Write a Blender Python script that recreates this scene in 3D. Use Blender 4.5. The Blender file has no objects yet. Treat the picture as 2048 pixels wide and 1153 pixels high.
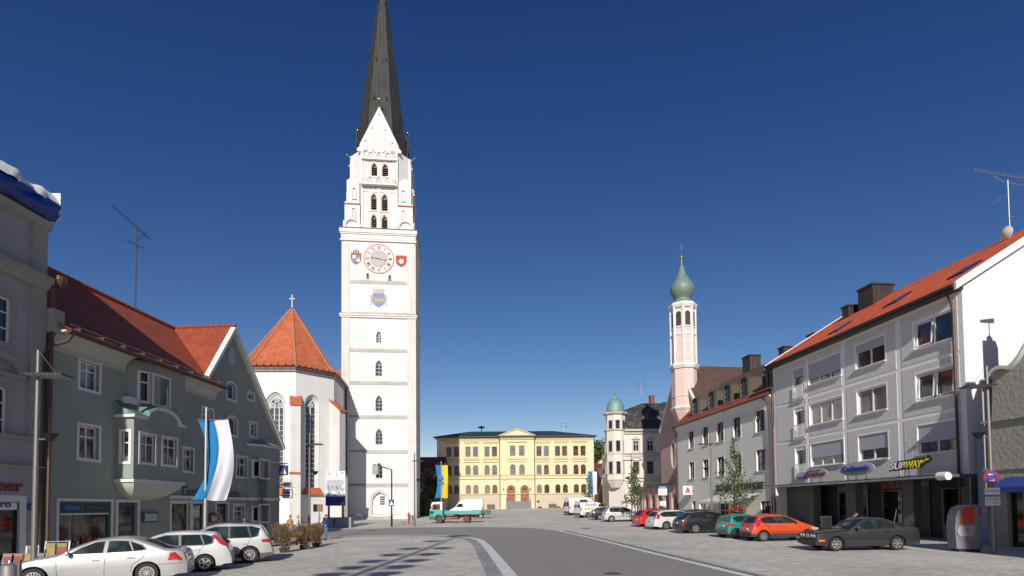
import bpy, bmesh, math, random
from math import sin, cos, pi, radians, sqrt, atan2, tan
from mathutils import Vector, Matrix
from mathutils.geometry import tessellate_polygon
random.seed(7)
S = bpy.context.scene
COL = S.collection
# ---------------------------------------------------------------- camera
FPX, PCX, PCY, TILT, ROLL, CAMZ = 1120.0, 1024.0, 973.0, 0.0373, -0.0095, 2.2
cam = bpy.data.objects.new('camera', bpy.data.cameras.new('camera'))
COL.objects.link(cam); S.camera = cam
cam.data.sensor_width = 36.0
cam.data.lens = 36.0*FPX/2048
cam.data.shift_y = (PCY-576.5)/2048
cam.data.clip_end = 5000
CM = Matrix.Translation((0, 0, CAMZ)) @ Matrix.Rotation(radians(90)+TILT, 4, 'X') @ Matrix.Rotation(ROLL, 4, 'Z')
cam.matrix_world = CM
# ---------------------------------------------------------------- light
SUN_EL, SUN_AZ = radians(27.0), radians(3.4)          # azimuth: the light travels towards +Y, this much to the right
world = bpy.data.worlds.new('World'); S.world = world; world.use_nodes = True
nt = world.node_tree; nt.nodes.clear()
sky = nt.nodes.new('ShaderNodeTexSky'); sky.sky_type = 'NISHITA'; sky.sun_disc = False
sky.sun_elevation = SUN_EL; sky.sun_rotation = pi+SUN_AZ
sky.altitude = 450; sky.air_density = 1.0; sky.dust_density = 0.25; sky.ozone_density = 3.2
bg = nt.nodes.new('ShaderNodeBackground'); bg.inputs['Strength'].default_value = 0.075
wo = nt.nodes.new('ShaderNodeOutputWorld')
# deep polarised blue: a gamma and gain for each channel of the sky
sep = nt.nodes.new('ShaderNodeSeparateColor'); cmb = nt.nodes.new('ShaderNodeCombineColor'); nt.links.new(sky.outputs[0], sep.inputs[0])
for ch, p_, k_ in ((0, 1.385, 1.10), (1, 1.15, .715), (2, .88, .644)):
    pw = nt.nodes.new('ShaderNodeMath'); pw.operation = 'POWER'; pw.inputs[1].default_value = 1.25*p_; nt.links.new(sep.outputs[ch], pw.inputs[0])
    mu = nt.nodes.new('ShaderNodeMath'); mu.operation = 'MULTIPLY'; mu.inputs[1].default_value = k_*.075**p_/.1; nt.links.new(pw.outputs[0], mu.inputs[0])
    nt.links.new(mu.outputs[0], cmb.inputs[ch])
bg.inputs['Strength'].default_value = 0.1
nt.links.new(cmb.outputs[0], bg.inputs[0]); nt.links.new(bg.outputs[0], wo.inputs[0])
sl = bpy.data.lights.new('sun', 'SUN'); sl.energy = 5.0; sl.angle = radians(0.53); sl.color = (1.0, 0.955, 0.885)
sun = bpy.data.objects.new('sun', sl); COL.objects.link(sun)
ldir = Vector((sin(SUN_AZ)*cos(SUN_EL), cos(SUN_AZ)*cos(SUN_EL), -sin(SUN_EL)))
sun.rotation_euler = ldir.to_track_quat('-Z', 'Y').to_euler()
S.view_settings.view_transform = 'Standard'; S.view_settings.look = 'None'
S.view_settings.exposure = 0.0; S.view_settings.gamma = 1.0
# ---------------------------------------------------------------- ground heights
GP = [(-60, -.1), (0, 0), (25, .05), (40, .15), (60, .5), (80, .8), (122, 1.87), (160, 2.4), (400, 5.0)]
def G(x, y):
    if y <= GP[0][0]: b = GP[0][1]
    elif y >= GP[-1][0]: b = GP[-1][1]
    else:
        for (a, za), (c, zc) in zip(GP, GP[1:]):
            if a <= y <= c: b = za+(zc-za)*(y-a)/(c-a); break
    return b+.01*max(-16, min(16, x))
def ray(px, py):
    d = CM.to_3x3() @ Vector(((px-PCX)/FPX, -(py-PCY)/FPX, -1.0))
    return Vector((0, 0, CAMZ)), d
def gp(px, py):                      # point of the ground seen at that place of the photograph
    o, d = ray(px, py)
    t = 5.0
    while t < 400:
        p = o+d*t
        if p.z < G(p.x, p.y): return Vector((p.x, p.y, G(p.x, p.y)))
        t += .05
    return p
def atY(px, py, Y):
    o, d = ray(px, py); return o+d*(Y/d.y)
# ---------------------------------------------------------------- materials
MATS = {}
def _new(name):
    m = bpy.data.materials.new(name); m.use_nodes = True; MATS[name] = m
    n = m.node_tree; return m, n, n.nodes['Principled BSDF']
def N(n, t, **kw):
    o = n.nodes.new(t)
    for k, v in kw.items():
        if hasattr(o, k): setattr(o, k, v)
        else: o.inputs[k].default_value = v
    return o
def mixc(n, fac, a, b, bt='MIX'):
    o = n.nodes.new('ShaderNodeMix'); o.data_type = 'RGBA'; o.blend_type = bt
    for s, v in ((0, fac), (6, a), (7, b)):
        if isinstance(v, (int, float)): o.inputs[s].default_value = v
        elif isinstance(v, (tuple, list)): o.inputs[s].default_value = (*v, 1) if len(v) == 3 else v
        else: n.links.new(v, o.inputs[s])
    return o.outputs[2]
def ramp(n, src, p):
    r = n.nodes.new('ShaderNodeValToRGB'); e = r.color_ramp.elements
    e[0].position, e[0].color = p[0][0], (*p[0][1], 1) if isinstance(p[0][1], tuple) else (p[0][1],)*3+(1,)
    e[1].position, e[1].color = p[-1][0], (*p[-1][1], 1) if isinstance(p[-1][1], tuple) else (p[-1][1],)*3+(1,)
    for q, c in p[1:-1]:
        x = e.new(q); x.color = (*c, 1) if isinstance(c, tuple) else (c, c, c, 1)
    n.links.new(src, r.inputs[0]); return r.outputs[0]
def mat(name, col, rough=.6, metal=0.0, vary=.12, scale=1.5, bump=0.0, bscale=25, coat=0.0, emit=None, spec=None):
    """plain painted, rendered or metal surface with uneven tone"""
    if name in MATS: return MATS[name]
    m, n, b = _new(name)
    b.inputs['Roughness'].default_value = rough; b.inputs['Metallic'].default_value = metal
    b.inputs['Coat Weight'].default_value = coat
    if coat: b.inputs['Coat Roughness'].default_value = .04
    if spec is not None: b.inputs['Specular IOR Level'].default_value = spec
    tc = N(n, 'ShaderNodeTexCoord')
    if vary:
        no = N(n, 'ShaderNodeTexNoise', Scale=scale, Detail=6.0); n.links.new(tc.outputs['Object'], no.inputs['Vector'])
        f = ramp(n, no.outputs['Fac'], [(.3, 1-vary), (.7, 1.0)])
        c = mixc(n, 1.0, col, f, 'MULTIPLY'); n.links.new(c, b.inputs['Base Color'])
    else: b.inputs['Base Color'].default_value = (*col, 1)
    if bump:
        nb = N(n, 'ShaderNodeTexNoise', Scale=bscale, Detail=4.0); n.links.new(tc.outputs['Object'], nb.inputs['Vector'])
        bu = N(n, 'ShaderNodeBump', Strength=bump, Distance=.02); n.links.new(nb.outputs['Fac'], bu.inputs['Height'])
        n.links.new(bu.outputs[0], b.inputs['Normal'])
    if emit: b.inputs['Emission Color'].default_value = (*col, 1); b.inputs['Emission Strength'].default_value = emit
    return m
def plaster(name, col, dirt=(.5, .47, .42), amount=.25, bump=.25, streak=.35, bscale=18):
    """rendered wall: blotches, rain streaks, fine grain"""
    if name in MATS: return MATS[name]
    m, n, b = _new(name); b.inputs['Roughness'].default_value = .9
    tc = N(n, 'ShaderNodeTexCoord')
    a = N(n, 'ShaderNodeTexNoise', Scale=.45, Detail=8.0, Roughness=.65); n.links.new(tc.outputs['Object'], a.inputs['Vector'])
    mp = N(n, 'ShaderNodeMapping'); mp.inputs['Scale'].default_value = (2.2, 2.2, .12)
    n.links.new(tc.outputs['Object'], mp.inputs['Vector'])
    s = N(n, 'ShaderNodeTexNoise', Scale=1.0, Detail=5.0, Roughness=.6); n.links.new(mp.outputs[0], s.inputs['Vector'])
    f1 = ramp(n, a.outputs['Fac'], [(.42, 0.0), (.75, amount)])
    f2 = ramp(n, s.outputs['Fac'], [(.55, 0.0), (.8, streak*amount)])
    c = mixc(n, f1, col, tuple(x*y*1.15 for x, y in zip(col, dirt)))
    c = mixc(n, f2, c, tuple(x*.5 for x in col))
    n.links.new(c, b.inputs['Base Color'])
    g = N(n, 'ShaderNodeTexNoise', Scale=bscale, Detail=5.0); n.links.new(tc.outputs['Object'], g.inputs['Vector'])
    bu = N(n, 'ShaderNodeBump', Strength=bump, Distance=.03); n.links.new(g.outputs['Fac'], bu.inputs['Height'])
    n.links.new(bu.outputs[0], b.inputs['Normal'])
    return m
def tiles(name, c1, c2, w=.22, h=.26, dark=.35, bump=.8, moss=None, wave=False):
    """roof tiles in rows, laid out on the slope (UVs in metres)"""
    if name in MATS: return MATS[name]
    m, n, b = _new(name); b.inputs['Roughness'].default_value = .75
    uv = N(n, 'ShaderNodeUVMap')
    br = N(n, 'ShaderNodeTexBrick'); br.offset = .5
    br.inputs['Scale'].default_value = 1.0; br.inputs['Brick Width'].default_value = w; br.inputs['Row Height'].default_value = h
    br.inputs['Mortar Size'].default_value = .012; br.inputs['Mortar Smooth'].default_value = .3
    br.inputs['Color1'].default_value = (*c1, 1); br.inputs['Color2'].default_value = (*c2, 1)
    br.inputs['Mortar'].default_value = (c1[0]*dark, c1[1]*dark, c1[2]*dark, 1)
    n.links.new(uv.outputs[0], br.inputs['Vector'])
    no = N(n, 'ShaderNodeTexNoise', Scale=.8, Detail=7.0, Roughness=.7); n.links.new(uv.outputs[0], no.inputs['Vector'])
    f = ramp(n, no.outputs['Fac'], [(.35, .72), (.65, 1.05)])
    c = mixc(n, 1.0, br.outputs['Color'], f, 'MULTIPLY')
    if moss:
        f2 = ramp(n, no.outputs['Fac'], [(.5, 0.0), (.66, .8)]); c = mixc(n, f2, c, moss)
    n.links.new(c, b.inputs['Base Color'])
    sx = N(n, 'ShaderNodeSeparateXYZ'); n.links.new(uv.outputs[0], sx.inputs[0])
    saw = N(n, 'ShaderNodeMath', operation='FRACT'); dv = N(n, 'ShaderNodeMath', operation='DIVIDE'); dv.inputs[1].default_value = h
    n.links.new(sx.outputs['Y'], dv.inputs[0]); n.links.new(dv.outputs[0], saw.inputs[0])
    inv = N(n, 'ShaderNodeMath', operation='SUBTRACT'); inv.inputs[0].default_value = 1.0; n.links.new(saw.outputs[0], inv.inputs[1])
    hgt = inv.outputs[0]
    if wave:
        w_ = N(n, 'ShaderNodeMath', operation='MULTIPLY'); w_.inputs[1].default_value = 2*pi/w; n.links.new(sx.outputs['X'], w_.inputs[0])
        sn = N(n, 'ShaderNodeMath', operation='SINE'); n.links.new(w_.outputs[0], sn.inputs[0])
        ad = N(n, 'ShaderNodeMath', operation='ADD'); n.links.new(sn.outputs[0], ad.inputs[0]); n.links.new(inv.outputs[0], ad.inputs[1]); hgt = ad.outputs[0]
    bu = N(n, 'ShaderNodeBump', Strength=bump, Distance=.03); n.links.new(hgt, bu.inputs['Height'])
    n.links.new(bu.outputs[0], b.inputs['Normal'])
    return m
def seams(name, c, sp=.55, rough=.45, metal=.3, var=.35, c2=None):
    """standing-seam sheet metal, seams run up the slope"""
    if name in MATS: return MATS[name]
    m, n, b = _new(name); b.inputs['Roughness'].default_value = rough; b.inputs['Metallic'].default_value = metal
    uv = N(n, 'ShaderNodeUVMap'); sx = N(n, 'ShaderNodeSeparateXYZ'); n.links.new(uv.outputs[0], sx.inputs[0])
    dv = N(n, 'ShaderNodeMath', operation='DIVIDE'); dv.inputs[1].default_value = sp; n.links.new(sx.outputs['X'], dv.inputs[0])
    fr = N(n, 'ShaderNodeMath', operation='FRACT'); n.links.new(dv.outputs[0], fr.inputs[0])
    st = ramp(n, fr.outputs[0], [(0.0, 1.0), (.09, 0.0)])
    mp = N(n, 'ShaderNodeMapping'); mp.inputs['Scale'].default_value = (2.5, .35, 1); n.links.new(uv.outputs[0], mp.inputs['Vector'])
    no = N(n, 'ShaderNodeTexNoise', Scale=1.0, Detail=6.0); n.links.new(mp.outputs[0], no.inputs['Vector'])
    f = ramp(n, no.outputs['Fac'], [(.35, 1-var), (.65, 1.0)])
    cc = mixc(n, 1.0, c, f, 'MULTIPLY')
    if c2: cc = mixc(n, ramp(n, no.outputs['Fac'], [(.45, 0.0), (.6, 1.0)]), cc, c2)
    cc = mixc(n, st, cc, tuple(x*.55 for x in c))
    n.links.new(cc, b.inputs['Base Color'])
    bu = N(n, 'ShaderNodeBump', Strength=.6, Distance=.03); n.links.new(st, bu.inputs['Height']); n.links.new(bu.outputs[0], b.inputs['Normal'])
    return m
def glass(name, col, rough=.06, curtain=None, scale=1.3, thr=.5):
    """window pane: dark room or hanging curtain behind reflecting glass"""
    if name in MATS: return MATS[name]
    m, n, b = _new(name); b.inputs['Roughness'].default_value = rough; b.inputs['Specular IOR Level'].default_value = .7
    b.inputs['Coat Weight'].default_value = .6; b.inputs['Coat Roughness'].default_value = .02
    tc = N(n, 'ShaderNodeTexCoord')
    no = N(n, 'ShaderNodeTexNoise', Scale=scale, Detail=3.0); n.links.new(tc.outputs['Object'], no.inputs['Vector'])
    c2 = curtain or tuple(x*2.2 for x in col)
    c = mixc(n, ramp(n, no.outputs['Fac'], [(thr-.05, 0.0), (thr+.08, 1.0)]), col, c2)
    n.links.new(c, b.inputs['Base Color'])
    nb = N(n, 'ShaderNodeTexNoise', Scale=.9, Detail=1.0); n.links.new(tc.outputs['Object'], nb.inputs['Vector'])
    bu = N(n, 'ShaderNodeBump', Strength=.08, Distance=.05); n.links.new(nb.outputs['Fac'], bu.inputs['Height']); n.links.new(bu.outputs[0], b.inputs['Normal'])
    n.links.new(bu.outputs[0], b.inputs['Coat Normal'])
    return m
def paving(name, cols, w=.24, h=.16, rot=0.0, mortar=(.16, .15, .14), bump=.5):
    """small stone setts in courses, tone changing from stone to stone and in patches"""
    m, n, b = _new(name); b.inputs['Roughness'].default_value = .8
    tc = N(n, 'ShaderNodeTexCoord')
    mp = N(n, 'ShaderNodeMapping'); mp.inputs['Rotation'].default_value = (0, 0, rot); n.links.new(tc.outputs['Object'], mp.inputs['Vector'])
    wn = N(n, 'ShaderNodeTexNoise', Scale=2.5, Detail=2.0); n.links.new(mp.outputs[0], wn.inputs['Vector'])
    vm = N(n, 'ShaderNodeVectorMath', operation='MULTIPLY_ADD'); vm.inputs[1].default_value = (.12, .10, 0)
    n.links.new(wn.outputs['Color'], vm.inputs[0]); n.links.new(mp.outputs[0], vm.inputs[2])
    br = N(n, 'ShaderNodeTexBrick'); br.offset = .5
    br.inputs['Scale'].default_value = 1.0; br.inputs['Brick Width'].default_value = w; br.inputs['Row Height'].default_value = h
    br.inputs['Mortar Size'].default_value = .009; br.inputs['Mortar Smooth'].default_value = .4; br.inputs['Bias'].default_value = 0
    br.inputs['Color1'].default_value = (0, 0, 0, 1); br.inputs['Color2'].default_value = (1, 1, 1, 1); br.inputs['Mortar'].default_value = (.5, .5, .5, 1)
    n.links.new(vm.outputs[0], br.inputs['Vector'])
    cc = ramp(n, br.outputs['Color'], [(i/(len(cols)-1), c) for i, c in enumerate(cols)])
    pa = N(n, 'ShaderNodeTexNoise', Scale=.22, Detail=6.0, Roughness=.65); n.links.new(tc.outputs['Object'], pa.inputs['Vector'])
    cc = mixc(n, 1.0, cc, ramp(n, pa.outputs['Fac'], [(.35, .80), (.65, 1.10)]), 'MULTIPLY')
    gr = N(n, 'ShaderNodeTexNoise', Scale=9.0, Detail=3.0); n.links.new(tc.outputs['Object'], gr.inputs['Vector'])
    cc = mixc(n, 1.0, cc, ramp(n, gr.outputs['Fac'], [(.3, .82), (.7, 1.1)]), 'MULTIPLY')
    cc = mixc(n, br.outputs['Fac'], cc, mortar)
    n.links.new(cc, b.inputs['Base Color'])
    iv = N(n, 'ShaderNodeMath', operation='SUBTRACT'); iv.inputs[0].default_value = 1.0; n.links.new(br.outputs['Fac'], iv.inputs[1])
    bu = N(n, 'ShaderNodeBump', Strength=bump, Distance=.015); n.links.new(iv.outputs[0], bu.inputs['Height']); n.links.new(bu.outputs[0], b.inputs['Normal'])
    return m
# ---------------------------------------------------------------- mesh builder
class MB:
    def __init__(s): s.v = []; s.f = []; s.mi = []
    def add(s, vs, fs, mi=0):
        k = len(s.v); s.v += [tuple(v) for v in vs]
        s.f += [tuple(i+k for i in f) for f in fs]; s.mi += [mi]*len(fs); return s
    def poly(s, pts, mi=0): return s.add(pts, [tuple(range(len(pts)))], mi)
    def box(s, x0, x1, y0, y1, z0, z1, mi=0):
        return s.hexa([(x0, y0, z0), (x1, y0, z0), (x1, y1, z0), (x0, y1, z0), (x0, y0, z1), (x1, y0, z1), (x1, y1, z1), (x0, y1, z1)], mi)
    def hexa(s, p, mi=0):
        return s.add(p, [(0, 3, 2, 1), (4, 5, 6, 7), (0, 1, 5, 4), (1, 2, 6, 5), (2, 3, 7, 6), (3, 0, 4, 7)], mi)
    def obox(s, c, ang, hx, hy, z0, z1, mi=0):   # box turned about z
        q = []
        for z in (z0, z1):
            for a, b in ((-hx, -hy), (hx, -hy), (hx, hy), (-hx, hy)):
                q.append((c[0]+a*cos(ang)-b*sin(ang), c[1]+a*sin(ang)+b*cos(ang), z))
        return s.hexa(q, mi)
    def prism(s, pts, off, mi=0):                # planar outline pushed along a vector
        n = len(pts); off = Vector(off); a = [Vector(p) for p in pts]; b = [p+off for p in a]
        fs = [tuple(range(n))[::-1], tuple(range(n, 2*n))]+[(i, (i+1) % n, (i+1) % n+n, i+n) for i in range(n)]
        return s.add(a+b, fs, mi)
    def rings(s, R, close=True, cap=True, mi=0):
        n = len(R[0]); k = len(R); vs = [p for r in R for p in r]; fs = []
        for i in range(k-1):
            for j in range(n if close else n-1):
                a = i*n+j; b = i*n+(j+1) % n; fs.append((a, b, b+n, a+n))
        if cap: fs += [tuple(range(n))[::-1], tuple(range((k-1)*n, k*n))]
        return s.add(vs, fs, mi)
    def tube(s, path, r, n=8, mi=0, cap=True):
        path = [Vector(p) for p in path]; R = []
        for i, p in enumerate(path):
            d = (path[min(i+1, len(path)-1)]-path[max(i-1, 0)]).normalized()
            u = d.cross(Vector((0, 0, 1)) if abs(d.z) < .9 else Vector((1, 0, 0))).normalized(); w = d.cross(u)
            rr = r[i] if isinstance(r, (list, tuple)) else r
            R.append([p+(u*cos(2*pi*j/n)+w*sin(2*pi*j/n))*rr for j in range(n)])
        return s.rings(R, True, cap, mi)
    def lathe(s, prof, n=16, c=(0, 0, 0), mi=0, cap=True, a0=0.0):
        R = [[(c[0]+r*cos(a0+2*pi*j/n), c[1]+r*sin(a0+2*pi*j/n), c[2]+z) for j in range(n)] for r, z in prof]
        return s.rings(R, True, cap, mi)
    def ball(s, c, r, n=10, mi=0, sz=1.0):
        return s.lathe([(max(.001, r*sin(pi*i/n)), -r*sz*cos(pi*i/n)) for i in range(n+1)], n+2, c, mi)
    def build(s, name, mats, parent=None, smooth=None):
        me = bpy.data.meshes.new(name); me.from_pydata(s.v, [], s.f)
        if not isinstance(mats, (list, tuple)): mats = [mats]
        for m in mats: me.materials.append(m)
        me.polygons.foreach_set('material_index', s.mi)
        me.validate(); me.update()
        bm = bmesh.new(); bm.from_mesh(me)
        bmesh.ops.recalc_face_normals(bm, faces=bm.faces[:]) if smooth is not None else None
        bm.to_mesh(me); bm.free()
        uvl = me.uv_layers.new(name='UVMap').data
        for p in me.polygons:
            n_ = p.normal
            if abs(n_.z) > .999: t = Vector((1, 0, 0)); b_ = Vector((0, 1, 0))
            else: t = Vector((0, 0, 1)).cross(n_).normalized(); b_ = n_.cross(t)
            for li in p.loop_indices:
                co = me.vertices[me.loops[li].vertex_index].co
                uvl[li].uv = (co.dot(t), co.dot(b_))
        if smooth is not None:
            me.polygons.foreach_set('use_smooth', [True]*len(me.polygons))
            me.set_sharp_from_angle(angle=radians(smooth))
        o = bpy.data.objects.new(name, me); COL.objects.link(o)
        if parent: o.parent = parent
        return o
def tag(o, label, cat, group=None):
    o['label'] = label; o['category'] = cat
    if group: o['group'] = group
    return o
def thing(name, label, cat, loc=(0, 0, 0), rz=0.0, group=None):
    o = bpy.data.objects.new(name, None); COL.objects.link(o); o.empty_display_size = .3
    o.location = loc; o.rotation_euler = (0, 0, rz); return tag(o, label, cat, group)
def kids(o): return [c for c in bpy.data.objects if c.parent == o]
def dup(src, loc, rz=0.0, label=None, group=None, scale=None):
    r = src.copy(); COL.objects.link(r); r.location = loc; r.rotation_euler = (0, 0, rz)
    if scale: r.scale = (scale,)*3
    if label: r['label'] = label
    if group: r['group'] = group
    for ch in kids(src):
        c = ch.copy(); COL.objects.link(c); c.parent = r
        for g in kids(ch):
            d = g.copy(); COL.objects.link(d); d.parent = c
    return r
def structure(o): o['kind'] = 'structure'; return o
class Fac:
    """a wall's own frame: x runs along it (left to right seen from the street), -y points out, z up"""
    def __init__(s, x, y, z, ang):
        s.o = Vector((x, y, z)); s.a = ang; s.M = Matrix.Translation(s.o) @ Matrix.Rotation(ang, 4, 'Z'); s.I = s.M.inverted()
    def uv(s, px, py, out=0.0):      # where the plane y=-out is seen at a place of the photograph
        o, d = ray(px, py); o = s.I @ o; d = s.I.to_3x3() @ d
        t = (-out-o.y)/d.y; p = o+d*t; return p.x, p.z
    def w(s, u, y, v): return s.M @ Vector((u, y, v))
def arch(u0, u1, v0, v1, kind='rect', n=8, rise=None):
    """outline of an opening, anticlockwise"""
    w = u1-u0; c = (u0+u1)/2
    if kind == 'rect': return [(u0, v0), (u1, v0), (u1, v1), (u0, v1)]
    if kind == 'round': sp = v1-w/2; top = [(c+w/2*cos(pi*i/n), sp+w/2*sin(pi*i/n)) for i in range(n+1)]
    elif kind == 'seg':
        h = rise or w*.18; sp = v1-h; R = (w*w/4+h*h)/(2*h); a = math.asin(w/2/R)
        top = [(c+R*sin(a-2*a*i/n), sp+h-R+R*cos(a-2*a*i/n)) for i in range(n+1)]
    else:                             # pointed
        h = rise or w*.95; sp = v1-h; R = (w*w/4+h*h)/w; aa = math.asin(min(1, h/R))
        top = [(u1-R+R*cos(aa*i/(n//2)), sp+R*sin(aa*i/(n//2))) for i in range(n//2+1)]
        top += [(u0+R-R*cos(aa*(1-i/(n//2))), sp+R*sin(aa*(1-i/(n//2)))) for i in range(1, n//2+1)]
    return [(u0, v0), (u1, v0)]+top
def scale_out(poly, d):
    """outline grown outwards by d"""
    n = len(poly); out = []
    for i in range(n):
        a, p, b = Vector(poly[i-1]), Vector(poly[i]), Vector(poly[(i+1) % n])
        e1 = (p-a); e2 = (b-p)
        if e1.length < 1e-6: e1 = e2
        if e2.length < 1e-6: e2 = e1
        e1.normalize(); e2.normalize()
        n1 = Vector((e1.y, -e1.x)); n2 = Vector((e2.y, -e2.x)); m = n1+n2
        if m.length < 1e-6: m = n1
        m.normalize(); k = d/max(.45, m.dot(n1)); out.append((p.x+m.x*k, p.y+m.y*k))
    return out
def tess(outer, holes):
    polys = [[Vector((x, y, 0)) for x, y in outer]]+[[Vector((x, y, 0)) for x, y in h] for h in holes]
    flat = [p for q in polys for p in q]
    return flat, [tuple(t) for t in tessellate_polygon(polys)]
def wall(mb, outer, holes, y=0.0, depth=.18, mi=0, mr=None):
    """flat wall in the local xz plane with real openings and their reveals"""
    flat, tr = tess(outer, holes); out = []
    for t in tr:
        a, b, c = (flat[i] for i in t)
        if (b-a).cross(c-a).z < 0: t = t[::-1]
        out.append(t)
    mb.add([(p.x, y, p.y) for p in flat], out, mi)
    for h in holes:
        n = len(h)
        mb.add([(u, y, v) for u, v in h]+[(u, y+depth, v) for u, v in h], [(i, i+n, (i+1) % n+n, (i+1) % n) for i in range(n)], mi if mr is None else mr)
    return mb
def ringm(mb, inner, outer, y0, y1, mi=0):
    """band between two outlines, from y0 (front) back to y1"""
    n = len(inner)
    vs = [(u, y0, v) for u, v in inner]+[(u, y0, v) for u, v in outer]+[(u, y1, v) for u, v in inner]+[(u, y1, v) for u, v in outer]
    fs = []
    for i in range(n):
        j = (i+1) % n; fs += [(i, i+n, j+n, j), (i+2*n, i, j, j+2*n), (i+n, i+3*n, j+3*n, j+n)]
    return mb.add(vs, fs, mi)
def window(par, hole, gm_, fm, inset=.15, y=0.0, fw=.06, mull=(), trans=(), bar=.045, surround=None, sm=None, sill=None, slm=None, name='window', extra=None):
    """pane as the part; frame, surround and sill as its pieces"""
    u0 = min(p[0] for p in hole); u1 = max(p[0] for p in hole); v0 = min(p[1] for p in hole); v1 = max(p[1] for p in hole)
    w = MB().poly([(u, y+inset, v) for u, v in hole]).build(name, gm_, par)
    f = MB(); ringm(f, scale_out(hole, -fw), hole, y+inset-.05, y+inset-.002)
    for t in mull: c = u0+(u1-u0)*t; f.box(c-bar/2, c+bar/2, y+inset-.045, y+inset-.004, v0+fw, v1-(fw if len(hole) == 4 else fw*1.6))
    for t in trans: c = v0+(v1-v0)*t; f.box(u0+fw, u1-fw, y+inset-.052, y+inset-.004, c-bar/2, c+bar/2)
    f.build('frame', fm, w)
    if surround: s = MB(); ringm(s, hole, scale_out(hole, surround), y-.025, y+.01); s.build('surround', sm or fm, w)
    if sill:
        k = surround or .03
        MB().box(u0-k, u1+k, y-sill, y+.02, v0-.05, v0-.002).build('sill', slm or sm or fm, w)
    return w
def text(body, font_h, mt, parent, M, name='lettering', width=None, depth=.01, shear=0.0, bold=0.0):
    """lettering as mesh; M places its own xy plane"""
    c = bpy.data.curves.new(name, 'FONT'); c.body = body; c.size = 1.0; c.extrude = depth; c.align_x = 'LEFT'; c.shear = shear; c.offset = bold
    o = bpy.data.objects.new(name, c); COL.objects.link(o)
    bpy.context.view_layer.update()
    me = bpy.data.meshes.new_from_object(o.evaluated_get(bpy.context.evaluated_depsgraph_get()))
    bpy.data.objects.remove(o); bpy.data.curves.remove(c)
    xs = [v.co.x for v in me.vertices]; ys = [v.co.y for v in me.vertices]
    sx = sy = font_h/max(.001, (max(ys)-min(ys)))
    if width: sx = width/(max(xs)-min(xs))
    x0, y0 = min(xs), min(ys)
    for v in me.vertices: v.co = M @ Vector(((v.co.x-x0)*sx, (v.co.y-y0)*sy, v.co.z))
    me.materials.clear(); me.materials.append(mt); me.name = name
    t = bpy.data.objects.new(name, me); COL.objects.link(t)
    if parent: t.parent = parent
    return t
def face_text(body, u, v, h, mt, parent, out=.03, **kw):   # lettering on a facade, local frame
    M = Matrix.Translation((u, -out, v)) @ Matrix.Rotation(radians(90), 4, 'X')
    return text(body, h, mt, parent, M, **kw)
# ---------------------------------------------------------------- shared materials
WHITE = mat('white_paint', (.74, .74, .72), .55, vary=.08)
TRIMW = mat('white_trim', (.66, .67, .64), .7, vary=.12, scale=3)
DARKM = mat('dark_metal', (.035, .035, .038), .45, .6, vary=.1)
GREYM = mat('grey_metal', (.30, .30, .30), .4, .7, vary=.12)
GALV = mat('galvanised', (.42, .43, .43), .42, .75, vary=.15)
BLACK = mat('black_plastic', (.015, .015, .016), .5, vary=0)
GOLD = mat('gilding', (.75, .48, .12), .25, 1.0, vary=.05)
COPPER = seams('green_copper', (.14, .27, .22), .5, .6, .15, c2=(.22, .36, .30))
G_DARK = glass('glass_dark', (.008, .009, .011))
G_CURT = glass('glass_curtain', (.02, .02, .022), curtain=(.26, .26, .25), thr=.5)
G_BLUE = glass('glass_sky', (.015, .022, .035))
WOOD = mat('brown_wood', (.12, .045, .02), .5, vary=.3, scale=8)
CONC = mat('concrete', (.30, .29, .28), .85, vary=.2, bump=.2)
STONE = mat('pale_stone', (.42, .39, .34), .85, vary=.2, bump=.2)
# ---------------------------------------------------------------- ground sheets
def sheet(name, pts, off, m, grid=None):
    bm = bmesh.new(); vs = [bm.verts.new((p[0], p[1], 0)) for p in pts]; bm.faces.new(vs)
    for y, _ in GP: bmesh.ops.bisect_plane(bm, geom=bm.verts[:]+bm.edges[:]+bm.faces[:], plane_co=(0, y, 0), plane_no=(0, 1, 0))
    for x in (-16, 16): bmesh.ops.bisect_plane(bm, geom=bm.verts[:]+bm.edges[:]+bm.faces[:], plane_co=(x, 0, 0), plane_no=(1, 0, 0))
    bmesh.ops.triangulate(bm, faces=bm.faces[:])
    for v in bm.verts: v.co.z = G(v.co.x, v.co.y)+off
    bmesh.ops.recalc_face_normals(bm, faces=bm.faces[:])
    if sum(f.normal.z for f in bm.faces) < 0: bmesh.ops.reverse_faces(bm, faces=bm.faces[:])
    me = bpy.data.meshes.new(name); bm.to_mesh(me); bm.free(); me.materials.append(m)
    o = bpy.data.objects.new(name, me); COL.objects.link(o); return structure(o)
PAVE = paving('sett_paving', [(.34, .325, .285), (.65, .62, .55), (.48, .46, .41), (.66, .575, .475), (.43, .43, .405), (.59, .55, .48), (.50, .43, .36), (.56, .545, .50)], .30, .17, radians(4), (.30, .285, .265), .3)
sheet('square_paving', [(-900, -80), (900, -80), (900, 1500), (-900, 1500)], 0, PAVE)
ASPH = mat('asphalt', (.25, .23, .21), .85, vary=.12, scale=.5, bump=.25, bscale=60)
KERB = mat('kerb_granite', (.62, .61, .59), .8, vary=.18, scale=2.5, bump=.15)
KDARK = paving('strip_paving', [(.26, .26, .27), (.33, .33, .335), (.29, .29, .30)], .3, .15, 0.0, (.10, .10, .10))
def P2(l): return [tuple(gp(x, y)[:2]) for x, y in l]
def smoothl(l, k=2):
    for _ in range(k):
        q = [l[0]]
        for a, b in zip(l, l[1:]): q += [(a[0]*.75+b[0]*.25, a[1]*.75+b[1]*.25), (a[0]*.25+b[0]*.75, a[1]*.25+b[1]*.75)]
        l = q+[l[-1]]
    return l
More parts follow.
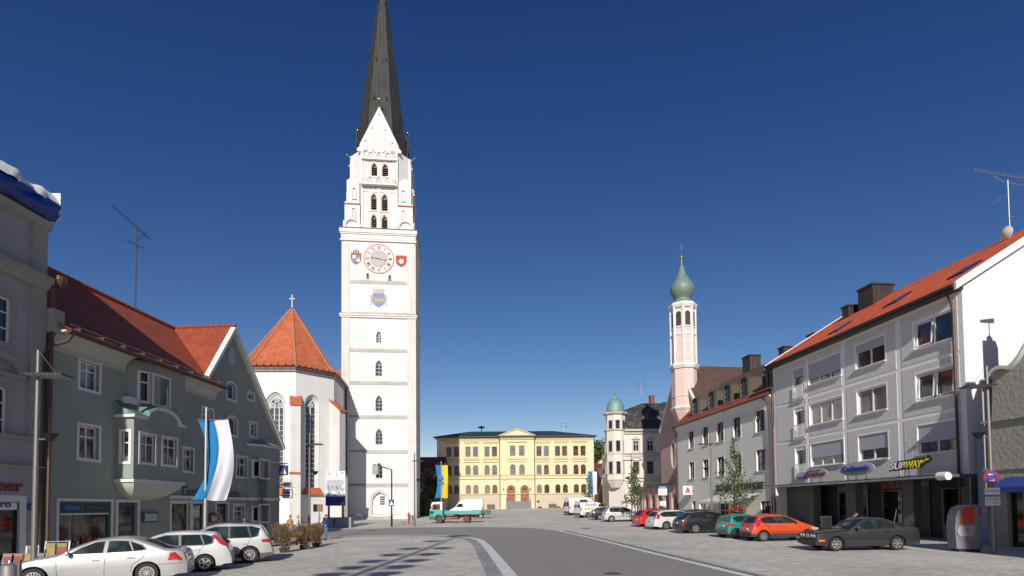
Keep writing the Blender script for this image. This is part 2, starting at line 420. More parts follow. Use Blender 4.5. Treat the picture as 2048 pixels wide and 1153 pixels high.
# near edge of the road (left kerb), then the far edge and the right kerb, as seen on the ground
LE = P2([(1035, 1153), (1000, 1113), (978, 1089), (962, 1078), (920, 1073), (860, 1070.5), (760, 1071), (640, 1075)])
RE = P2([(1482, 1153), (1370, 1125), (1250, 1095), (1160, 1072), (1095, 1058.5), (1020, 1055), (900, 1054.5), (760, 1057), (640, 1061)])
d0 = (LE[0][0]-LE[1][0])/(LE[0][1]-LE[1][1]); d1 = (RE[0][0]-RE[1][0])/(RE[0][1]-RE[1][1])
LE[0:0] = [(LE[0][0]+d0*(-50-LE[0][1])*.4, -50.0)]; RE[0:0] = [(RE[0][0]+d1*(-50-RE[0][1])*.4, -50.0)]
LE.append((-70.0, LE[-1][1]-1.0)); RE.append((-70.0, RE[-1][1]+1.0))
LE = [LE[0]]+smoothl(LE[1:-1])+[LE[-1]]; RE = [RE[0]]+smoothl(RE[1:-1])+[RE[-1]]
sheet('road_asphalt', LE+RE[::-1], .006, ASPH)
def band(name, line, a, b, off, m):
    """strip running beside a line, from a to b metres to its left; height off"""
    R1, R2 = [], []
    for i, p in enumerate(line):
        q0 = line[max(i-1, 0)]; q1 = line[min(i+1, len(line)-1)]
        d = Vector((q1[0]-q0[0], q1[1]-q0[1])).normalized(); n_ = Vector((-d.y, d.x))
        R1.append((p[0]+n_.x*a, p[1]+n_.y*a)); R2.append((p[0]+n_.x*b, p[1]+n_.y*b))
    return sheet(name, R1+R2[::-1], off, m)
LK = LE[:-1]; RK = RE[:-1]
band('kerb_strip_left', LK, 0.0, .42, .014, KERB)
band('gutter_strip_left', LK, .45, .95, .010, KDARK)
band('kerb_strip_right', RK[:18], -.35, 0.0, .014, KERB)
band('gutter_strip_right', RK[:18], -.75, -.38, .010, KDARK)
SLOT = mat('drain_slot_black', (.02, .02, .02), .8, vary=0)
band('drain_slot', RK[:18], -.47, -.40, .016, SLOT)
PLINE = mat('marking_stone', (.74, .73, .70), .8, vary=.2, scale=4)
for i, (a, b) in enumerate([((600, 1112), (560, 1118)), ((690, 1086), (660, 1090)), ((1530, 1086), (1600, 1097)), ((1620, 1105), (1690, 1112)), ((1730, 1118), (1790, 1124)), ((1440, 1084), (1500, 1090))]):
    p, q = gp(*a), gp(*b); d = (q-p).normalized(); n_ = Vector((-d.y, d.x, 0))*.06
    sheet('parking_marking', [(p+n_)[:2], (p-n_)[:2], (q-n_)[:2], (q+n_)[:2]], .008, PLINE)
MANH = mat('cast_iron', (.10, .095, .09), .6, .5, vary=.3, scale=20)
for px, py, r in ((1172, 1057.5, .45), (1225, 1148, .28)):
    c = gp(px, py); o = sheet('manhole_cover', [(c.x+r*cos(2*pi*i/20), c.y+r*sin(2*pi*i/20)) for i in range(20)], .011, MANH)
# hill behind the town
HILLM = mat('hill_meadow', (.06, .09, .03), .9, vary=.4, scale=.05)
hb = MB(); R = []
for j in range(9):
    y = 200+j*45; R.append([(-500+i*40, y, G(0, y)+max(0, 14*sin(pi*min(1, j/8)))*(.6+.4*sin(i*.7+1))-2) for i in range(36)])
structure(hb.rings(R, False, False).build('hill', HILLM, smooth=60))
# ================================================================ LEFT SIDE
TILE_RED = tiles('red_roof_tiles', (.40, .075, .028), (.30, .055, .022), .19, .17, wave=False)
PL_GREEN = plaster('green_render', (.285, .315, .275), bump=1.0, amount=.42, bscale=9, streak=.8)
PL_COVE = plaster('cove_render', (.46, .47, .42), bump=.1, amount=.1)
PL_GREY = plaster('grey_render', (.33, .33, .33), bump=.4, amount=.5, streak=.8)
PL_GREYG = plaster('grey_green_render', (.29, .30, .26), bump=.3, amount=.3)
TEAL = mat('teal_paint', (.02, .11, .12), .5, vary=.1)
PIPE = mat('old_copper_pipe', (.10, .06, .045), .5, .4, vary=.35, scale=3)
FL = -20.75                                # facade line x = FL + .07 y
ANG_L = atan2(1, .0705)
def lf(x_off, y): return Fac(FL+.0705*y+x_off, y, 0, ANG_L)
# ---- green inn
y0 = 23.0; F = lf(0, y0)
B = thing('green_inn', 'grey green inn with steep red roof, bay windows and gable beside the white church', 'building', F.o, F.a)
def ub(f, l, t, r, b_, out=0.0):
    a = f.uv(l, t, out); c = f.uv(r, b_, out); return (a[0], c[0], c[1], a[1])   # u0,u1,v0,v1
def rect_of(q, kind='rect', **k): return arch(q[0], q[1], q[2], q[3], kind, **k)
UE = F.uv(559, 900)[0]; GA = F.uv(462, 657); GL = F.uv(413, 745); GR = F.uv(560, 893)
VEAVE = 9.75; VC = 9.05; UL = GL[0]
wins = []   # (rect, kind, glass, mull, trans, frame)
def grow(q, d): return (q[0]+d, q[1]-d, q[2]+d, q[3]-d)
for l, t, r, b_ in [(156, 712.8, 201.8, 790.8), (153.9, 844, 201, 926)]:
    wins.append((grow(ub(F, l, t, r, b_), .12), 'rect', G_CURT, (.5,), (.68,)))
wins.append((grow(ub(F, 364, 892, 388.5, 948), .12), 'rect', G_CURT, (.5,), (.66,)))
wins.append((grow(ub(F, 403, 812, 427, 858), .1), 'rect', G_CURT, (.5,), (.66,)))
wins.append((grow(ub(F, 408, 752, 427, 774), .08), 'rect', G_DARK, (), ()))
wins.append((grow(ub(F, 472, 909.5, 495.6, 958.6), .12), 'rect', G_CURT, (.5,), (.64,)))
wins.append((grow(ub(F, 498.3, 842, 514.3, 878), .1), 'rect', G_CURT, (.5,), (.64,)))
wins.append((grow(ub(F, 495, 782, 509, 805), .1), 'rect', G_DARK, (), ()))
for l, t, r, b_ in [(452.7, 759, 473, 806), (454, 828, 475.3, 876)]:
    wins.append((grow(ub(F, l, t, r, b_), .12), 'seg', TEAL, (), ()))
wins.append((grow(ub(F, 466.5, 1008, 490, 1046), .1), 'rect', G_CURT, (.5,), (.64,)))
wins.append((grow(ub(F, 495, 1017, 507, 1046), .08), 'rect', G_DARK, (), ()))
holes = [rect_of(w[0], w[1]) for w in wins]
gz = F.uv(162, 1100)[1]
shop = ub(F, 118, 1003, 221, 1075); shop = (shop[0], shop[1], .35, shop[3])
door = ub(F, 236, 1005, 275, 1020); door = (door[0], door[1], -.12, door[3])
shop2 = ub(F, 343, 1006, 380, 1062); shop3 = ub(F, 386, 1006, 411, 1062); door2 = ub(F, 433, 1007.5, 455, 1020)
shop2 = (shop2[0], shop2[1], .5, shop2[3]); shop3 = (shop3[0], shop3[1], .5, shop3[3]); door2 = (door2[0], door2[1], 0.0, door2[3])
holes += [rect_of(q) for q in (shop, door, shop2, shop3, door2)]
m = MB()
outer = [(0, -1), (UE, -1), (UE, GR[1]), GA, (UL, VEAVE), (0, VEAVE)]
wall(m, outer, holes, 0, .22)
DEP = 11.0
m.poly([(0, 0, -1), (0, 0, VEAVE), (0, 4.2, 14.1), (0, DEP, 8), (0, DEP, -1)][::-1])
m.poly([(UE, 0, -1), (UE, DEP, -1), (UE, DEP, GR[1]), (UE, 0, GR[1])]); m.poly([(0, DEP, -1), (0, DEP, 9), (UE, DEP, 9), (UE, DEP, -1)])
m.build('wall', PL_GREEN, B)
for q, kind, g, mu, tr in wins:
    window(B, rect_of(q, kind), g, WHITE, .2, mull=mu, trans=tr, surround=.12, sm=TRIMW, fw=.07, bar=.06)
# cove under the eaves, interrupted by the upper bay
BAYU = F.uv(256, 770)[0], F.uv(299, 770)[0], F.uv(347, 770)[0]
m = MB()
for a, b_ in ((0.0, BAYU[0]-.2), (BAYU[2]+.1, UL+.9)):
    R = []
    for u in (a, b_): R.append([(u, -.7*(1-cos(pi/2*t/6)), VC+.62*sin(pi/2*t/6)) for t in range(7)]+[(u, -.7, VC+.70), (u, .02, VC+.70)])
    m.rings(R, True, True); m.box(a, b_, -.05, .02, VC-.09, VC-.003)
m.build('cove', PL_COVE, B)
# roofs: the long one and the cross gable
m = MB(); RZ = 14.1; RY = 3.9; EV = -.85; EZ = 9.72
def rp(u, t): return (u, EV+(RY-EV)*t, EZ+(RZ-EZ)*t)
for i in range(12):
    pass
top = Vector(rp(0, 1)); bot = Vector(rp(0, 0))
kick = (EV+.9, EZ+.62)
m.poly([(-.1, EV, EZ), (UL+.7, EV, EZ), (UL+.7, kick[0], kick[1]), (-.1, kick[0], kick[1])])
GD = GA[0]-UL
m.poly([(-.1, kick[0], kick[1]), (UL+.7, kick[0], kick[1]), (GA[0]+.3, RY, RZ), (-.1, RY, RZ)])
m.poly([(-.1, RY, RZ), (GA[0]+.3, RY, RZ), (UE, DEP, 8), (-.1, DEP, 8)])
for a, b_ in (((-.1, EV, EZ-.12), (UL+.7, EV, EZ)),): m.box(-.1, UL+.55, EV-.02, EV+.05, EZ-.14, EZ-.01)
ov = -.32
m.poly([(UL-.12, ov, GL[1]-.35), (GA[0], ov, GA[1]+.12), (GA[0], RY+.5, GA[1]+.12), (UL-.12, .9, EZ+.65)])
m.poly([(GA[0], ov, GA[1]+.12), (UE+.25, ov, GR[1]-.1), (UE+.25, DEP, GR[1]-.1), (GA[0], DEP, GA[1]+.12)])
m.build('roof', TILE_RED, B)
# ridge tiles
m = MB(); k = 0
while k < GA[0]: m.tube([(k, RY, RZ+.03), (k+.34, RY, RZ+.05)], .13, 6); k += .36
k = 0
while k < RY: m.tube([(GA[0], ov+k, GA[1]+.14), (GA[0], ov+k+.34, GA[1]+.16)], .12, 6); k += .36
m.build('ridge', TILE_RED, B)
m = MB()
for (a, b_) in ((GL, GA), (GA, GR)):
    a = Vector((a[0], 0, a[1])); b2 = Vector((b_[0], 0, b_[1])); d = (b2-a).normalized(); n_ = Vector((-d.z, 0, d.x))
    if a[0] < GA[0]-.01: a = a-d*.5
    else: b2 = b2+d*.25
    pts = [a-n_*.12, b2-n_*.12, b2+n_*.07, a+n_*.07]; m.prism([p+Vector((0, ov-.03, 0)) for p in pts], (0, -ov+.02, 0))
m.build('bargeboard', TRIMW, B)
m = MB(); m.tube([(-.1, EV-.1, EZ-.06), (UL+.75, EV-.1, EZ-.06)], .10, 8)
for i in range(9): m.box(.5+i*1.25, .54+i*1.25, EV-.05, EV+.25, EZ+.02, EZ+.22)
m.build('gutter', PIPE, B)
m = MB(); m.box(.2, UL+.4, EV+.10, EV+.12, EZ+.28, EZ+.31)
m.build('snow_guard', GALV, B)
m = MB(); m.tube([(.1, EV-.1, EZ-.1), (.05, -.75, EZ-.45), (-.3, -.35, EZ-.75), (-.45, -.18, EZ-1.2), (-.45, -.16, 0.2)], .075, 8)
m.build('downpipe', PIPE, B)
# lower bay (oriel) with its curved copper roof
ob = .86; FO = Fac(*(F.w(0, -ob, 0)), F.a)
OU0 = F.uv(233, 900)[0]; OU1 = FO.uv(363, 900)[0]; OZ0 = FO.uv(268, 958)[1]; OZ1 = FO.uv(268, 834)[1]
m = MB(); q1 = grow(ub(FO, 277.6, 862, 313, 933), .12); q2 = grow(ub(FO, 322.7, 869.6, 355.5, 937), .12)
OC = (OU0+OU1)/2; aw = (OU1-OU0)*.36; ah = .62
arc = [(OC+.25+aw*cos(pi*i/12), OZ1+ah*sin(pi*i/12)) for i in range(13)]
outer = [(OU0, OZ0), (OU1, OZ0), (OU1, OZ1)]+arc+[(OU0, OZ1)]
wall(m, outer, [rect_of(q1), rect_of(q2)], -ob, .16)
# side walls
sw = (-.62, -.26)
v0s, v1s = F.uv(245, 930)[1]+.12, F.uv(245, 862)[1]-.1
for u, sg in ((OU0, 1), (OU1, -1)):
    if sg == 1:
        fl, tr_ = tess([(-ob, OZ0), (0, OZ0), (0, OZ1), (-ob, OZ1)], [[(sw[0], v0s), (sw[1], v0s), (sw[1], v1s), (sw[0], v1s)]])
        m.add([(u, p.x, p.y) for p in fl], tr_)
        for a, b_ in (((sw[0], v0s), (sw[1], v0s)), ((sw[1], v0s), (sw[1], v1s)), ((sw[1], v1s), (sw[0], v1s)), ((sw[0], v1s), (sw[0], v0s))):
            m.poly([(u, a[0], a[1]), (u, b_[0], b_[1]), (u+.14, b_[0], b_[1]), (u+.14, a[0], a[1])])
    else: m.poly([(u, -ob, OZ0), (u, 0, OZ0), (u, 0, OZ1), (u, -ob, OZ1)])
bay = m.build('bay', PL_GREEN, B)
for q in (q1, q2): window(B, rect_of(q), G_CURT, WHITE, .14, y=-ob, mull=(.5,), trans=(.66,), surround=.11, sm=TRIMW)
w = MB().box(OU0+.12, OU0+.14, sw[0], sw[1], v0s, v1s).build('window', G_CURT, B)
f = MB()
for a, b_, c, d in ((sw[0]-.12, sw[1]+.12, v0s-.12, v0s), (sw[0]-.12, sw[1]+.12, v1s, v1s+.12), (sw[0]-.12, sw[0], v0s, v1s), (sw[1], sw[1]+.12, v0s, v1s)): f.box(OU0-.03, OU0+.01, a, b_, c, d)
f.box(OU0+.08, OU0+.118, sw[0], sw[1], v1s-.55, v1s-.49); f.box(OU0+.08, OU0+.118, sw[0], sw[0]+.06, v0s, v1s); f.box(OU0+.08, OU0+.118, sw[1]-.06, sw[1], v0s, v1s)
f.build('frame', WHITE, w)
m = MB()                                    # console under the bay
R = []
for t in range(9):
    s_ = t/8; e = cos(s_*pi/2)**.7 if t < 8 else 0.02; uu0 = OU0-.08+(1-e)*1.05; uu1 = OU1+.08-(1-e)*1.5; R.append([(uu0, 0.0, OZ0-1.0*s_), (uu0, -(ob+.1)*e-.01, OZ0-1.0*s_), (uu1, -(ob+.1)*e-.01, OZ0-1.0*s_), (uu1, 0.0, OZ0-1.0*s_)])
m.rings(R, False, True).build('console', PL_COVE, B, smooth=40)
m = MB(); m.box(OU0-.14, OU1+.14, -ob-.14, 0, OZ0-.16, OZ0-.01); m.build('moulding', TRIMW, B)
m = MB(); m.box(OU0-.17, OU1+.17, -ob-.17, 0, OZ0, OZ0+.035)
m.build('flashing', COPPER, B)
# cornice following the arch + roof
def prof(u):
    x = (u-OC-.25)/aw
    return OZ1+ah*sqrt(max(0, 1-x*x)) if abs(x) < 1 else OZ1
us = [OU0-.18]+[OC+.25-aw*1.02]+[OC+.25-aw*cos(pi*i/16) for i in range(17)]+[OC+.25+aw*1.02, OU1+.18]
m = MB(); m.rings([[(u, -ob-.16, prof(u)-.02), (u, -ob-.16, prof(u)+.12), (u, -ob+.05, prof(u)+.12), (u, -ob+.05, prof(u)-.02)] for u in us], True, True)
m.box(OU0-.16, OU0-.001, -ob-.05, 0, OZ1-.02, OZ1+.12)
m.build('cornice', TRIMW, B)
m = MB(); m.rings([[(u, -ob-.2, prof(u)+.125), (u, -ob*.4, prof(u)+.125+(.42 if abs(u-OC) < aw*1.1 else .36)*(1-(prof(u)-OZ1)/ah*.55)), (u, .05, OZ1+.86)] for u in us], False, False)
m.poly([(OU0-.18, -ob-.2, OZ1+.125), (OU0-.18, -ob*.4, OZ1+.48), (OU0-.18, .05, OZ1+.86), (OU0-.18, .05, OZ1+.125)])
m.poly([(OU1+.18, -ob-.2, OZ1+.125), (OU1+.18, -ob*.4, OZ1+.48), (OU1+.18, .05, OZ1+.86), (OU1+.18, .05, OZ1+.125)])
m.build('bay_roof', COPPER, B)
# upper shallow bay above it
u_a, u_b, u_c = BAYU; bp = .68
m = MB(); VB0 = OZ1+.5
fq = grow(ub(Fac(*(F.w(0, -bp, 0)), F.a), 305, 745, 340.8, 820.4), .11)
wall(m, [(u_b-.12, VB0), (u_c, VB0), (u_c, EZ), (u_b-.12, EZ)], [rect_of(fq)], -bp, .14)
p0, p1 = Vector((u_a, 0)), Vector((u_b-.12, -bp)); L_ = (p1-p0).length; d_ = (p1-p0)/L_; nn = Vector((d_.y, -d_.x))
hw = .26; hv = (fq[2]+.1, fq[3]+.05)
fl, tr_ = tess([(0, VB0), (L_, VB0), (L_, EZ), (0, EZ)], [[(L_/2-hw, hv[0]), (L_/2+hw, hv[0]), (L_/2+hw, hv[1]), (L_/2-hw, hv[1])]])
m.add([(p0.x+d_.x*p.x, p0.y+d_.y*p.x, p.y) for p in fl], tr_)
m.poly([(u_c, -bp, VB0), (u_c, 0, VB0), (u_c, 0, EZ), (u_c, -bp, EZ)])
m.build('bay', PL_GREEN, B)
window(B, rect_of(fq), G_CURT, WHITE, .12, y=-bp, mull=(.5,), trans=(.66,), surround=.1, sm=TRIMW)
w = MB(); f = MB()
def sp(s_, v, o): return (p0.x+d_.x*s_+nn.x*o, p0.y+d_.y*s_+nn.y*o, v)
w.poly([sp(L_/2-hw, hv[0], -.1), sp(L_/2+hw, hv[0], -.1), sp(L_/2+hw, hv[1], -.1), sp(L_/2-hw, hv[1], -.1)]); w = w.build('window', G_DARK, B)
def sbar(s0, s1, v0, v1, o0, o1): f.hexa([sp(s0, v0, o1), sp(s1, v0, o1), sp(s1, v0, o0), sp(s0, v0, o0), sp(s0, v1, o1), sp(s1, v1, o1), sp(s1, v1, o0), sp(s0, v1, o0)])
c = L_/2
for s0, s1, v0, v1 in ((c-hw-.09, c-hw, hv[0]-.12, hv[1]+.1), (c+hw, c+hw+.09, hv[0]-.12, hv[1]+.1), (c-hw, c+hw, hv[1], hv[1]+.1), (c-hw, c+hw, hv[0]-.12, hv[0])): sbar(s0, s1, v0, v1, -.01, .035)
for s0, s1, v0, v1 in ((c-hw, c-hw+.09, hv[0], hv[1]), (c+hw-.09, c+hw, hv[0], hv[1]), (c-hw+.09, c+hw-.09, hv[1]-.5, hv[1]-.43)): sbar(s0, s1, v0, v1, -.098, -.04)
f.build('frame', WHITE, w)
m = MB(); m.box(u_a-.35, u_a+.42, -.34, 0, VB0+.22, VB0+.56); m.build('kerbstone', TRIMW, B)
# corner bay on the right, down to the ground
bu0, bu1, bu2, bu3 = [F.uv(x, 940)[0] for x in (496, 513, 543, 553)]; bd = .62; VBT = F.uv(505, 893)[1]; FB = Fac(*(F.w(0, -bd, 0)), F.a)
bu1 += -.1
m = MB(); b1 = grow(ub(FB, 518.8, 916.4, 538.4, 959.7), .1); b2_ = grow(ub(FB, 517, 1008, 538.5, 1046), .1)
wall(m, [(bu1, -1), (bu2, -1), (bu2, VBT), (bu1, VBT)], [rect_of(b1), rect_of(b2_)], -bd, .12)
m.poly([(bu0, 0, -1), (bu1, -bd, -1), (bu1, -bd, VBT), (bu0, 0, VBT)]); m.poly([(bu2, -bd, -1), (bu3, 0, -1), (bu3, 0, VBT), (bu2, -bd, VBT)])
m.build('bay', PL_GREEN, B)
for q in (b1, b2_): window(B, rect_of(q), G_CURT, WHITE, .1, y=-bd, mull=(.5,), trans=(.62,), surround=.1, sm=TRIMW)
def slant(a, b_, t0, t1, v0, v1, par):
    a, b_ = Vector(a), Vector(b_); d = b_-a; n_ = Vector((d.y, -d.x)).normalized()
    def q(t, o, v): return (a.x+d.x*t+n_.x*o, a.y+d.y*t+n_.y*o, v)
    w = MB().hexa([q(t0, .012, v0), q(t1, .012, v0), q(t1, -.02, v0), q(t0, -.02, v0), q(t0, .012, v1), q(t1, .012, v1), q(t1, -.02, v1), q(t0, -.02, v1)]).build('window', G_DARK, par)
    f = MB(); e = .1/d.length*1.0
    for s0, s1, w0, w1 in ((t0-e, t0+e*.6, v0-.08, v1+.08), (t1-e*.6, t1+e, v0-.08, v1+.08), (t0+e*.6, t1-e*.6, v1-.05, v1+.08), (t0+e*.6, t1-e*.6, v0-.08, v0+.05)):
        f.hexa([q(s0, .04, w0), q(s1, .04, w0), q(s1, -.02, w0), q(s0, -.02, w0), q(s0, .04, w1), q(s1, .04, w1), q(s1, -.02, w1), q(s0, -.02, w1)])
    f.build('frame', WHITE, w)
for vv in ((b1[2], b1[3]-.1), (b2_[2], b2_[3]-.1)):
    slant((bu0, 0), (bu1, -bd), .3, .72, vv[0]+.05, vv[1], B); slant((bu2, -bd), (bu3, 0), .28, .75, vv[0]-.05, vv[1], B)
m = MB(); k = [(bu0-.15, 0), (bu1-.08, -bd-.12), (bu2+.08, -bd-.12), (bu3+.15, 0)]
for z0, z1, s_ in ((VBT, VBT+.14, 1), (VBT-1.0, VBT-.94, .99)):
    m.prism([(x, y*s_, z0) for x, y in k], (0, 0, z1-z0))
m.build('cornice', TRIMW, B)
m = MB(); kk = [(x, y*1.08, VBT+.145) for x, y in k]; ap = ((bu0+bu3)/2-.5, 0.02, VBT+.62); ap2 = ((bu0+bu3)/2+.5, 0.02, VBT+.62)
m.poly([kk[0], kk[1], ap]); m.poly([kk[1], kk[2], ap2, ap]); m.poly([kk[2], kk[3], ap2])
m.build('bay_roof', COPPER, B)
VM = F.uv(450, 997.5)[1]
m = MB(); m.box(F.uv(338, 995)[0], bu0-.02, -.07, .01, VM-.08, VM+.1)
m.prism([(bu0-.02, -.07, VM-.08), (bu1-.02, -bd-.07, VM-.08), (bu2+.02, -bd-.07, VM-.08), (bu3+.1, -.05, VM-.08), (bu3, 0, VM-.08), (bu0, 0, VM-.08)], (0, 0, .18))
m.build('moulding', TRIMW, B)
# oval plaque in the gable
c = F.uv(462.5, 715)
m = MB(); m.prism([(c[0]+.42*cos(2*pi*i/24), -.05, c[1]+.58*sin(2*pi*i/24)) for i in range(24)], (0, .06, 0))
m.prism([(c[0]+.1*i, -.03, c[1]+.66+.06*cos(i*1.5)) for i in range(-3, 4)]+[(c[0]+.1*i, -.03, c[1]+.5) for i in range(3, -4, -1)], (0, .04, 0))
m.build('plaque', mat('plaque_grey', (.40, .42, .42), .8), B)
# shop fronts and doors
G_SHOP = glass('shop_glass', (.012, .011, .010), curtain=(.10, .07, .05), thr=.56, scale=2.2)
s = MB(); s.box(shop[0]+.1, shop[1]-.1, .12, .15, shop[2]+.35, shop[3]-.55); s = s.build('shop_window', G_SHOP, B)
f = MB(); f.box(shop[0], shop[1], .02, .12, shop[3]-.5, shop[3]-.02); f.box(shop[0], shop[0]+.1, .05, .2, shop[2], shop[3]-.5); f.box(shop[1]-.1, shop[1], .05, .2, shop[2], shop[3]-.5)
f.box(shop[0]+.1, shop[1]-.1, .05, .2, shop[2], shop[2]+.32); f.build('frame', TEAL, s)
f = MB(); ringm(f, [(shop[0], shop[2]), (shop[1], shop[2]), (shop[1], shop[3]), (shop[0], shop[3])], scale_out(rect_of(shop), .13), -.03, .01); f.build('surround', TRIMW, s)
f = MB(); f.box(shop[0]+.1, shop[1]-.1, .03, .1, shop[3]-.58, shop[3]-.52); f.build('sill', WHITE, s)
m = MB(); m.box(shop[0]+.15, shop[0]+1.15, -.0, .019, shop[3]-.44, shop[3]-.1); m.box(shop[0]+1.3, shop[1]-.12, .0, .019, shop[3]-.44, shop[3]-.1)
sg = m.build('sign_panel', mat('sign_black', (.02, .022, .025), .4, vary=0), B)
face_text('Müllerbräu', shop[0]+.3, shop[3]-.36, .2, mat('sign_blue', (.03, .09, .45), .5, vary=0, emit=.3), B, out=.0, width=.72)
face_text('Müllerbräu', shop[0]+1.5, shop[3]-.34, .15, mat('sign_dull', (.18, .17, .15), .6, vary=0), B, out=.0, width=.8)
# goods in the shop window
m = MB(); cr = random.Random(3)
for i in range(14): x = shop[0]+.3+cr.random()*(shop[1]-shop[0]-.6); h = .1+cr.random()*.3; m.box(x, x+.08+cr.random()*.14, .06, .115, shop[2]+.34, shop[2]+.34+h, cr.randrange(3))
m.build('goods', [mat('goods_red', (.35, .05, .02), .6), mat('goods_cream', (.45, .4, .32), .6), mat('goods_dark', (.05, .05, .06), .5)], B)
def mkdoor(q, m_, y=.2, par=B, glassy=True):
    d = MB(); d.box(q[0], q[1], y-.04, y, q[2], q[3]); d = d.build('door', m_, par)
    if glassy: MB().box(q[0]+.12, q[1]-.12, y-.06, y-.045, q[2]+1.0, q[3]-.2).build('pane', G_DARK, d)
    MB().box(q[1]-.14, q[1]-.11, y-.1, y-.06, q[2]+.95, q[2]+1.25).build('handle', GALV, d)
    f = MB(); ringm(f, rect_of(q), scale_out(rect_of(q), .13), -.03, .01); f.build('surround', TRIMW, d); return d
mkdoor(door, TEAL)
for q in (shop2, shop3): window(B, rect_of(q), G_SHOP, WHITE, .18, surround=.13, sm=TRIMW, fw=.05, name='shop_window')
mkdoor(door2, mat('door_dark', (.02, .018, .016), .5, vary=0))
# inn name painted on the wall
BL = mat('gothic_paint', (.045, .05, .045), .8, vary=.2)
a = F.uv(364, 990); b_ = F.uv(479, 990)
face_text('Gasthof Müllerbräu', a[0], a[1]-.1, .62, BL, B, out=.012, width=b_[0]-a[0], depth=.004, bold=.015)
# small fittings: menu box and wall lamps
q = ub(F, 283, 1025, 312, 1045)
mb_ = tag(MB().box(0, 1, 0, 1, 0, 1).build('menu_box', TEAL), 'teal framed menu showcase between the teal door and the inn window', 'menu box')
bpy.data.meshes.remove(mb_.data)
mb_ = thing('menu_box', 'teal framed menu showcase on the green wall under the bay', 'menu box', F.w(q[0], -.01, q[2]), F.a)
w_ = q[1]-q[0]; h_ = q[3]-q[2]
MB().box(0, w_, -.12, 0, 0, h_).build('case', TEAL, mb_); MB().box(.08, w_-.08, -.13, -.121, .08, h_-.08).build('pane', mat('menu_paper', (.42, .45, .46), .4, vary=.25, scale=6), mb_)
q = ub(F, 417, 1026, 431, 1044)
mb_ = thing('menu_box', 'brown wooden menu showcase with arched top left of the dark inn door', 'menu box', F.w(q[0], -.01, q[2]), F.a); w_ = q[1]-q[0]; h_ = q[3]-q[2]
MB().prism([(u, -.14, v) for u, v in arch(0, w_, 0, h_, 'seg')], (0, .14, 0)).build('case', WOOD, mb_); MB().box(.07, w_-.07, -.15, -.141, .07, h_-.2).build('pane', mat('menu_paper'  , (.42, .45, .46)), mb_)
# ---- hanging signs on the inn's corner
def plate(name, label, cat, p, ang, w, h, faces, m_edge, th=.08):
    t = thing(name, label, cat, p, ang); return t
c = F.w(bu3-.35, 0, 0)
BLUE = mat('sign_blue_enamel', (.012, .045, .22), .35, vary=.05)
p = atY(568, 941, 41.5)
t = thing('pedestrian_sign', 'blue pedestrian crossing light box hung from the corner of the green inn', 'road sign', p, radians(4))
MB().box(-.27, .27, -.13, .13, -.36, .36).build('housing', DARKM, t); MB().box(-.24, .24, -.14, -.131, -.33, .33).build('face', BLUE, t)
def pedicon(par, s, y=-.15):
    m = MB(); m.poly([(-.2*s, y, -.24*s), (.2*s, y, -.24*s), (0, y, .2*s)]); m.build('emblem', WHITE, par)
    m = MB(); y2 = y-.006
    m.prism([(.02*s, y2, .10*s), (.05*s, y2, .07*s), (.03*s, y2, -.03*s), (.09*s, y2, -.2*s), (.05*s, y2, -.2*s), (.0, y2, -.08*s), (-.06*s, y2, -.2*s), (-.1*s, y2, -.2*s), (-.03*s, y2, -.03*s), (-.06*s, y2, .02*s)], (0, .004, 0))
    m.prism([(.02*s+.025*s*cos(i), y2, .13*s+.025*s*sin(i)) for i in range(6)], (0, .004, 0)); m.build('walking_figure', BLACK, par)
pedicon(t, 1.15)
m = MB(); m.tube([(0, 0, .36), (0, 0, .52)], .03); m.tube([(-1.6, .15, .5), (.3, 0, .5)], .035); m.build('arm', DARKM, t)
p = atY(575, 986, 42.5)
t = thing('pub_sign', 'white and blue pub sign with crown below a grey plaque by the green inn corner', 'pub sign', p, radians(8))
oc = lambda w, h, c: [(-w+c, h), (-w, h-c), (-w, -h+c), (-w+c, -h), (w-c, -h), (w, -h+c), (w, h-c), (w-c, h)]
PW = mat('pub_white', (.62, .66, .70), .4, vary=.05)
MB().prism([(x, -.06, z-.06) for x, z in oc(.37, .36, .07)], (0, .12, 0)).build('panel', mat('pub_rust', (.16, .07, .04), .6), t)
MB().prism([(x, -.075, z-.06) for x, z in oc(.32, .31, .08)], (0, .012, 0)).build('face', PW, t)
m = MB(); m.prism([(x, -.09, z+.02) for x, z in ((-.2, -.1), (.2, -.1), (.24, .12), (.1, .02), (0, .16), (-.1, .02), (-.24, .12))], (0, .012, 0)); m.box(-.22, .22, -.09, -.078, -.26, -.18); m.build('emblem', BLUE, t)
MB().prism([(x, -.06, z+.62) for x, z in oc(.34, .17, .1)], (0, .12, 0)).build('plaque', mat('pub_grey', (.20, .25, .30), .5), t)
m = MB(); m.box(-.24, .24, -.07, -.061, .64, .68); m.box(-.2, .2, -.07, -.061, .55, .59); m.build('lettering', PW, t)
m = MB(); m.tube([(-1.6, 0, .4), (.55, 0, .4)], .02)
for x in (-.12, 0, .12): m.tube([(x, 0, .79), (x*1.6, 0, .95), (x*.6, 0, 1.05)], .015, 5)
m.build('arm', DARKM, t)
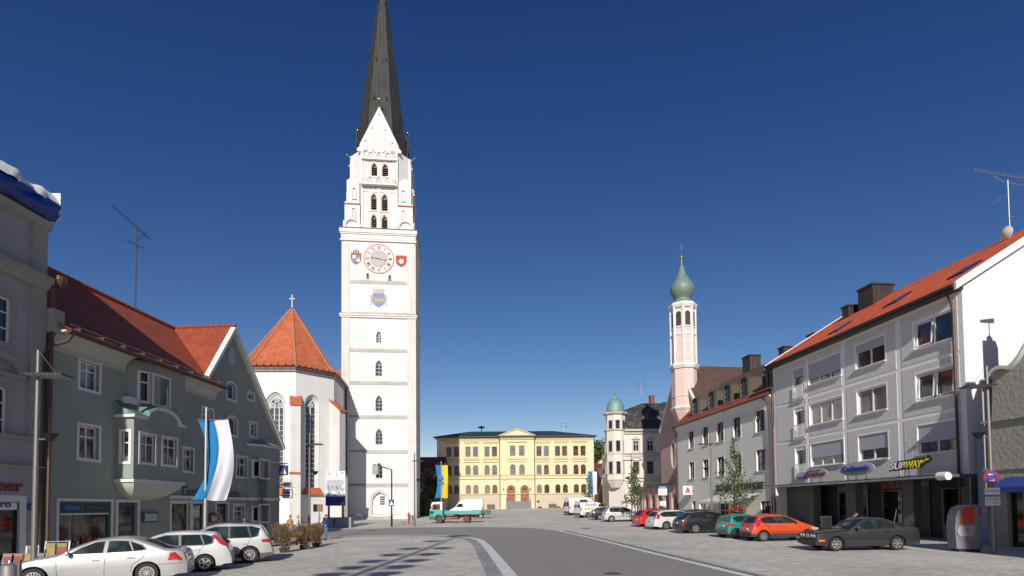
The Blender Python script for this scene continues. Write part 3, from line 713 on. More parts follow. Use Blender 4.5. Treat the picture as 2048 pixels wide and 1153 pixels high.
# ---- aerial on the inn roof
t = thing('roof_aerial', 'tall thin television aerial mast on the green inn roof', 'antenna', F.w(F.uv(333, 700)[0]+2.6, RY-.05, RZ), F.a-.4)
hm = 5.1
MB().tube([(0, 0, -.3), (0, 0, hm)], .035, 6).build('mast', PIPE, t)
m = MB(); a, b_ = Vector((-1.35, 0, hm+.6)), Vector((.75, 0, hm-.45)); m.tube([a, b_], .02, 5)
for i in range(16): p = a.lerp(b_, i/15); m.tube([p+Vector((0, -.28, 0)), p+Vector((0, .28, 0))], .008, 4)
m.tube([(0, 0, hm-.9), (.6, .1, hm-.1)], .02, 5)
for i in range(6): p = Vector((-.5+i*.18, .0, hm-1.1-.02*i)); m.tube([p+Vector((0, -.3, 0)), p+Vector((0, .3, 0))], .008, 4)
m.tube([(-.5, 0, hm-1.1), (.5, 0, hm-1.15)], .015, 4); m.build('elements', DARKM, t)
# ================= far left grey town house
FG = lf(.08, 22.6); LN = 14.0
FG = Fac(*(FG.w(-LN, 0, 0)), ANG_L)
B = thing('grey_town_house', 'grey town house with green grey pilaster and stepped cornices at the left edge', 'building', FG.o, FG.a)
wp = ub(FG, -6, 588, 22, 690); w1 = ub(FG, -6, 772, 14, 872)
VTOP = FG.uv(90, 452)[1]; zt = FG.uv(100, 372, .4)[1]
wl = []; 
for dv, q in ((0, wp), (1, w1)):
    wd = 1.15
    for k in range(4):
        u1 = q[1]-k*2.9; wl.append((u1-wd, u1, q[2], q[3]))
hs = [rect_of(q) for q in wl]
sh = ub(FG, -5, 1004, 38, 1095); sh = (sh[1]-2.6, sh[1], .25, sh[3]); hs.append(rect_of(sh))
m = MB(); wall(m, [(0, -1), (LN, -1), (LN, VTOP), (0, VTOP)], hs, 0, .2)
m.poly([(LN, 0, -1), (LN, 12, -1), (LN, 12, VTOP), (LN, 0, VTOP)]); m.poly([(0, 0, -1), (0, 0, VTOP), (0, 12, VTOP), (0, 12, -1)]); m.poly([(0, 12, -1), (0, 12, VTOP), (LN, 12, VTOP), (LN, 12, -1)])
m.build('wall', PL_GREY, B)
for q in wl: window(B, rect_of(q), G_DARK, WHITE, .16, mull=(.5,), trans=(.33, .68), fw=.07, surround=.17, sm=PL_GREYG)
window(B, rect_of(sh), G_SHOP, mat('shop_black', (.02, .02, .02), .4, vary=0), .15, surround=.25, sm=TRIMW, name='shop_window')
up0 = FG.uv(57, 700)[0]
m = MB(); m.box(up0, LN+.03, -.1, 0, FG.uv(75, 880)[1], VTOP); m.build('pilaster', PL_GREYG, B)
m = MB()
for px, py, h, d in ((80, 566, .5, .42), (80, 881, .12, .2), (80, 937, .1, .18)):
    v = FG.uv(px, py)[1]
    m.prism([(0, 0, v-h*.5), (0, -d*.35, v-h*.5), (0, -d*.6, v-h*.1), (0, -d, v+h*.1), (0, -d, v+h*.5), (0, 0, v+h*.5)], (LN+.05, 0, 0))
m.prism([(0, 0, VTOP-.25), (0, -.2, VTOP-.15), (0, -.3, VTOP+.1), (0, 0, VTOP+.1)], (LN+.1, 0, 0))
m.build('cornice', PL_GREYG, B)
MB().box(0, LN+.08, .15, .5, VTOP-.1, VTOP+.75).build('parapet', PL_GREYG, B)
m = MB()                                        # arched hood over the first-floor window
q = w1
for k in range(4):
    c = q[1]-.55-k*2.9; z = FG.uv(20, 735)[1]-.25
    o_ = [(c+1.0*cos(pi*i/14), z+.75*sin(pi*i/14)) for i in range(15)]; i_ = [(c+.82*cos(pi*i/14), z+.5*sin(pi*i/14)) for i in range(15)]
    m.add([(x, -.22, v) for x, v in o_]+[(x, -.22, v) for x, v in i_]+[(x, 0, v) for x, v in o_]+[(x, 0, v) for x, v in i_],
          [f for i in range(14) for f in ((i, i+1, i+16, i+15), (i+30, i+31, i+1, i), (i+15, i+16, i+46, i+45))])
    m.box(c-1.1, c+1.1, -.2, 0, z-.16, z-.004)
m.build('hood_mould', PL_GREYG, B, smooth=40)
m = MB(); m.prism([(-.1, .35, VTOP+.12), (-.1, .35, zt-.35), (-.1, 6.2, zt+3.3), (-.1, 12, zt-.1), (-.1, 12, VTOP+.12)], (LN+.3, 0, 0)); m.build('roof', TILE_RED, B)
m = MB(); m.tube([(LN+.12, -.2, VTOP-2.6), (LN+.16, -.22, VTOP-3.0), (LN+.16, -.22, 0)], .07, 8); m.lathe([(.05, -.25), (.16, -.1), (.24, .1), (.24, .25), (.2, .25)], 12, (LN+.28, -.45, VTOP-2.3)); m.build('downpipe', PIPE, B)
m = MB(); m.box(LN+.06, LN+.62, -.35, .3, FG.uv(104, 668)[1], FG.uv(104, 622)[1]); m.build('corner_box', PL_GREYG, B)
RD = mat('letter_red', (.22, .025, .02), .5, vary=.05)
a = FG.uv(47, 984); face_text('üttner', a[0]-1.85, a[1], .42, RD, B, out=.03, width=1.8, depth=.02, bold=.02)
a = ub(FG, 0, 1005.5, 34, 1020); s = MB(); s.box(sh[0]+.1, sh[1]-.12, .0, .1, a[2], a[3]); s.build('sign_panel', WHITE, B)
a = FG.uv(21, 1018); face_text('Marlboro', a[0]-1.75, a[1]+.06, .24, BLACK, B, out=.02, width=1.75, depth=.005, bold=.01)
t = thing('number_plate', 'small blue enamel house number plate 4 on the grey house beside the shop window', 'number plate', FG.w(FG.uv(61, 1014)[0]-.14, -.03, FG.uv(61, 1014)[1]-.13), FG.a)
MB().box(0, .3, -.02, 0, 0, .26).build('plate', BLUE, t); face_text('4', .1, .05, .16, WHITE, t, out=.022, depth=.003)
# tarpaulin over the eaves of the grey house
t = thing('roof_tarpaulin', 'white and blue tarpaulin draped over the eaves of the grey house', 'tarpaulin', FG.o, FG.a)
us = [LN-13.9+i*.18 for i in range(int(14.25/.18))]
zt = FG.uv(100, 372, .4)[1]; zb = FG.uv(100, 436, .4)[1]
rr = random.Random(5)
def wob(u, k): return .10*sin(u*2.3+k)+.07*sin(u*5.1+k*2.1)+.04*sin(u*11+k)
def tarp(k0, k1, n, mt, name, f):
    R = []
    for u in us:
        R.append([f(u, k0+(k1-k0)*j/n) for j in range(n+1)])
    return MB().rings(R, False, False).build(name, mt, t, smooth=70)
zm = zb+(zt-zb)*.48
tarp(0, 1, 8, mat('tarp_white', (.72, .72, .70), .55, vary=.08), 'white_sheet', lambda u, s_: (u, -.5+1.3*(1-s_)**2+wob(u+s_*.8, 1)*.8, zm+(zt-zm+.1)*sin((1-s_)*pi/2)+wob(u*1.1+s_, 2)*.7*(1-s_*.5)))
tarp(0, 1, 6, mat('tarp_blue', (.01, .04, .26), .35, vary=.15, scale=2), 'blue_sheet', lambda u, s_: (u, -.47-.05*s_+wob(u*1.6+s_*2.5, 3)*.5+.25*s_*s_*(1 if s_ > .8 else 0), zm+.08-(zm-zb+.06)*s_+wob(u, 4)*.3*s_))
MB().rings([[(us[-1], -.5, zb+.05), (us[-1], -.5, zt-.1), (us[-1]+.02, .9, zt+.0), (us[-1]+.02, .9, zb)]]*1+[[(us[-1]+.03, -.48, zb+.05), (us[-1]+.05, -.45, zt-.1), (us[-1]+.03, .9, zt), (us[-1]+.03, .9, zb)]], True, True).build('end_fold', MATS['tarp_white'], t)
# ================================================================ WHITE CHURCH
PL_WHITE = plaster('church_white', (.60, .585, .555), dirt=(.62, .58, .52), amount=.5, bump=.15, streak=.9)
PL_WHITE2 = plaster('church_white_clean', (.655, .65, .63), dirt=(.78, .74, .68), amount=.34, bump=.1, streak=.6)
BTILE = tiles('beaver_tail_tiles', (.60, .165, .065), (.46, .105, .04), .2, .2, dark=.45)
LEAD = seams('grey_lead', (.20, .19, .18), .5, .5, .2)
GRIME = plaster('grimy_ledge', (.42, .40, .36), amount=.8, streak=.9, bump=.3)
G_LEAD = glass('glass_leaded', (.03, .035, .04), curtain=(.09, .10, .11), thr=.5, scale=14)
B = thing('church_choir', 'white church choir with orange tiled polygonal roof and tall gothic windows', 'church', (-26.3, 68, G(-26, 68)))
O = Vector(B.location)
CZ = CAMZ+17.3                                  # eaves
cv = [(-36.0, 71.8), (-32.1, 67.8), (-26.35, 68.0), (-22.9, 71.9), (-23.85, 79.6)]
cen = (-29.3, 74.5)
def Wl(p): return Vector(p)-O
m = MB()
facets = []
for (ax, ay), (bx, by) in zip(cv, cv[1:]):
    facets.append(Fac(ax, ay, 0, atan2(by-ay, bx-ax)))
mw = MB(); glassparts = []
for i, (f, (a, b_)) in enumerate(zip(facets, zip(cv, cv[1:]))):
    L_ = (Vector(b_)-Vector(a)).length; holes = []
    if i in (1, 2):
        if i == 1: q = (f.uv(530, 900)[0], f.uv(570, 900)[0], f.uv(550, 978)[1], f.uv(548, 784)[1])
        else: q = (f.uv(609, 900)[0], f.uv(640, 900)[0], f.uv(625, 978)[1], f.uv(624, 789)[1])
        h = arch(*q, 'point', n=12, rise=(q[1]-q[0])*.62); holes = [h]; glassparts.append((f, q, i))
    t_ = MB(); wall(t_, [(0, -1), (L_, -1), (L_, CZ), (0, CZ)], holes, 0, .55)
    mw.add([f.w(*v)-O for v in t_.v], t_.f)
# splayed second reveal
mw.build('wall', PL_WHITE2, B)
for f, q, i in glassparts:
    s = .22 if i == 1 else .1
    q2 = (q[0]+.05, q[1]-.05, q[2], q[3]-.05)
    h = arch(*q2, 'point', n=12, rise=(q2[1]-q2[0])*.62)
    inner = arch(q2[0]+.3, q2[1]-.3, q2[2]+.1, q2[3]-.45, 'point', n=12, rise=(q2[1]-q2[0]-.6)*.7)
    t_ = MB(); ringm(t_, inner, h, .5, .56)
    # bevelled splay
    n = len(h); t_.add([(u, .12, v) for u, v in h]+[(u, .5, v) for u, v in inner], [(k, (k+1) % n, (k+1) % n+n, k+n) for k in range(n)])
    sp_ = MB(); sp_.add([f.w(*v)-O for v in t_.v], t_.f); sp_.build('window_splay', PL_WHITE, B, smooth=35)
    t_ = MB(); t_.poly([(u, .62, v) for u, v in inner]); w = MB().add([f.w(*v)-O for v in t_.v], t_.f).build('window', G_LEAD, B)
    u0, u1 = inner[0][0], inner[1][0]; wd = u1-u0; top = max(v for _, v in inner); v0 = inner[0][1]
    lights = 3 if i == 1 else 2
    t_ = MB()
    ringm(t_, scale_out(inner, -.07), inner, .5, .61)
    for k in range(1, lights): t_.box(u0+wd*k/lights-.05, u0+wd*k/lights+.05, .52, .61, v0, top-wd*.9)
    lw = wd/lights; zs = top-wd*.95
    def arcring(cx, cz, r, a0=0, a1=2*pi, th=.06, n_=14):
        o_ = [(cx+r*cos(a0+(a1-a0)*k/n_), cz+r*sin(a0+(a1-a0)*k/n_)) for k in range(n_+1)]; ii = [(cx+(r-th)*cos(a0+(a1-a0)*k/n_), cz+(r-th)*sin(a0+(a1-a0)*k/n_)) for k in range(n_+1)]
        t_.add([(x, .52, z) for x, z in o_]+[(x, .52, z) for x, z in ii], [(k, k+1, k+2+n_, k+1+n_) for k in range(n_)])
        t_.add([(x, .52, z) for x, z in o_]+[(x, .61, z) for x, z in o_]+[(x, .52, z) for x, z in ii]+[(x, .61, z) for x, z in ii], [f_ for k in range(n_) for f_ in ((k, k+n_+1, k+n_+2, k+1), (k+2*(n_+1), k+1+2*(n_+1), k+1+3*(n_+1), k+3*(n_+1)))])
    for k in range(lights): arcring(u0+lw*(k+.5), zs, lw/2+.02, 0, pi)
    r = wd*.19 if lights == 3 else wd*.17
    for cx, cz in (((-.24, .22), (.24, .22), (0, .60)) if lights == 3 else ((-.12, .32), (.12, .32), (0, .58))): 
        arcring((u0+u1)/2+cx*wd, zs+cz*wd+.1*wd, r)
        for a_ in range(4): arcring((u0+u1)/2+cx*wd+r*.42*cos(a_*pi/2), zs+cz*wd+.1*wd+r*.42*sin(a_*pi/2), r*.46, th=.035, n_=8)
    nb = int((zs-v0)/.62)
    for k in range(1, nb): t_.box(u0, u1, .59, .612, v0+(zs-v0)*k/nb-.018, v0+(zs-v0)*k/nb+.018)
    MB().add([f.w(*v)-O for v in t_.v], t_.f).build('tracery', PL_WHITE2, w)
    # tiled sill
    t_ = MB(); a0_, a1_ = q[0]-.35, q[1]+.35; t_.hexa([(a0_, -.38, q[2]-.75), (a1_, -.38, q[2]-.75), (a1_, .02, q[2]-.75), (a0_, .02, q[2]-.75), (q[0], -.05, q[2]+.12), (q[1], -.05, q[2]+.12), (q[1], .5, q[2]+.12), (q[0], .5, q[2]+.12)])
    MB().add([f.w(*v)-O for v in t_.v], t_.f).build('tiled_sill', BTILE, B)
# eaves cornice
def offs(pts, d): 
    out = []
    for x, y in pts:
        v = Vector((x-cen[0], y-cen[1])); k = (v.length+d)/v.length; out.append((cen[0]+v.x*k, cen[1]+v.y*k))
    return out
ex = cv+[(-27.5, 92), (-37.5, 90)]
m = MB()
for d0, d1, z0, z1 in ((-.1, .22, CZ-.45, CZ-.15), (-.1, .4, CZ-.15, CZ+.05)):
    o_ = offs(cv, d1); i_ = offs(cv, d0)
    m.rings([[Vector((*o_[k], z0))-O, Vector((*o_[k], z1))-O, Vector((*i_[k], z1))-O, Vector((*i_[k], z0))-O] for k in range(len(cv))], True, True)
m.build('cornice', LEAD, B)
APX = Vector((cen[0]-.1, cen[1], CAMZ+27.2))
e0 = offs(cv, .55); e1 = offs(cv, -.9)
pitch_z = CZ+1.0
m = MB()
for k in range(len(cv)-1):
    a, b_ = e0[k], e0[k+1]; c, d = e1[k], e1[k+1]
    m.poly([Vector((*a, CZ+.02))-O, Vector((*b_, CZ+.02))-O, Vector((*d, pitch_z+.2))-O, Vector((*c, pitch_z+.2))-O]); m.poly([Vector((*c, pitch_z+.2))-O, Vector((*d, pitch_z+.2))-O, APX-O])
bk = Vector((-33.5, 96, CAMZ+27.2))
last = e1[-1]; m.poly([Vector((*last, pitch_z+.2))-O, Vector((last[0]-2.0, 100, pitch_z+.2))-O, bk-O, APX-O])
m.poly([Vector((*e0[-1], CZ+.02))-O, Vector((e0[-1][0]-2.2, 100, CZ+.02))-O, Vector((last[0]-2.0, 100, pitch_z+.2))-O, Vector((*last, pitch_z+.2))-O])
m.poly([Vector((*e1[0], pitch_z+.2))-O, APX-O, bk-O, Vector((-40, 96, pitch_z+.2))-O])
m.build('roof', BTILE, B)
m = MB(); RT = mat('ridge_mortar', (.50, .20, .12), .85, vary=.5, scale=5)
for k in range(len(cv)):
    a = Vector((*e0[k], CZ+.05)); c = Vector((*e1[k], pitch_z+.24)); pts = [a.lerp(c, t/3) for t in range(4)]+[c.lerp(APX, t/26) for t in range(1, 26)]
    for p_, q_ in zip(pts, pts[1:]): m.tube([p_-O, p_.lerp(q_, .93)-O], [.12, .15], 6)
m.build('hip_ridge', RT, B)
m = MB(); m.lathe([(.12, 0), (.07, .3), (.05, .5)], 8, tuple(APX-O)); 
p = APX-O; m.box(p.x-.05, p.x+.05, p.y-.05, p.y+.05, p.z+.4, p.z+1.7); m.box(p.x-.35, p.x+.35, p.y-.05, p.y+.05, p.z+1.1, p.z+1.22)
m.build('cross', PL_WHITE2, B)
m = MB()
for k in range(len(cv)-1):
    a, b_ = Vector((*offs(cv, .45)[k], CZ+.14)), Vector((*offs(cv, .45)[k+1], CZ+.14)); m.tube([a-O, b_-O], .09, 6)
    for t in range(7): p = a.lerp(b_, (t+.5)/7); m.box(p.x-O.x-.04, p.x-O.x+.04, p.y-O.y-.02, p.y-O.y+.3, p.z-O.z, p.z-O.z+.3)
m.build('gutter', DARKM, B)
# buttresses at the corners
for k, (dx, dy), zt_px, z2 in ((1, (-.45, -.89), None, None), (2, (.36, -.93), 790, 946), (3, (.93, -.36), 800, None)):
    c = Vector(cv[k]); d = Vector((dx, dy)).normalized(); s_ = Vector((-d.y, d.x)); hw = .58
    zt = CAMZ+13.6 if zt_px is None else atY(c.x, zt_px, c.y).z if False else CAMZ+(1018.5-(zt_px or 790))*c.y/FPX
    L0 = 1.35; zb_ = CAMZ+(1018.5-812)*68/FPX
    g = G(c.x, c.y)-1
    def P(a, b2, z): v = c+d*a+s_*b2; return Vector((v.x, v.y, z))-O
    m = MB(); m.hexa([P(L0, -hw, g), P(L0, hw, g), P(-.4, hw, g), P(-.4, -hw, g), P(L0, -hw, zb_-.1), P(L0, hw, zb_-.1), P(-.4, hw, zt-.1), P(-.4, -hw, zt-.1)])
    zm_ = CAMZ+(1018.5-950)*68/FPX; m.hexa([P(L0+.35, -hw-.02, g), P(L0+.35, hw+.02, g), P(0, hw+.02, g), P(0, -hw-.02, g), P(L0+.35, -hw-.02, zm_), P(L0+.35, hw+.02, zm_), P(0, hw+.02, zm_), P(0, -hw-.02, zm_)])
    m.build('buttress', PL_WHITE, B)
    m = MB(); h2 = hw+.1
    m.hexa([P(L0+.15, -h2, zb_-.1), P(L0+.15, h2, zb_-.1), P(-.3, h2, zt-.05), P(-.3, -h2, zt-.05), P(L0+.15, -h2, zb_+.02), P(L0+.15, h2, zb_+.02), P(-.3, h2, zt+.12), P(-.3, -h2, zt+.12)])
    m.hexa([P(L0+.45, -h2, zm_), P(L0+.45, h2, zm_), P(L0, h2, zm_), P(L0, -h2, zm_), P(L0+.45, -h2, zm_+.05), P(L0+.45, h2, zm_+.05), P(L0, h2, zm_+.3), P(L0, -h2, zm_+.3)])
    m.build('buttress_tiles', BTILE, B)
# low sacristy roof between choir and tower, drain pipe
m = MB(); m.box(-27-O.x, -24.7-O.x, 80.6-O.y, 86-O.y, -1, CAMZ+18.6-O.z); m.build('link_wall', plaster('link_pink', (.60, .42, .36)), B)
m = MB(); m.hexa([Vector(p)-O for p in ((-27.6, 80.1, CAMZ+18.6), (-24.5, 80.1, CAMZ+18.6), (-24.6, 86, CAMZ+18.6), (-27.6, 86, CAMZ+18.6), (-27.3, 82.5, CAMZ+20.6), (-24.65, 82.5, CAMZ+20.6), (-24.65, 86, CAMZ+20.6), (-27.3, 86, CAMZ+20.6))]); m.build('link_roof', BTILE, B)
m = MB(); m.tube([Vector((-23.6, 79.2, CZ))-O, Vector((-23.55, 79.25, CZ-.8))-O, Vector((-23.5, 79.3, .5))-O], .13, 8); m.build('downpipe', DARKM, B)
# ---------------------------------------------------------------- TOWER
TA = radians(6.3); TX, TY = -24.4, 80.0; TW = 10.5; TG = G(-19, 80)
T = Fac(TX, TY, 0, TA)
B = thing('church_tower', 'tall white gothic church tower with clock and dark pointed spire', 'church tower', T.o, TA)
def tv(py, px=758): return T.uv(px, py)[1]
def tu(px, py=760): return T.uv(px, py)[0]
ZC = tv(459)
holes = []; tw = []
for l, t, r, b_ in ((752.4, 663, 762.8, 685), (751, 721, 764.2, 752), (751, 791.4, 764.6, 822), (751.3, 858, 764.8, 888.7), (751.5, 926, 764.8, 956.5)):
    q = (tu(l, (t+b_)/2), tu(r, (t+b_)/2), tv(b_), tv(t)); h = arch(*q, 'point', n=8); holes.append(h); tw.append((h, G_BLUE, True))
for l, t, r, b_ in ((732.5, 547, 738.3, 558), (776.7, 549, 782.5, 560.5)):
    q = (tu(l, t), tu(r, t), tv(b_), tv(t)); h = arch(*q, 'point', n=8); holes.append(h); tw.append((h, BLACK, False))
dq = (tu(744, 1010), tu(775, 1010), TG+.45, tv(985)); dh = arch(*dq, 'point', n=10, rise=1.45)
uL, uR = tu(699), tu(815)
bands = [(566.5, 530), (703, 645), (768, 710), (836, 775), (905.5, 843), (972.5, 912), (1033, 979)]
m = MB(); wall(m, [(0, -1), (TW, -1), (TW, ZC), (0, ZC)], holes+[dh], .0, .4)
for s_ in range(3):
    c = [(TW, 0), (TW, TW), (0, TW), (0, 0)]; a, b_ = c[s_], c[s_+1]; m.poly([(a[0], a[1], -1), (b_[0], b_[1], -1), (b_[0], b_[1], ZC), (a[0], a[1], ZC)])
m.build('wall', PL_WHITE2, B)
for h, g, fr in tw:
    if fr: window(B, h, g, GREYM, .32, mull=(.5,), trans=(.25, .5, .72), fw=.05, bar=.035, sill=.06, sm=PL_WHITE)
    else: window(B, h, g, PL_WHITE, .3, fw=.03, sill=.12, sm=GRIME)
# corner strips all round, string courses, cornices
m = MB()
for a, b_ in ((0, uL), (uR, TW)):
    m.box(a-.01, b_, -.1, 0, -1, ZC-2.2)
m.box(TW, TW+.1, -.1, 1.2, -1, ZC-2.2); m.box(TW, TW+.1, TW-1.2, TW+.1, -1, ZC-2.2)
m.build('corner_strip', PL_WHITE, B)
m = MB()
for yb, _ in bands[:-1]:
    v = tv(yb)
    for (x0, x1, y0_, y1_) in ((uL, uR, -.16, 0),): m.prism([(x0, 0, v-.22), (x0, y0_*.6, v-.1), (x0, y0_, v+.02), (x0, 0, v+.34)], (x1-x0, 0, 0))
    m.prism([(TW, 1.2, v-.2), (TW+.16, 1.2, v), (TW, 1.2, v+.3)], (0, TW-2.4, 0))
m.build('string_course', PL_WHITE, B)
m = MB()
for yb, _ in bands[:-1]: v = tv(yb); m.hexa([(uL+.02, -.165, v+.028), (uR-.02, -.165, v+.028), (uR-.02, -.003, v+.35), (uL+.02, -.003, v+.35), (uL+.02, -.165, v+.04), (uR-.02, -.165, v+.04), (uR-.02, -.003, v+.362), (uL+.02, -.003, v+.362)])
m.build('ledge_grime', GRIME, B)
def sq(mb, d, z0, z1, mi=0, top_in=0.0):
    a = -d; b_ = TW+d; t = top_in
    mb.hexa([(a, a, z0), (b_, a, z0), (b_, b_, z0), (a, b_, z0), (a+t, a+t, z1), (b_-t, a+t, z1), (b_-t, b_-t, z1), (a+t, b_-t, z1)], mi)
m = MB(); v = tv(632); sq(m, .22, v-.35, v-.1); sq(m, .34, v-.1, v+.06); sq(m, .3, v-.75, v-.6, top_in=.02) if False else None
z480 = tv(481); sq(m, .22, z480-.25, z480-.02); sq(m, .10, z480+.12, ZC-.9); sq(m, .22, ZC-.9, ZC-.7); sq(m, .32, ZC-.7, ZC-.12)
sq(m, .10, TG-.6, tv(1030)); 
m.build('cornice', PL_WHITE2, B)
m = MB(); sq(m, .30, v+.062, v+.5, top_in=.28); sq(m, .2, z480-.018, z480+.118, top_in=.1); sq(m, .09, tv(1030)+.002, tv(1030)+.12, top_in=.08)
m.build('ledge_grime', GRIME, B)
m = MB(); sq(m, .38, ZC-.118, ZC-.02); m.build('ledge_tiles', mat('ledge_brown', (.10, .04, .025), .7, vary=.3), B)
# drip under the upper cornice (scallops)
# portal
m = MB(); o1 = scale_out(dh, .5); ringm(m, scale_out(dh, .22), o1, -.2, .0); ringm(m, dh, scale_out(dh, .2), -.08, .0)
m.build('portal', PL_WHITE, B)
d = MB().poly([(u, .35, v_) for u, v_ in dh]).build('door', mat('door_white', (.70, .67, .62), .6, vary=.06), B)
a = (tu(760, 1000), tu(768.5, 1000), tv(1010), tv(993)); w = MB(); w.box(a[0], a[1], .30, .345, a[2], a[3]); w.build('pane', G_DARK, d)
w = MB()
for i in range(1, 3): w.box(a[0]+(a[1]-a[0])*i/3-.02, a[0]+(a[1]-a[0])*i/3+.02, .285, .299, a[2], a[3])
for i in range(1, 4): w.box(a[0], a[1], .283, .298, a[2]+(a[3]-a[2])*i/4-.02, a[2]+(a[3]-a[2])*i/4+.02)
w.build('grille', WHITE, d)
m = MB(); m.box(dq[0]-.9, dq[1]+.7, -.9, .1, TG-.3, TG+.22); m.box(dq[0]-.5, dq[1]+.4, -.6, .1, TG+.2, TG+.42); m.build('doorstep', STONE, B)
# clock
CR = mat('clock_red', (.62, .22, .17), .7, vary=.15, scale=4); CBk = mat('clock_black', (.03, .035, .035), .6, vary=.1)
cc = T.uv(757.8, 518.5); R_ = 30.9/1024*0+ (tu(788.6, 518)-tu(727, 518))/2
def disc(mb, r, y0_, n=48, c=cc): mb.prism([(c[0]+r*cos(2*pi*i/n), y0_, c[1]+r*sin(2*pi*i/n)) for i in range(n)][::-1], (0, .03, 0)); return mb
def annul(r0, r1, y_, mt, name):
    n = 48; q = MB(); i_ = [(cc[0]+r0*cos(2*pi*k/n), cc[1]+r0*sin(2*pi*k/n)) for k in range(n)]; o_ = [(cc[0]+r1*cos(2*pi*k/n), cc[1]+r1*sin(2*pi*k/n)) for k in range(n)]
    ringm(q, i_, o_, y_, y_+.03); return q.build(name, mt, ck)
ck = disc(MB(), R_, -.05).build('clock_face', PL_WHITE2, B)
annul(R_*.92, R_, -.07, CR, 'outer_ring'); annul(R_*.50, R_*.55, -.07, CR, 'inner_ring')
disc(MB(), R_*.5, -.065).build('disc', mat('clock_grey', (.42, .44, .44), .7, vary=.2, scale=5), ck)
m = MB()
for i, s_ in enumerate(['XII', 'I', 'II', 'III', 'IIII', 'V', 'VI', 'VII', 'VIII', 'IX', 'X', 'XI']):
    an = radians(90-30*i); rad = Vector((cos(an), sin(an))); tg = Vector((sin(an), -cos(an)))
    if i in (4, 5, 6, 7, 8): tg = tg
    def pt(x, r): v = rad*r+tg*x; return (cc[0]+v.x, -.06, cc[1]+v.y)
    wds = {'I': .11, 'V': .26, 'X': .26}; tot = sum(wds[c_] for c_ in s_); x = -tot/2; r0, r1 = R_*.62, R_*.86
    def st(x0, x1, th): m.prism([pt(x0-th, r0), pt(x0+th, r0), pt(x1+th, r1), pt(x1-th, r1)], (0, -.015, 0))
    for c_ in s_:
        wd = wds[c_]
        if c_ == 'I': st(x+wd/2, x+wd/2, .034)
        elif c_ == 'V': st(x+wd/2, x+.05, .04); st(x+wd/2, x+wd-.04, .018)
        else: st(x+wd-.04, x+.04, .04); st(x+.04, x+wd-.04, .018)
        x += wd
m.build('numerals', CBk, ck)
m = MB()
def hand(a_, L_, w_, tail):
    an = radians(90-a_); d = Vector((cos(an), sin(an))); n_ = Vector((-d.y, d.x))
    pts = [d*-tail+n_*w_, d*-tail-n_*w_, d*L_*.7-n_*w_*.6, d*L_*.72-n_*w_*1.8, d*L_, d*L_*.72+n_*w_*1.8, d*L_*.7+n_*w_*.6]
    m.prism([(cc[0]+p.x, -.085, cc[1]+p.y) for p in pts], (0, -.02, 0))
hand(278, R_*.55, .06, R_*.1); hand(103, R_*.52, .05, R_*.08); m.build('hands', CBk, ck)
m = MB(); hh = m
an = radians(-72); 
hand(163, R_*.8, .04, -R_*.6); m.build('long_hand_tip', CBk, ck)
# painted coats of arms
def shield(cu, cv_, w, h, parts, name):
    out = [(-.5, .5), (.5, .5), (.5, -.05), (.38, -.3), (0, -.5), (-.38, -.3), (-.5, -.05)]
    s_ = MB().prism([(cu+x*w, -.02, cv_+y*h) for x, y in out][::-1], (0, .02, 0)).build(name, parts[0], B)
    return s_
RU = mat('arms_rust', (.32, .17, .10), .8, vary=.4, scale=6); RD2 = mat('arms_red', (.42, .08, .06), .8, vary=.3, scale=6); BL2 = mat('arms_blue', (.22, .30, .52), .8, vary=.3, scale=5); OCH = mat('arms_ochre', (.60, .38, .14), .8, vary=.2, scale=6); PG = mat('arms_grey', (.35, .37, .36), .8, vary=.3, scale=6)
c = T.uv(712.3, 518); w_ = tu(723, 518)-tu(702, 518); sh_ = shield(c[0], c[1], w_, w_*1.2, [RU], 'coat_of_arms')
m = MB()
for x, y, mt_ in ((-.2, .16, 0), (.2, .16, 1), (-.2, -.12, 1), (.2, -.12, 0)): m.box(c[0]+(x-.16)*w_, c[0]+(x+.16)*w_, -.035, -.021, c[1]+(y-.13)*w_*1.2, c[1]+(y+.13)*w_*1.2, mt_)
m.build('quarters', [PL_WHITE2, BL2], sh_)
m = MB()
for x in (-.22, 0, .22): m.prism([(c[0]+x*w_-.12, -.02, c[1]+.62*w_), (c[0]+x*w_+.12, -.02, c[1]+.62*w_), (c[0]+x*w_+.1, -.02, c[1]+.95*w_-abs(x)*.6), (c[0]+x*w_-.1, -.02, c[1]+.95*w_-abs(x)*.6)][::-1], (0, .02, 0))
m.build('crown', RU, sh_)
c = T.uv(802.5, 523.3); w_ = tu(813.5, 523)-tu(791.5, 523); sh_ = shield(c[0], c[1], w_, w_*1.1, [RD2], 'coat_of_arms')
m = MB(); m.prism([(c[0]+.28*w_*cos(2*pi*i/10)*(1 if i % 2 else .7), -.035, c[1]+.28*w_*sin(2*pi*i/10)*(1 if i % 2 else .7)) for i in range(10)], (0, .014, 0)); m.build('rosette', PL_WHITE2, sh_)
c = T.uv(757.5, 602); w_ = tu(770, 602)-tu(745, 602); sh_ = shield(c[0], c[1], w_, w_*1.15, [BL2], 'coat_of_arms')
z_ = [(-.4, -.08), (-.3, .12), (-.2, -.05), (-.08, .14), (.03, -.05), (.13, .14), (.24, -.05), (.33, .12), (.42, -.05)]
m = MB(); m.prism([(c[0]+x*w_, -.035, c[1]+(y-.1)*w_) for x, y in z_]+[(c[0]+x*w_, -.035, c[1]+(y+.12)*w_) for x, y in z_[::-1]], (0, .014, 0)); m.build('zigzag', OCH, sh_)
m = MB()
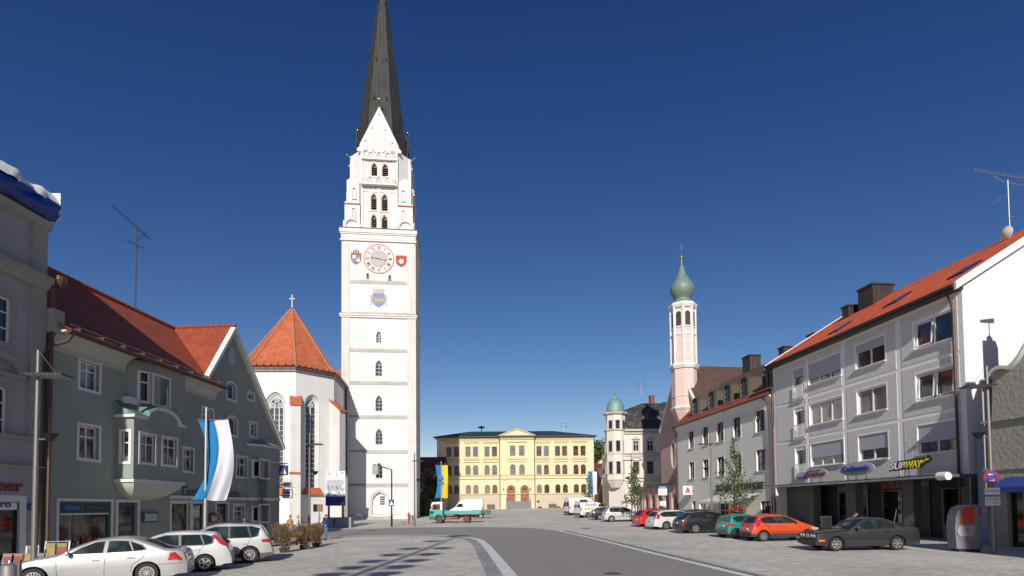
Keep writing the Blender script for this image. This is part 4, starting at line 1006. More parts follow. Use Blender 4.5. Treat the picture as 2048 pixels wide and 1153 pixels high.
for i in range(5): x = (i-2)*.2; m.prism([(c[0]+x*w_*.8-.08, -.02, c[1]+.62*w_), (c[0]+x*w_*.8+.08, -.02, c[1]+.62*w_), (c[0]+x*w_+.16, -.02, c[1]+.98*w_), (c[0]+x*w_-.1, -.02, c[1]+.98*w_)], (0, .02, 0))
m.box(c[0]-.4*w_, c[0]+.4*w_, -.03, -.005, c[1]+.55*w_, c[1]+.66*w_)
for sx in (-1, 1): m.prism([(c[0]+sx*(.52+.05*sin(i*1.6))*w_, -.02, c[1]+(.45-i*.17)*w_) for i in range(6)]+[(c[0]+sx*(.63+.04*sin(i*1.6))*w_, -.02, c[1]+(.45-i*.17)*w_) for i in range(5, -1, -1)], (0, .02, 0))
m.build('crown', PG, sh_)
# ---- octagonal belfry
hc = TW/2; fa = 2.55; 
def octo(h, f): return [(-f, -h), (f, -h), (h, -f), (h, f), (f, h), (-f, h), (-h, f), (-h, -f)]
def zz(py): return tv(py)
H1, F1 = 4.35, 2.55           # lower belfry
z_a, z_b, z_c = ZC, zz(366), zz(296)
def lay(mb, h, f, z0, z1, h2=None, f2=None, mi=0):
    a = [(hc+x, hc+y, z0) for x, y in octo(h, f)]; b_ = [(hc+x, hc+y, z1) for x, y in octo(h2 or h, f2 or f)]; mb.rings([a, b_], True, True, mi)
LOUV = mat('louvre_brown', (.12, .055, .03), .7, vary=.3)
mw = MB(); lv = []
F_ = Fac(*(T.w(hc, hc-H1, 0)), TA)
def bx_(l, t, r, b_, out=0): a = F_.uv(l, t); c_ = F_.uv(r, b_); return (a[0], c_[0], c_[1], a[1])
rows = [(743, 327, 754.5, 352.5), (764.5, 328.5, 776.5, 354), (742.3, 388, 753.3, 420.5), (763.5, 389.5, 775.3, 422.5), (742.5, 430, 753.3, 456), (763.5, 432, 775, 457.5)]
ops = [bx_(*r) for r in rows]
for k in range(8):
    pts = octo(H1, F1); a, b_ = pts[k], pts[(k+1) % 8]; L_ = sqrt((a[0]-b_[0])**2+(a[1]-b_[1])**2)
    hs = []
    if k == 0: hs = [arch(q[0]+L_/2, q[1]+L_/2, q[2], q[3], 'point', n=8) for q in ops]
    elif k in (2, 6): hs = [arch(q[0]+L_/2, q[1]+L_/2, q[2], q[3], 'point', n=8) for q in ops]
    t_ = MB(); wall(t_, [(0, ZC-.1), (L_, ZC-.1), (L_, z_c+.2), (0, z_c+.2)], hs, 0, .35)
    an = atan2(b_[1]-a[1], b_[0]-a[0]); M_ = Matrix.Translation((hc+a[0], hc+a[1], 0)) @ Matrix.Rotation(an, 4, 'Z')
    mw.add([M_ @ Vector(v) for v in t_.v], t_.f)
    for h in hs: lv.append((h, M_))
mw.build('belfry_wall', PL_WHITE2, B)
for h, M_ in lv:
    u0, u1 = h[0][0], h[1][0]; v0, v1 = h[0][1], max(p[1] for p in h)
    w = MB().add([M_ @ Vector((u, .33, v)) for u, v in h], [tuple(range(len(h)))]).build('louvre_window', BLACK, B)
    t_ = MB(); n = 5 if v1-v0 < 2.2 else 6
    for i in range(n): z = v0+.06+(v1-v0)*.78*i/n; t_.hexa([(u0, .1, z), (u1, .1, z), (u1, .3, z+.16), (u0, .3, z+.16), (u0, .1, z+.06), (u1, .1, z+.06), (u1, .3, z+.22), (u0, .3, z+.22)])
    MB().add([M_ @ Vector(v) for v in t_.v], t_.f).build('slats', LOUV, w)
    t_ = MB(); ringm(t_, scale_out(h, .08), scale_out(h, .26), -.1, .01); MB().add([M_ @ Vector(v) for v in t_.v], t_.f).build('surround', PL_WHITE, w)
# blind arcades (two balustrade rows) on the front and sides
m = MB(); mg = MB()
def placeF(t_, k, L_=None):
    pts = octo(H1, F1); a, b_ = pts[k], pts[(k+1) % 8]; an = atan2(b_[1]-a[1], b_[0]-a[0]); M_ = Matrix.Translation((hc+(a[0]+b_[0])/2, hc+(a[1]+b_[1])/2, 0)) @ Matrix.Rotation(an, 4, 'Z')
    return [M_ @ Vector(v) for v in t_.v]
for k in (0, 2, 6):
    for (ya, yb, d) in ((298, 312.5, .30), (350.5, 365.5, .62)):
        za, zb2 = zz(ya), zz(yb)
        t_ = MB(); t_.box(-2.6, 2.6, -d-.1, 0, zb2-.18, zb2-.003)
        t2 = MB(); t2.box(-2.45, 2.45, -d+.08, 0, zb2, za-.25)
        for c in (-1.25, 0, 1.25):
            h = arch(c-.42, c+.42, zb2, za-.1, 'point', n=8, rise=.6); ringm(t_, h, scale_out(h, .2), -d, -d+.25)
        m.add(placeF(t_, k), t_.f); mg.add(placeF(t2, k), t2.f)
    t_ = MB(); 
    for c in (-1.9, -.62, .62, 1.9): h = arch(c-.26, c+.26, zz(377), zz(370), 'round', n=6); ringm(t_, h, scale_out(h, .12), -.1, .0)
    t_.box(-.12, .12, -.2, 0, ZC, zz(372)); t_.box(-2.15, -2.0, -.14, 0, zz(352), zz(315)); t_.box(2.0, 2.15, -.14, 0, zz(352), zz(315))
    m.add(placeF(t_, k), t_.f)
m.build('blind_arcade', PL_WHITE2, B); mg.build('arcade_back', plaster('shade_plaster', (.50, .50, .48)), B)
# octagon shoulders: vertical shafts on the corners
m = MB()
for k, (x, y) in enumerate(octo(H1, F1)): m.lathe([(.26, ZC), (.26, z_c+.1)], 6, (hc+x*.985, hc+y*.985, 0)); 
for k, (x, y) in enumerate(octo(H1, F1)):
    if k in (1, 2, 0, 7, 6, 3): m.box(hc+x*1.01-.14, hc+x*1.01+.14, hc+y*1.01-.14, hc+y*1.01+.14, zz(360), zz(308))
m.build('corner_shaft', PL_WHITE2, B)
# corner blocks (two stages) with tiled slopes
for sx, sy in ((-1, -1), (1, -1), (1, 1), (-1, 1)):
    def Q(a, b_, z): return (hc+sx*a, hc+sy*b_, z)
    m = MB(); E = hc+.02
    def blk(lo, hi, z0, z1): m.hexa([Q(lo, lo, z0), Q(hi, lo, z0), Q(hi, hi, z0), Q(lo, hi, z0), Q(lo, lo, z1), Q(hi, lo, z1), Q(hi, hi, z1), Q(lo, hi, z1)])
    m_l = 2.75
    blk(m_l, E-.35, ZC, zz(404)); blk(m_l+.1, E-.6, zz(404), zz(360))
    # gabled caps
    a, b_ = m_l+.1, E-.6; zg = zz(360); zt = zz(350)
    m.add([Q(a, b_, zg), Q(b_, b_, zg), Q((a+b_)/2, b_, zt), Q(a, a, zg), Q(b_, a, zg), Q((a+b_)/2, a, zt)], [(0, 1, 2), (3, 5, 4), (0, 2, 5, 3), (1, 4, 5, 2)])
    m.build('corner_block', PL_WHITE2, B)
    m = MB(); a, b_ = m_l, E-.25; z0, z1 = zz(408), zz(400)
    m.add([Q(a, b_, z0), Q(b_, b_, z0), Q(b_, a, z0), Q(a+.1, b_-.5, z1), Q(b_-.5, b_-.5, z1), Q(b_-.5, a+.1, z1), Q(a, b_, z0-.12), Q(b_, b_, z0-.12), Q(b_, a, z0-.12)], [(0, 1, 4, 3), (1, 2, 5, 4), (0, 6, 7, 1), (1, 7, 8, 2)])
    m.build('corner_tiles', BTILE, B)
    m = MB()                                   # semicircular gablets and blind niches
    for ax in (0, 1):
        for (c, r, z0, z1, y_) in ((3.85, 1.25, ZC, ZC+1.75, E-.32+.02), (3.55, .34, zz(398), zz(374), E-.58), (3.6, .3, zz(436), zz(416), E-.33)):
            o_ = arch(c-r, c+r, z0, z1 if r < 1 else ZC+1.75, 'round', n=12); i_ = arch(c-r*.68, c+r*.68, z0+(.0 if r > 1 else .05), (z1 if r < 1 else ZC+1.75)-r*.34, 'round', n=12)
            n = len(o_)
            for (p_, q_, d0, d1) in ((i_, o_, y_+.16, y_-.02),):
                f4 = lambda u, v, d: Q(u, d, v) if ax == 0 else Q(d, u, v)
                vs = [f4(u, v, d0) for u, v in p_]+[f4(u, v, d0) for u, v in q_]+[f4(u, v, d1) for u, v in p_]+[f4(u, v, d1) for u, v in q_]
                m.add(vs, [f for i in range(n) for j in [(i+1) % n] for f in ((i, i+n, j+n, j), (i+2*n, i, j, j+2*n), (i+n, i+3*n, j+3*n, j+n))])
    m.build('gablet', PL_WHITE, B)
# spire
SLATE = seams('spire_copper', (.017, .019, .017), .5, .7, .0, var=.3, c2=(.024, .027, .023))
SH, SF = 4.2, 2.6; zs0 = zz(299); zt = zz(-128)
m = MB(); pr = [(1.0, zs0), (.93, zz(270)), (.86, zz(235)), (.012, zt)]
m.rings([[(hc+x*k, hc+y*k, z) for x, y in octo(SH*.97, SF*.8)] for k, z in pr], True, True)
m.build('spire', SLATE, B)
m = MB()
for z, k in ((zz(-50), .21), (zz(85), .51), (zz(175), .715)):
    for s_ in (-1, 1): m.lathe([(.09, -.2), (.09, .2)], 8, (hc+s_*(.32+.85*k), hc-4.45*k*1.0, z))
m.build('spire_vent', BLACK, B)
m = MB(); mc = MB(); mb2 = MB()
for k in range(4):
    M_ = Matrix.Translation((hc, hc, 0)) @ Matrix.Rotation(k*pi/2, 4, 'Z')
    y_ = -(H1+.12) if k in (0, 2) else -3.9; g0 = zz(286); g1 = zz(210) if k in (0, 2) else zz(236); gw = 2.72 if k in (0, 2) else 2.0
    t_ = MB(); wall(t_, [(-gw-.55, zz(298)), (gw+.55, zz(298)), (gw+.5, zz(293)), (gw, g0), (0, g1), (-gw, g0), (-gw-.5, zz(293))], [], y_, .1)
    t3 = MB(); t3.prism([(-gw, y_-.02, g0), (0, y_-.02, g1), (0, y_-.02, g1+.35), (-gw-.18, y_-.02, g0)], (0, .25, 0)); t3.prism([(0, y_-.02, g1), (gw, y_-.02, g0), (gw+.18, y_-.02, g0), (0, y_-.02, g1+.35)], (0, .25, 0))
    (m if k == 0 else mc).add([M_ @ Vector(v) for v in t3.v], t3.f)
    for c, zt_ in ((-1.95, zz(276)), (-1.0, zz(250)), (0, zz(222)), (1.0, zz(252)), (1.95, zz(279))):
        h = arch(c-.2, c+.2, zz(295), zt_, 'round', n=6); ringm(t_, h, scale_out(h, .09), y_-.12, y_+.0)
    (m if k in (0, 2) else mc).add([M_ @ Vector(v) for v in t_.v], t_.f)
    t_ = MB(); t_.add([(-gw, y_+.05, g0), (0, y_+.05, g1+.2), (gw, y_+.05, g0), (0, -2.4, g1+.2), (-gw, -3.2, g0), (gw, -3.2, g0)], [(0, 1, 3, 4), (1, 2, 5, 3)])
    mc.add([M_ @ Vector(v) for v in t_.v], t_.f)
    t_ = MB(); t_.lathe([(.1, 0), (.05, .15), (.05, 1.0)], 6, (0, y_+.05, g1+.2)); mc.add([M_ @ Vector(v) for v in t_.v], t_.f)
    t_ = MB(); t_.ball((0, y_+.05, g1+1.42), .24); mb2.add([M_ @ Vector(v) for v in t_.v], t_.f)
m.build('gable', PL_WHITE2, B); mc.build('gable_roof', SLATE, B); mb2.build('gilded_ball', GOLD, B, smooth=60)
m = MB()
for sx in (-1, 1): x = hc+sx*4.6; m.tube([(x, hc-2.4, zz(295)), (x+sx*.35, hc-2.6, zz(293)), (x+sx*.6, hc-2.7, zz(291))], [.14, .09, .04], 6); m.tube([(x+sx*.5, hc-2.7, zz(292)), (x+sx*.45, hc-2.5, zz(288))], .04, 5)
m.build('gargoyle', COPPER, B)
m = MB(); m.box(.0, TW, 0, TW, z_c, z_c+.01) if False else None
# ================================================================ YELLOW SCHOOL
YEL = plaster('school_yellow', (.655, .585, .375), dirt=(.9, .85, .7), amount=.2, bump=.1, streak=.3)
YELD = plaster('school_ochre', (.54, .46, .27), dirt=(.9, .85, .7), amount=.25, bump=.05)
SPL = plaster('school_plinth', (.50, .43, .33), dirt=(.8, .8, .8), amount=.3, bump=.15)
SROOF = seams('school_roof', (.045, .075, .065), .7, .5, .3, var=.3)
FRB = mat('frame_brown', (.14, .055, .035), .5, vary=.1); DOORW = mat('door_orange_wood', (.34, .115, .04), .5, vary=.2, scale=4)
SY = 122.0; SF_ = Fac((874-1024)*SY/FPX, SY, 0, radians(.35)); SG = G(0, SY)
B = thing('yellow_school', 'long yellow town school with green roof, central pediment and outdoor stairs', 'school', SF_.o, SF_.a)
SW = SF_.uv(1188, 950)[0]; f = SF_
RO = .55                                   # centre projects
FR = Fac(*(f.w(0, -RO, 0)), f.a)
r0, r1 = FR.uv(1001, 950)[0], FR.uv(1068.5, 950)[0]
def Z(py, F_=f): return F_.uv(1030, py)[1]
xs = lambda l: [860+v/6.02 for v in l]
top = [229, 319, 458, 548, 686, 776, 1312, 1399, 1535, 1620, 1755, 1842]; gf = [235, 322, 462, 553, 692, 782, 1317, 1407, 1540, 1630, 1762, 1850]
EZS = Z(874.5); hw = .53
wl = []
for i, x in enumerate(xs(top)):
    c = f.uv(x, 900)[0]; dark = i in (8, 9, 10, 11)
    wl.append((c, arch(c-hw, c+hw, Z(913), Z(893.5)), 0)); wl.append((c, arch(c-hw, c+hw, Z(950), Z(930.5), 'round'), 0))
for x in xs(gf): c = f.uv(x, 980)[0]; wl.append((c, arch(c-hw, c+hw, Z(987), Z(970), 'round'), 0))
rl = []
for x in xs([995, 1105]):
    c = FR.uv(x, 900)[0]; rl.append((c, arch(c-hw-.03, c+hw+.03, Z(912, FR), Z(892, FR)))); rl.append((c, arch(c-hw-.03, c+hw+.03, Z(950, FR), Z(929.5, FR), 'round')))
dl = []
for x in (975.5, 1140.5):
    c = FR.uv(860+x/6.02, 980)[0]; dl.append(arch(c-.8, c+.8, Z(1003, FR), Z(972, FR), 'round', n=12))
m = MB(); wall(m, [(0, -1), (SW, -1), (SW, EZS), (0, EZS)], [w[1] for w in wl if not (r0-.3 < w[0] < r1+.3)], 0, .22)
wall(m, [(r0, -1), (r1, -1), (r1, EZS), (r0, EZS)], [w[1] for w in rl]+dl, -RO, .22)
m.poly([(r0, -RO, -1), (r0, 0, -1), (r0, 0, EZS), (r0, -RO, EZS)]); m.poly([(r1, -RO, -1), (r1, 0, -1), (r1, 0, EZS), (r1, -RO, EZS)])
for a, b_ in (((SW, 0), (SW, 16)), ((SW, 16), (0, 16)), ((0, 16), (0, 0))): m.poly([(*a, -1), (*b_, -1), (*b_, EZS), (*a, EZS)])
m.build('wall', YEL, B)
gcols = [glass('school_glass', (.10, .115, .135), curtain=(.16, .18, .20), scale=.9), glass('school_glass_dark', (.03, .02, .02), curtain=(.09, .06, .05))]
rr = random.Random(11)
for c, h, k in wl:
    if r0-.3 < c < r1+.3: continue
    g = gcols[1 if c > (r1+3.5) or rr.random() < .15 else 0]
    window(B, h, g, FRB, .16, mull=(.5,), trans=(.34, .64) if len(h) == 4 else (.3, .58), fw=.07, bar=.05, surround=.13, sm=YELD)
for c, h in rl: window(B, h, gcols[0], FRB, .16, y=-RO, mull=(.5,), trans=(.34, .64), fw=.07, bar=.05, surround=.13, sm=YELD)
for h in dl:
    u0, u1 = h[0][0], h[1][0]; v0 = h[0][1]; v1 = max(p[1] for p in h)
    d = MB().poly([(u, -RO+.2, v) for u, v in h]).build('door', DOORW, B)
    t_ = MB(); ringm(t_, scale_out(h, -.14), h, -RO+.12, -RO+.199); t_.box((u0+u1)/2-.04, (u0+u1)/2+.04, -RO+.13, -RO+.199, v0, v1-.9); t_.box(u0+.1, u1-.1, -RO+.11, -RO+.199, v1-.95, v1-.83)
    for a in (u0+.22, (u0+u1)/2+.1):
        for z in (v0+.2, v0+1.2): t_.box(a, a+.42, -RO+.17, -RO+.198, z, z+.8)
    t_.build('frame', mat('door_trim', (.26, .085, .03), .5, vary=.2, scale=4), d)
    hh = arch(u0+.3, u1-.3, v1-.8, v1-.35, 'round', n=8); MB().poly([(u, -RO+.19, v) for u, v in hh]).build('fanlight', BLACK, d)
    t_ = MB(); ringm(t_, h, scale_out(h, .16), -RO-.06, -RO+.01); t_.build('surround', mat('door_arch', (.42, .17, .07), .7), d)
# ledges above and below the window pairs, pilasters, string courses
m = MB()
pairs = [(xs(top)[i]+xs(top)[i+1])/2 for i in range(0, 12, 2)]
for x in pairs:
    c = f.uv(x, 900)[0]
    for py, w_, d, h in ((884.5, 1.75, .2, .16), (886.5, 1.6, .1, .2), (919.5, 1.8, .16, .14), (924, 1.65, .2, .14), (917, 1.6, .06, .3)): z = Z(py); m.box(c-w_, c+w_, -d, -.001, z-h/2, z+h/2)
c = FR.uv(1034.5, 900)[0]
for py, w_, d, h in ((884, 2.1, .22, .2), (918, 2.2, .2, .14), (923.5, 1.9, .18, .14)): z = Z(py, FR); m.box(c-w_, c+w_, -RO-d, -RO-.001, z-h/2, z+h/2)
m.build('window_ledge', YELD, B)
m = MB()
for (x0, x1, y_, F_) in ((-.05, r0-.01, 0, f), (r1+.01, SW+.05, 0, f), (r0-.08, r1+.08, -RO, FR)):
    for py, d, h in ((951.5, .16, .14), (957.5, .2, .16), (988.5, .2, .14), (876.5, .3, .14), (878.6, .2, .2)): z = Z(py, F_); m.box(x0, x1, y_-d, y_-.001, z-h/2, z+h/2)
m.build('string_course', YELD, B)
m = MB(); z = Z(881)
for i in range(int(SW/.42)):
    u = .1+i*.42
    if r0-.2 < u < r1+.1: continue
    m.box(u, u+.2, -.22, -.002, z-.1, z+.14)
m.build('dentils', YELD, B)
m = MB()
pb = [0.0]+[f.uv((a+b_)/2, 900)[0]-.55 for a, b_ in zip(pairs, pairs[1:])]+[SW-1.15]
for u in (0.0, pb[1]-.0, pb[2]-.0, pb[4], pb[5], SW-1.0):
    if r0-1.5 < u < r1+.4: continue
    m.box(u, u+1.0, -.07, -.001, Z(949.8), Z(882))
for u in (r0, r1-1.2): m.box(u, u+1.2, -RO-.06, -RO-.001, Z(949.8), Z(882))
m.build('pilaster', YEL, B)
m = MB(); 
for (x0, x1, y_) in ((-.05, r0-.01, 0), (r1+.01, SW+.05, 0)):
    m.box(x0, x1, y_-.1, y_-.001, -1, Z(990)); 
    for i in range(3): zz_ = Z(1015-i*7.5); m.box(x0-.01, x1+.01, y_-.13, y_-.1, zz_-.35, zz_+.28)
m.build('plinth', SPL, B)
for x in (1079, 1090, 1112, 1118):
    pass
m = MB()
for px in (1079.5, 1117): c = f.uv(px, 1014)[0]; h = arch(c-.6, c+.6, SG-.1, SG+.55, 'round', n=8, rise=.5) if False else [(c+.55*cos(pi*i/8), SG-.05+.5*sin(pi*i/8)) for i in range(9)]; m.prism([(u, -.15, v) for u, v in h], (0, .01, 0))
m.box(f.uv(1074, 1006)[0], f.uv(1079, 1006)[0], -.15, -.14, Z(1006), Z(1002)); m.build('cellar_light', BLACK, B)
# roof
m = MB(); e = .75; RZs = Z(861); ry = 6.2; a, b_ = f.uv(938, 861)[0]-.2, f.uv(1108, 861)[0]+.2
zE = EZS+.12
m.poly([(-e, -e, zE), (SW+e, -e, zE), (b_, ry, RZs+.62), (a, ry, RZs+.62)]); m.poly([(SW+e, -e, zE), (SW+e, 17, zE), (b_, 10, RZs+.62), (b_, ry, RZs+.62)]); m.poly([(-e, 17, zE), (-e, -e, zE), (a, ry, RZs+.62), (a, 10, RZs+.62)]); m.poly([(a, ry, RZs+.62), (b_, ry, RZs+.62), (b_, 10, RZs+.62), (a, 10, RZs+.62)]); m.poly([(SW+e, 17, zE), (-e, 17, zE), (a, 10, RZs+.62), (b_, 10, RZs+.62)])
m.build('roof', SROOF, B)
m = MB(); m.box(-e-.03, SW+e+.03, -e-.03, 0, zE-.16, zE-.01); m.box(r0-.4, r1+.4, -RO-.7, -e-.031, zE-.16, zE+.06); m.build('eaves', mat('eaves_dark', (.05, .055, .05), .5), B)
ped = [(r0-.45, zE+.1), (r1+.45, zE+.1), ((r0+r1)/2, Z(856.5, FR))]
m = MB(); m.prism([(u, -RO-.35, v) for u, v in ped], (0, .25, 0)); m.build('pediment', YEL, B)
m = MB(); ringm(m, scale_out(ped, -.32), scale_out(ped, .05), -RO-.55, -RO-.2); m.build('pediment_frame', mat('pediment_trim', (.48, .44, .33), .7), B)
m = MB(); o_ = scale_out(ped, .12); m.poly([(o_[0][0], -RO-.6, o_[0][1]), (o_[2][0], -RO-.6, o_[2][1]), (o_[2][0], 5, o_[2][1]), (o_[0][0], 0, o_[0][1])]); m.poly([(o_[2][0], -RO-.6, o_[2][1]), (o_[1][0], -RO-.6, o_[1][1]), (o_[1][0], 0, o_[1][1]), (o_[2][0], 5, o_[2][1])]); m.build('pediment_roof', SROOF, B)
m = MB()
for u in (r0-.15, r1+.15): m.tube([(u, -.9, zE-.1), (u, -.15, zE-1.0), (u, -.12, 2)], .08, 6)
m.build('downpipe', DARKM, B)
m = MB()
for s_, n in ((-1, 1), (0, 1), (1, 1)): c = (r0+r1)/2+s_*2.8; z = Z(957, FR); m.prism([(c-.55, -RO-.25, z), (c+.55, -RO-.25, z), (c+.35, -RO-.1, z-.45), (c-.35, -RO-.1, z-.45)], (0, .1, 0))
m.build('bracket', YELD, B)
m = MB(); st0, st1 = FR.uv(1012, 1010)[0], FR.uv(1062, 1010)[0]; zt_ = Z(1003, FR)-.02; n = 8
for i in range(n): m.box(st0+.25, st1-.25, -RO-3.1+i*.28, -RO-3.1+(i+1)*.28+(.9 if i == n-1 else 0), SG-.5, SG+(zt_-SG)*(i+1)/n)
m.build('stairs', mat('stair_stone', (.22, .23, .23), .8, vary=.3, scale=2), B)
m = MB()
for u in (st0, st1-.25): m.hexa([(u, -RO-3.3, SG-.5), (u+.25, -RO-3.3, SG-.5), (u+.25, -RO, SG-.5), (u, -RO, SG-.5), (u, -RO-3.3, SG+.5), (u+.25, -RO-3.3, SG+.5), (u+.25, -RO, zt_+.9), (u, -RO, zt_+.9)])
m.build('stair_cheek', mat('cheek_stone', (.28, .30, .28), .8, vary=.2), B)
m = MB(); 
for px in (1007.5, 1061): c = FR.uv(px, 978); m.tube([(c[0], -RO, c[1]), (c[0], -RO-.35, c[1]+.05)], .03, 5); m.lathe([(.06, -.25), (.13, 0), (.05, .12)], 6, (c[0], -RO-.38, c[1]))
m.build('wall_lamp', DARKM, B)
t = thing('siren', 'mushroom shaped roof siren on the school roof', 'siren', f.w(f.uv(960, 860)[0], 6.5, Z(861)+.6), f.a)
MB().tube([(0, 0, 0), (0, 0, .9)], .1, 8).build('post', DARKM, t); MB().lathe([(.2, .75), (.9, .95), (.85, 1.05), (.3, 1.3), (.05, 1.35)], 16).build('hood', DARKM, t, smooth=40)
def aerial(label, loc, h, rz, k=1.0):
    t = thing('roof_aerial', label, 'antenna', loc, rz)
    MB().tube([(0, 0, -.3), (0, 0, h)], .03*k, 6).build('mast', GALV, t); m = MB()
    for j, (z, L_) in enumerate(((h, .5), (h*.72, .8), (h*.55, .7))):
        m.tube([(-L_*k, 0, z), (L_*k, 0, z)], .018*k, 4)
        for i in range(5): m.tube([(-L_*k+i*L_*k/2, -.25*k, z), (-L_*k+i*L_*k/2, .25*k, z)], .01*k, 4)
    m.build('elements', GALV, t); return t
aerial('thin aerial on the right part of the school roof', f.w(f.uv(1133, 862)[0], 6.0, Z(863)+.5), 2.0, .4, 1.3)
for i, px in enumerate((981, 1104)):
    c = f.uv(px, 1010)[0]
    t = thing('bench', ['brown slatted bench at the school wall behind the white van', 'brown slatted bench at the school wall right of the stairs'][i], 'bench', f.w(c-.75, -.9, SG), f.a, 'benches along the school')
    m = MB()
    for k in range(4): m.box(0, 1.7, .28, .31, .5+k*.13, .6+k*.13)
    m.build('backrest', WOOD, t); m = MB()
    for k in range(4): m.box(0, 1.7, -.2+k*.12, -.11+k*.12, .42, .45)
    m.build('seat', WOOD, t)
    for u in (.1, 1.5): MB().box(u, u+.08, -.15, .28, 0, .42).build('leg', DARKM, t)
# ---- small house with red roof left, white house with red roof right, shed in front
def simple_house(label, p, ang, w, d, he, hr, wm, rm, name='small_house', ridge='x', win=()):
    B = thing(name, label, 'house', p, ang); m = MB()
    if ridge == 'y':
        pts = [(0, -2), (w, -2), (w, he), (w/2, hr), (0, he)]
        wall(m, pts, [rect_of(q) for q in win], 0, .15); m.poly([(w, 0, -2), (w, d, -2), (w, d, he), (w, 0, he)]); m.poly([(0, 0, -2), (0, 0, he), (0, d, he), (0, d, -2)]); m.poly([(u, d, v) for u, v in pts][::-1]); m.build('wall', wm, B)
        k = (hr-he)/(w/2); m = MB(); e = .4
        m.hexa([(-e, -e, he-k*e), (w/2, -e, hr), (w/2, d, hr), (-e, d, he-k*e), (-e, -e, he-k*e+.2), (w/2, -e, hr+.2), (w/2, d, hr+.2), (-e, d, he-k*e+.2)]); m.hexa([(w/2, -e, hr), (w+e, -e, he-k*e), (w+e, d, he-k*e), (w/2, d, hr), (w/2, -e, hr+.2), (w+e, -e, he-k*e+.2), (w+e, d, he-k*e+.2), (w/2, d, hr+.2)]); m.build('roof', rm, B)
    else:
        wall(m, [(0, -2), (w, -2), (w, he), (0, he)], [rect_of(q) for q in win], 0, .15)
        for u in (0, w): m.poly([(u, 0, -2), (u, d, -2), (u, d, he), (u, d/2, hr), (u, 0, he)])
        m.poly([(0, d, -2), (w, d, -2), (w, d, he), (0, d, he)]); m.build('wall', wm, B)
        m = MB(); e = .4; k = (hr-he)/(d/2); m.poly([(-e, -e, he-k*e+.05), (w+e, -e, he-k*e+.05), (w+e, d/2, hr+.05), (-e, d/2, hr+.05)]); m.poly([(-e, d+e, he-k*e+.05), (-e, d/2, hr+.05), (w+e, d/2, hr+.05), (w+e, d+e, he-k*e+.05)]); m.build('roof', rm, B)
    for q in win: window(B, rect_of(q), G_DARK, WHITE, .12, mull=(.5,), fw=.08, sill=.08)
    return B
DKT = tiles('dark_red_tiles', (.20, .045, .03), (.14, .035, .025), .25, .3)
h_ = lambda py, Y: CAMZ+(1016-py)*Y/FPX
simple_house('low cream house with dark red roof behind the bushes beside the tower', (-24, 112, 0), 0, 10, 9, h_(940, 112), h_(914, 116), plaster('cream_render', (.60, .52, .36)), DKT, win=[(4.5, 5.4, 4.2, 5.6), (7.2, 8.1, 4.2, 5.6)])
simple_house('white gabled house with red roof beyond the right end of the school', (22.3, 150, 0), radians(-8), 8, 10, h_(934, 150), h_(908, 150), plaster('chalk_render', (.78, .78, .76)), tiles('orange_tiles', (.50, .11, .04), (.42, .09, .03), .25, .3), ridge='y', win=[(2.2, 3.1, h_(928, 150), h_(922, 150)), (5.0, 5.9, h_(928, 150), h_(922, 150))])
simple_house('low house with grey roof between the school and the beige corner building', (20.5, 128, 0), radians(0), 6, 9, h_(958, 128), h_(938, 128), plaster('peach_render', (.62, .45, .30)), seams('grey_sheet_roof', (.20, .22, .24), .5, .5, .3), ridge='x', win=[(1.0, 1.9, h_(975, 128), h_(965, 128))])
simple_house('dark red roofed house behind the grey shed beyond the school', (19.5, 140, 0), 0, 7, 7, h_(950, 140), h_(928, 140), MATS['peach_render'], DKT)
# ================================================================ RIGHT SIDE
RXL = 26.4; RK_ = -.1232; ANG_R = atan2(-1, .1232)
def rf(x_off, y): return Fac(RXL+RK_*y+x_off, y, 0, ANG_R)     # local x runs towards the camera
PL_APT = plaster('apartment_white', (.86, .845, .79), dirt=(.8, .8, .8), amount=.3, bump=.35, streak=.5)
PL_PANEL = plaster('apartment_grey_panel', (.64, .62, .585), dirt=(.8, .8, .8), amount=.3, bump=.6, streak=.5, bscale=7)
PL_GAB = plaster('gable_white', (.72, .71, .69), dirt=(.85, .84, .82), amount=.3, bump=.15, streak=.6)
PL_PHAR = plaster('pharmacy_grey', (.68, .66, .60), dirt=(.8, .8, .75), amount=.35, bump=.3, streak=.6)
TILE_OR = tiles('orange_pantiles', (.80, .14, .035), (.62, .095, .025), .26, .38, wave=True, dark=.22, bump=1.6)
TILE_BR = tiles('brown_flat_tiles', (.12, .065, .048), (.09, .048, .036), .2, .18, dark=.4)
BRONZE = seams('bronze_sheet', (.075, .055, .045), .4, .5, .4, var=.35)
BRONZE2 = seams('olive_sheet', (.13, .11, .075), .45, .5, .3, var=.3)
SHUT = mat('roller_shutter', (.44, .42, .46), .6, vary=.06)
def _slats(m):
    n = m.node_tree; b = n.nodes['Principled BSDF']; tc = N(n, 'ShaderNodeTexCoord'); w = N(n, 'ShaderNodeTexWave', Scale=2.6); w.bands_direction = 'Z'
    n.links.new(tc.outputs['Object'], w.inputs['Vector']); bu = N(n, 'ShaderNodeBump', Strength=.5, Distance=.01); n.links.new(w.outputs['Fac'], bu.inputs['Height']); n.links.new(bu.outputs[0], b.inputs['Normal'])
_slats(SHUT)
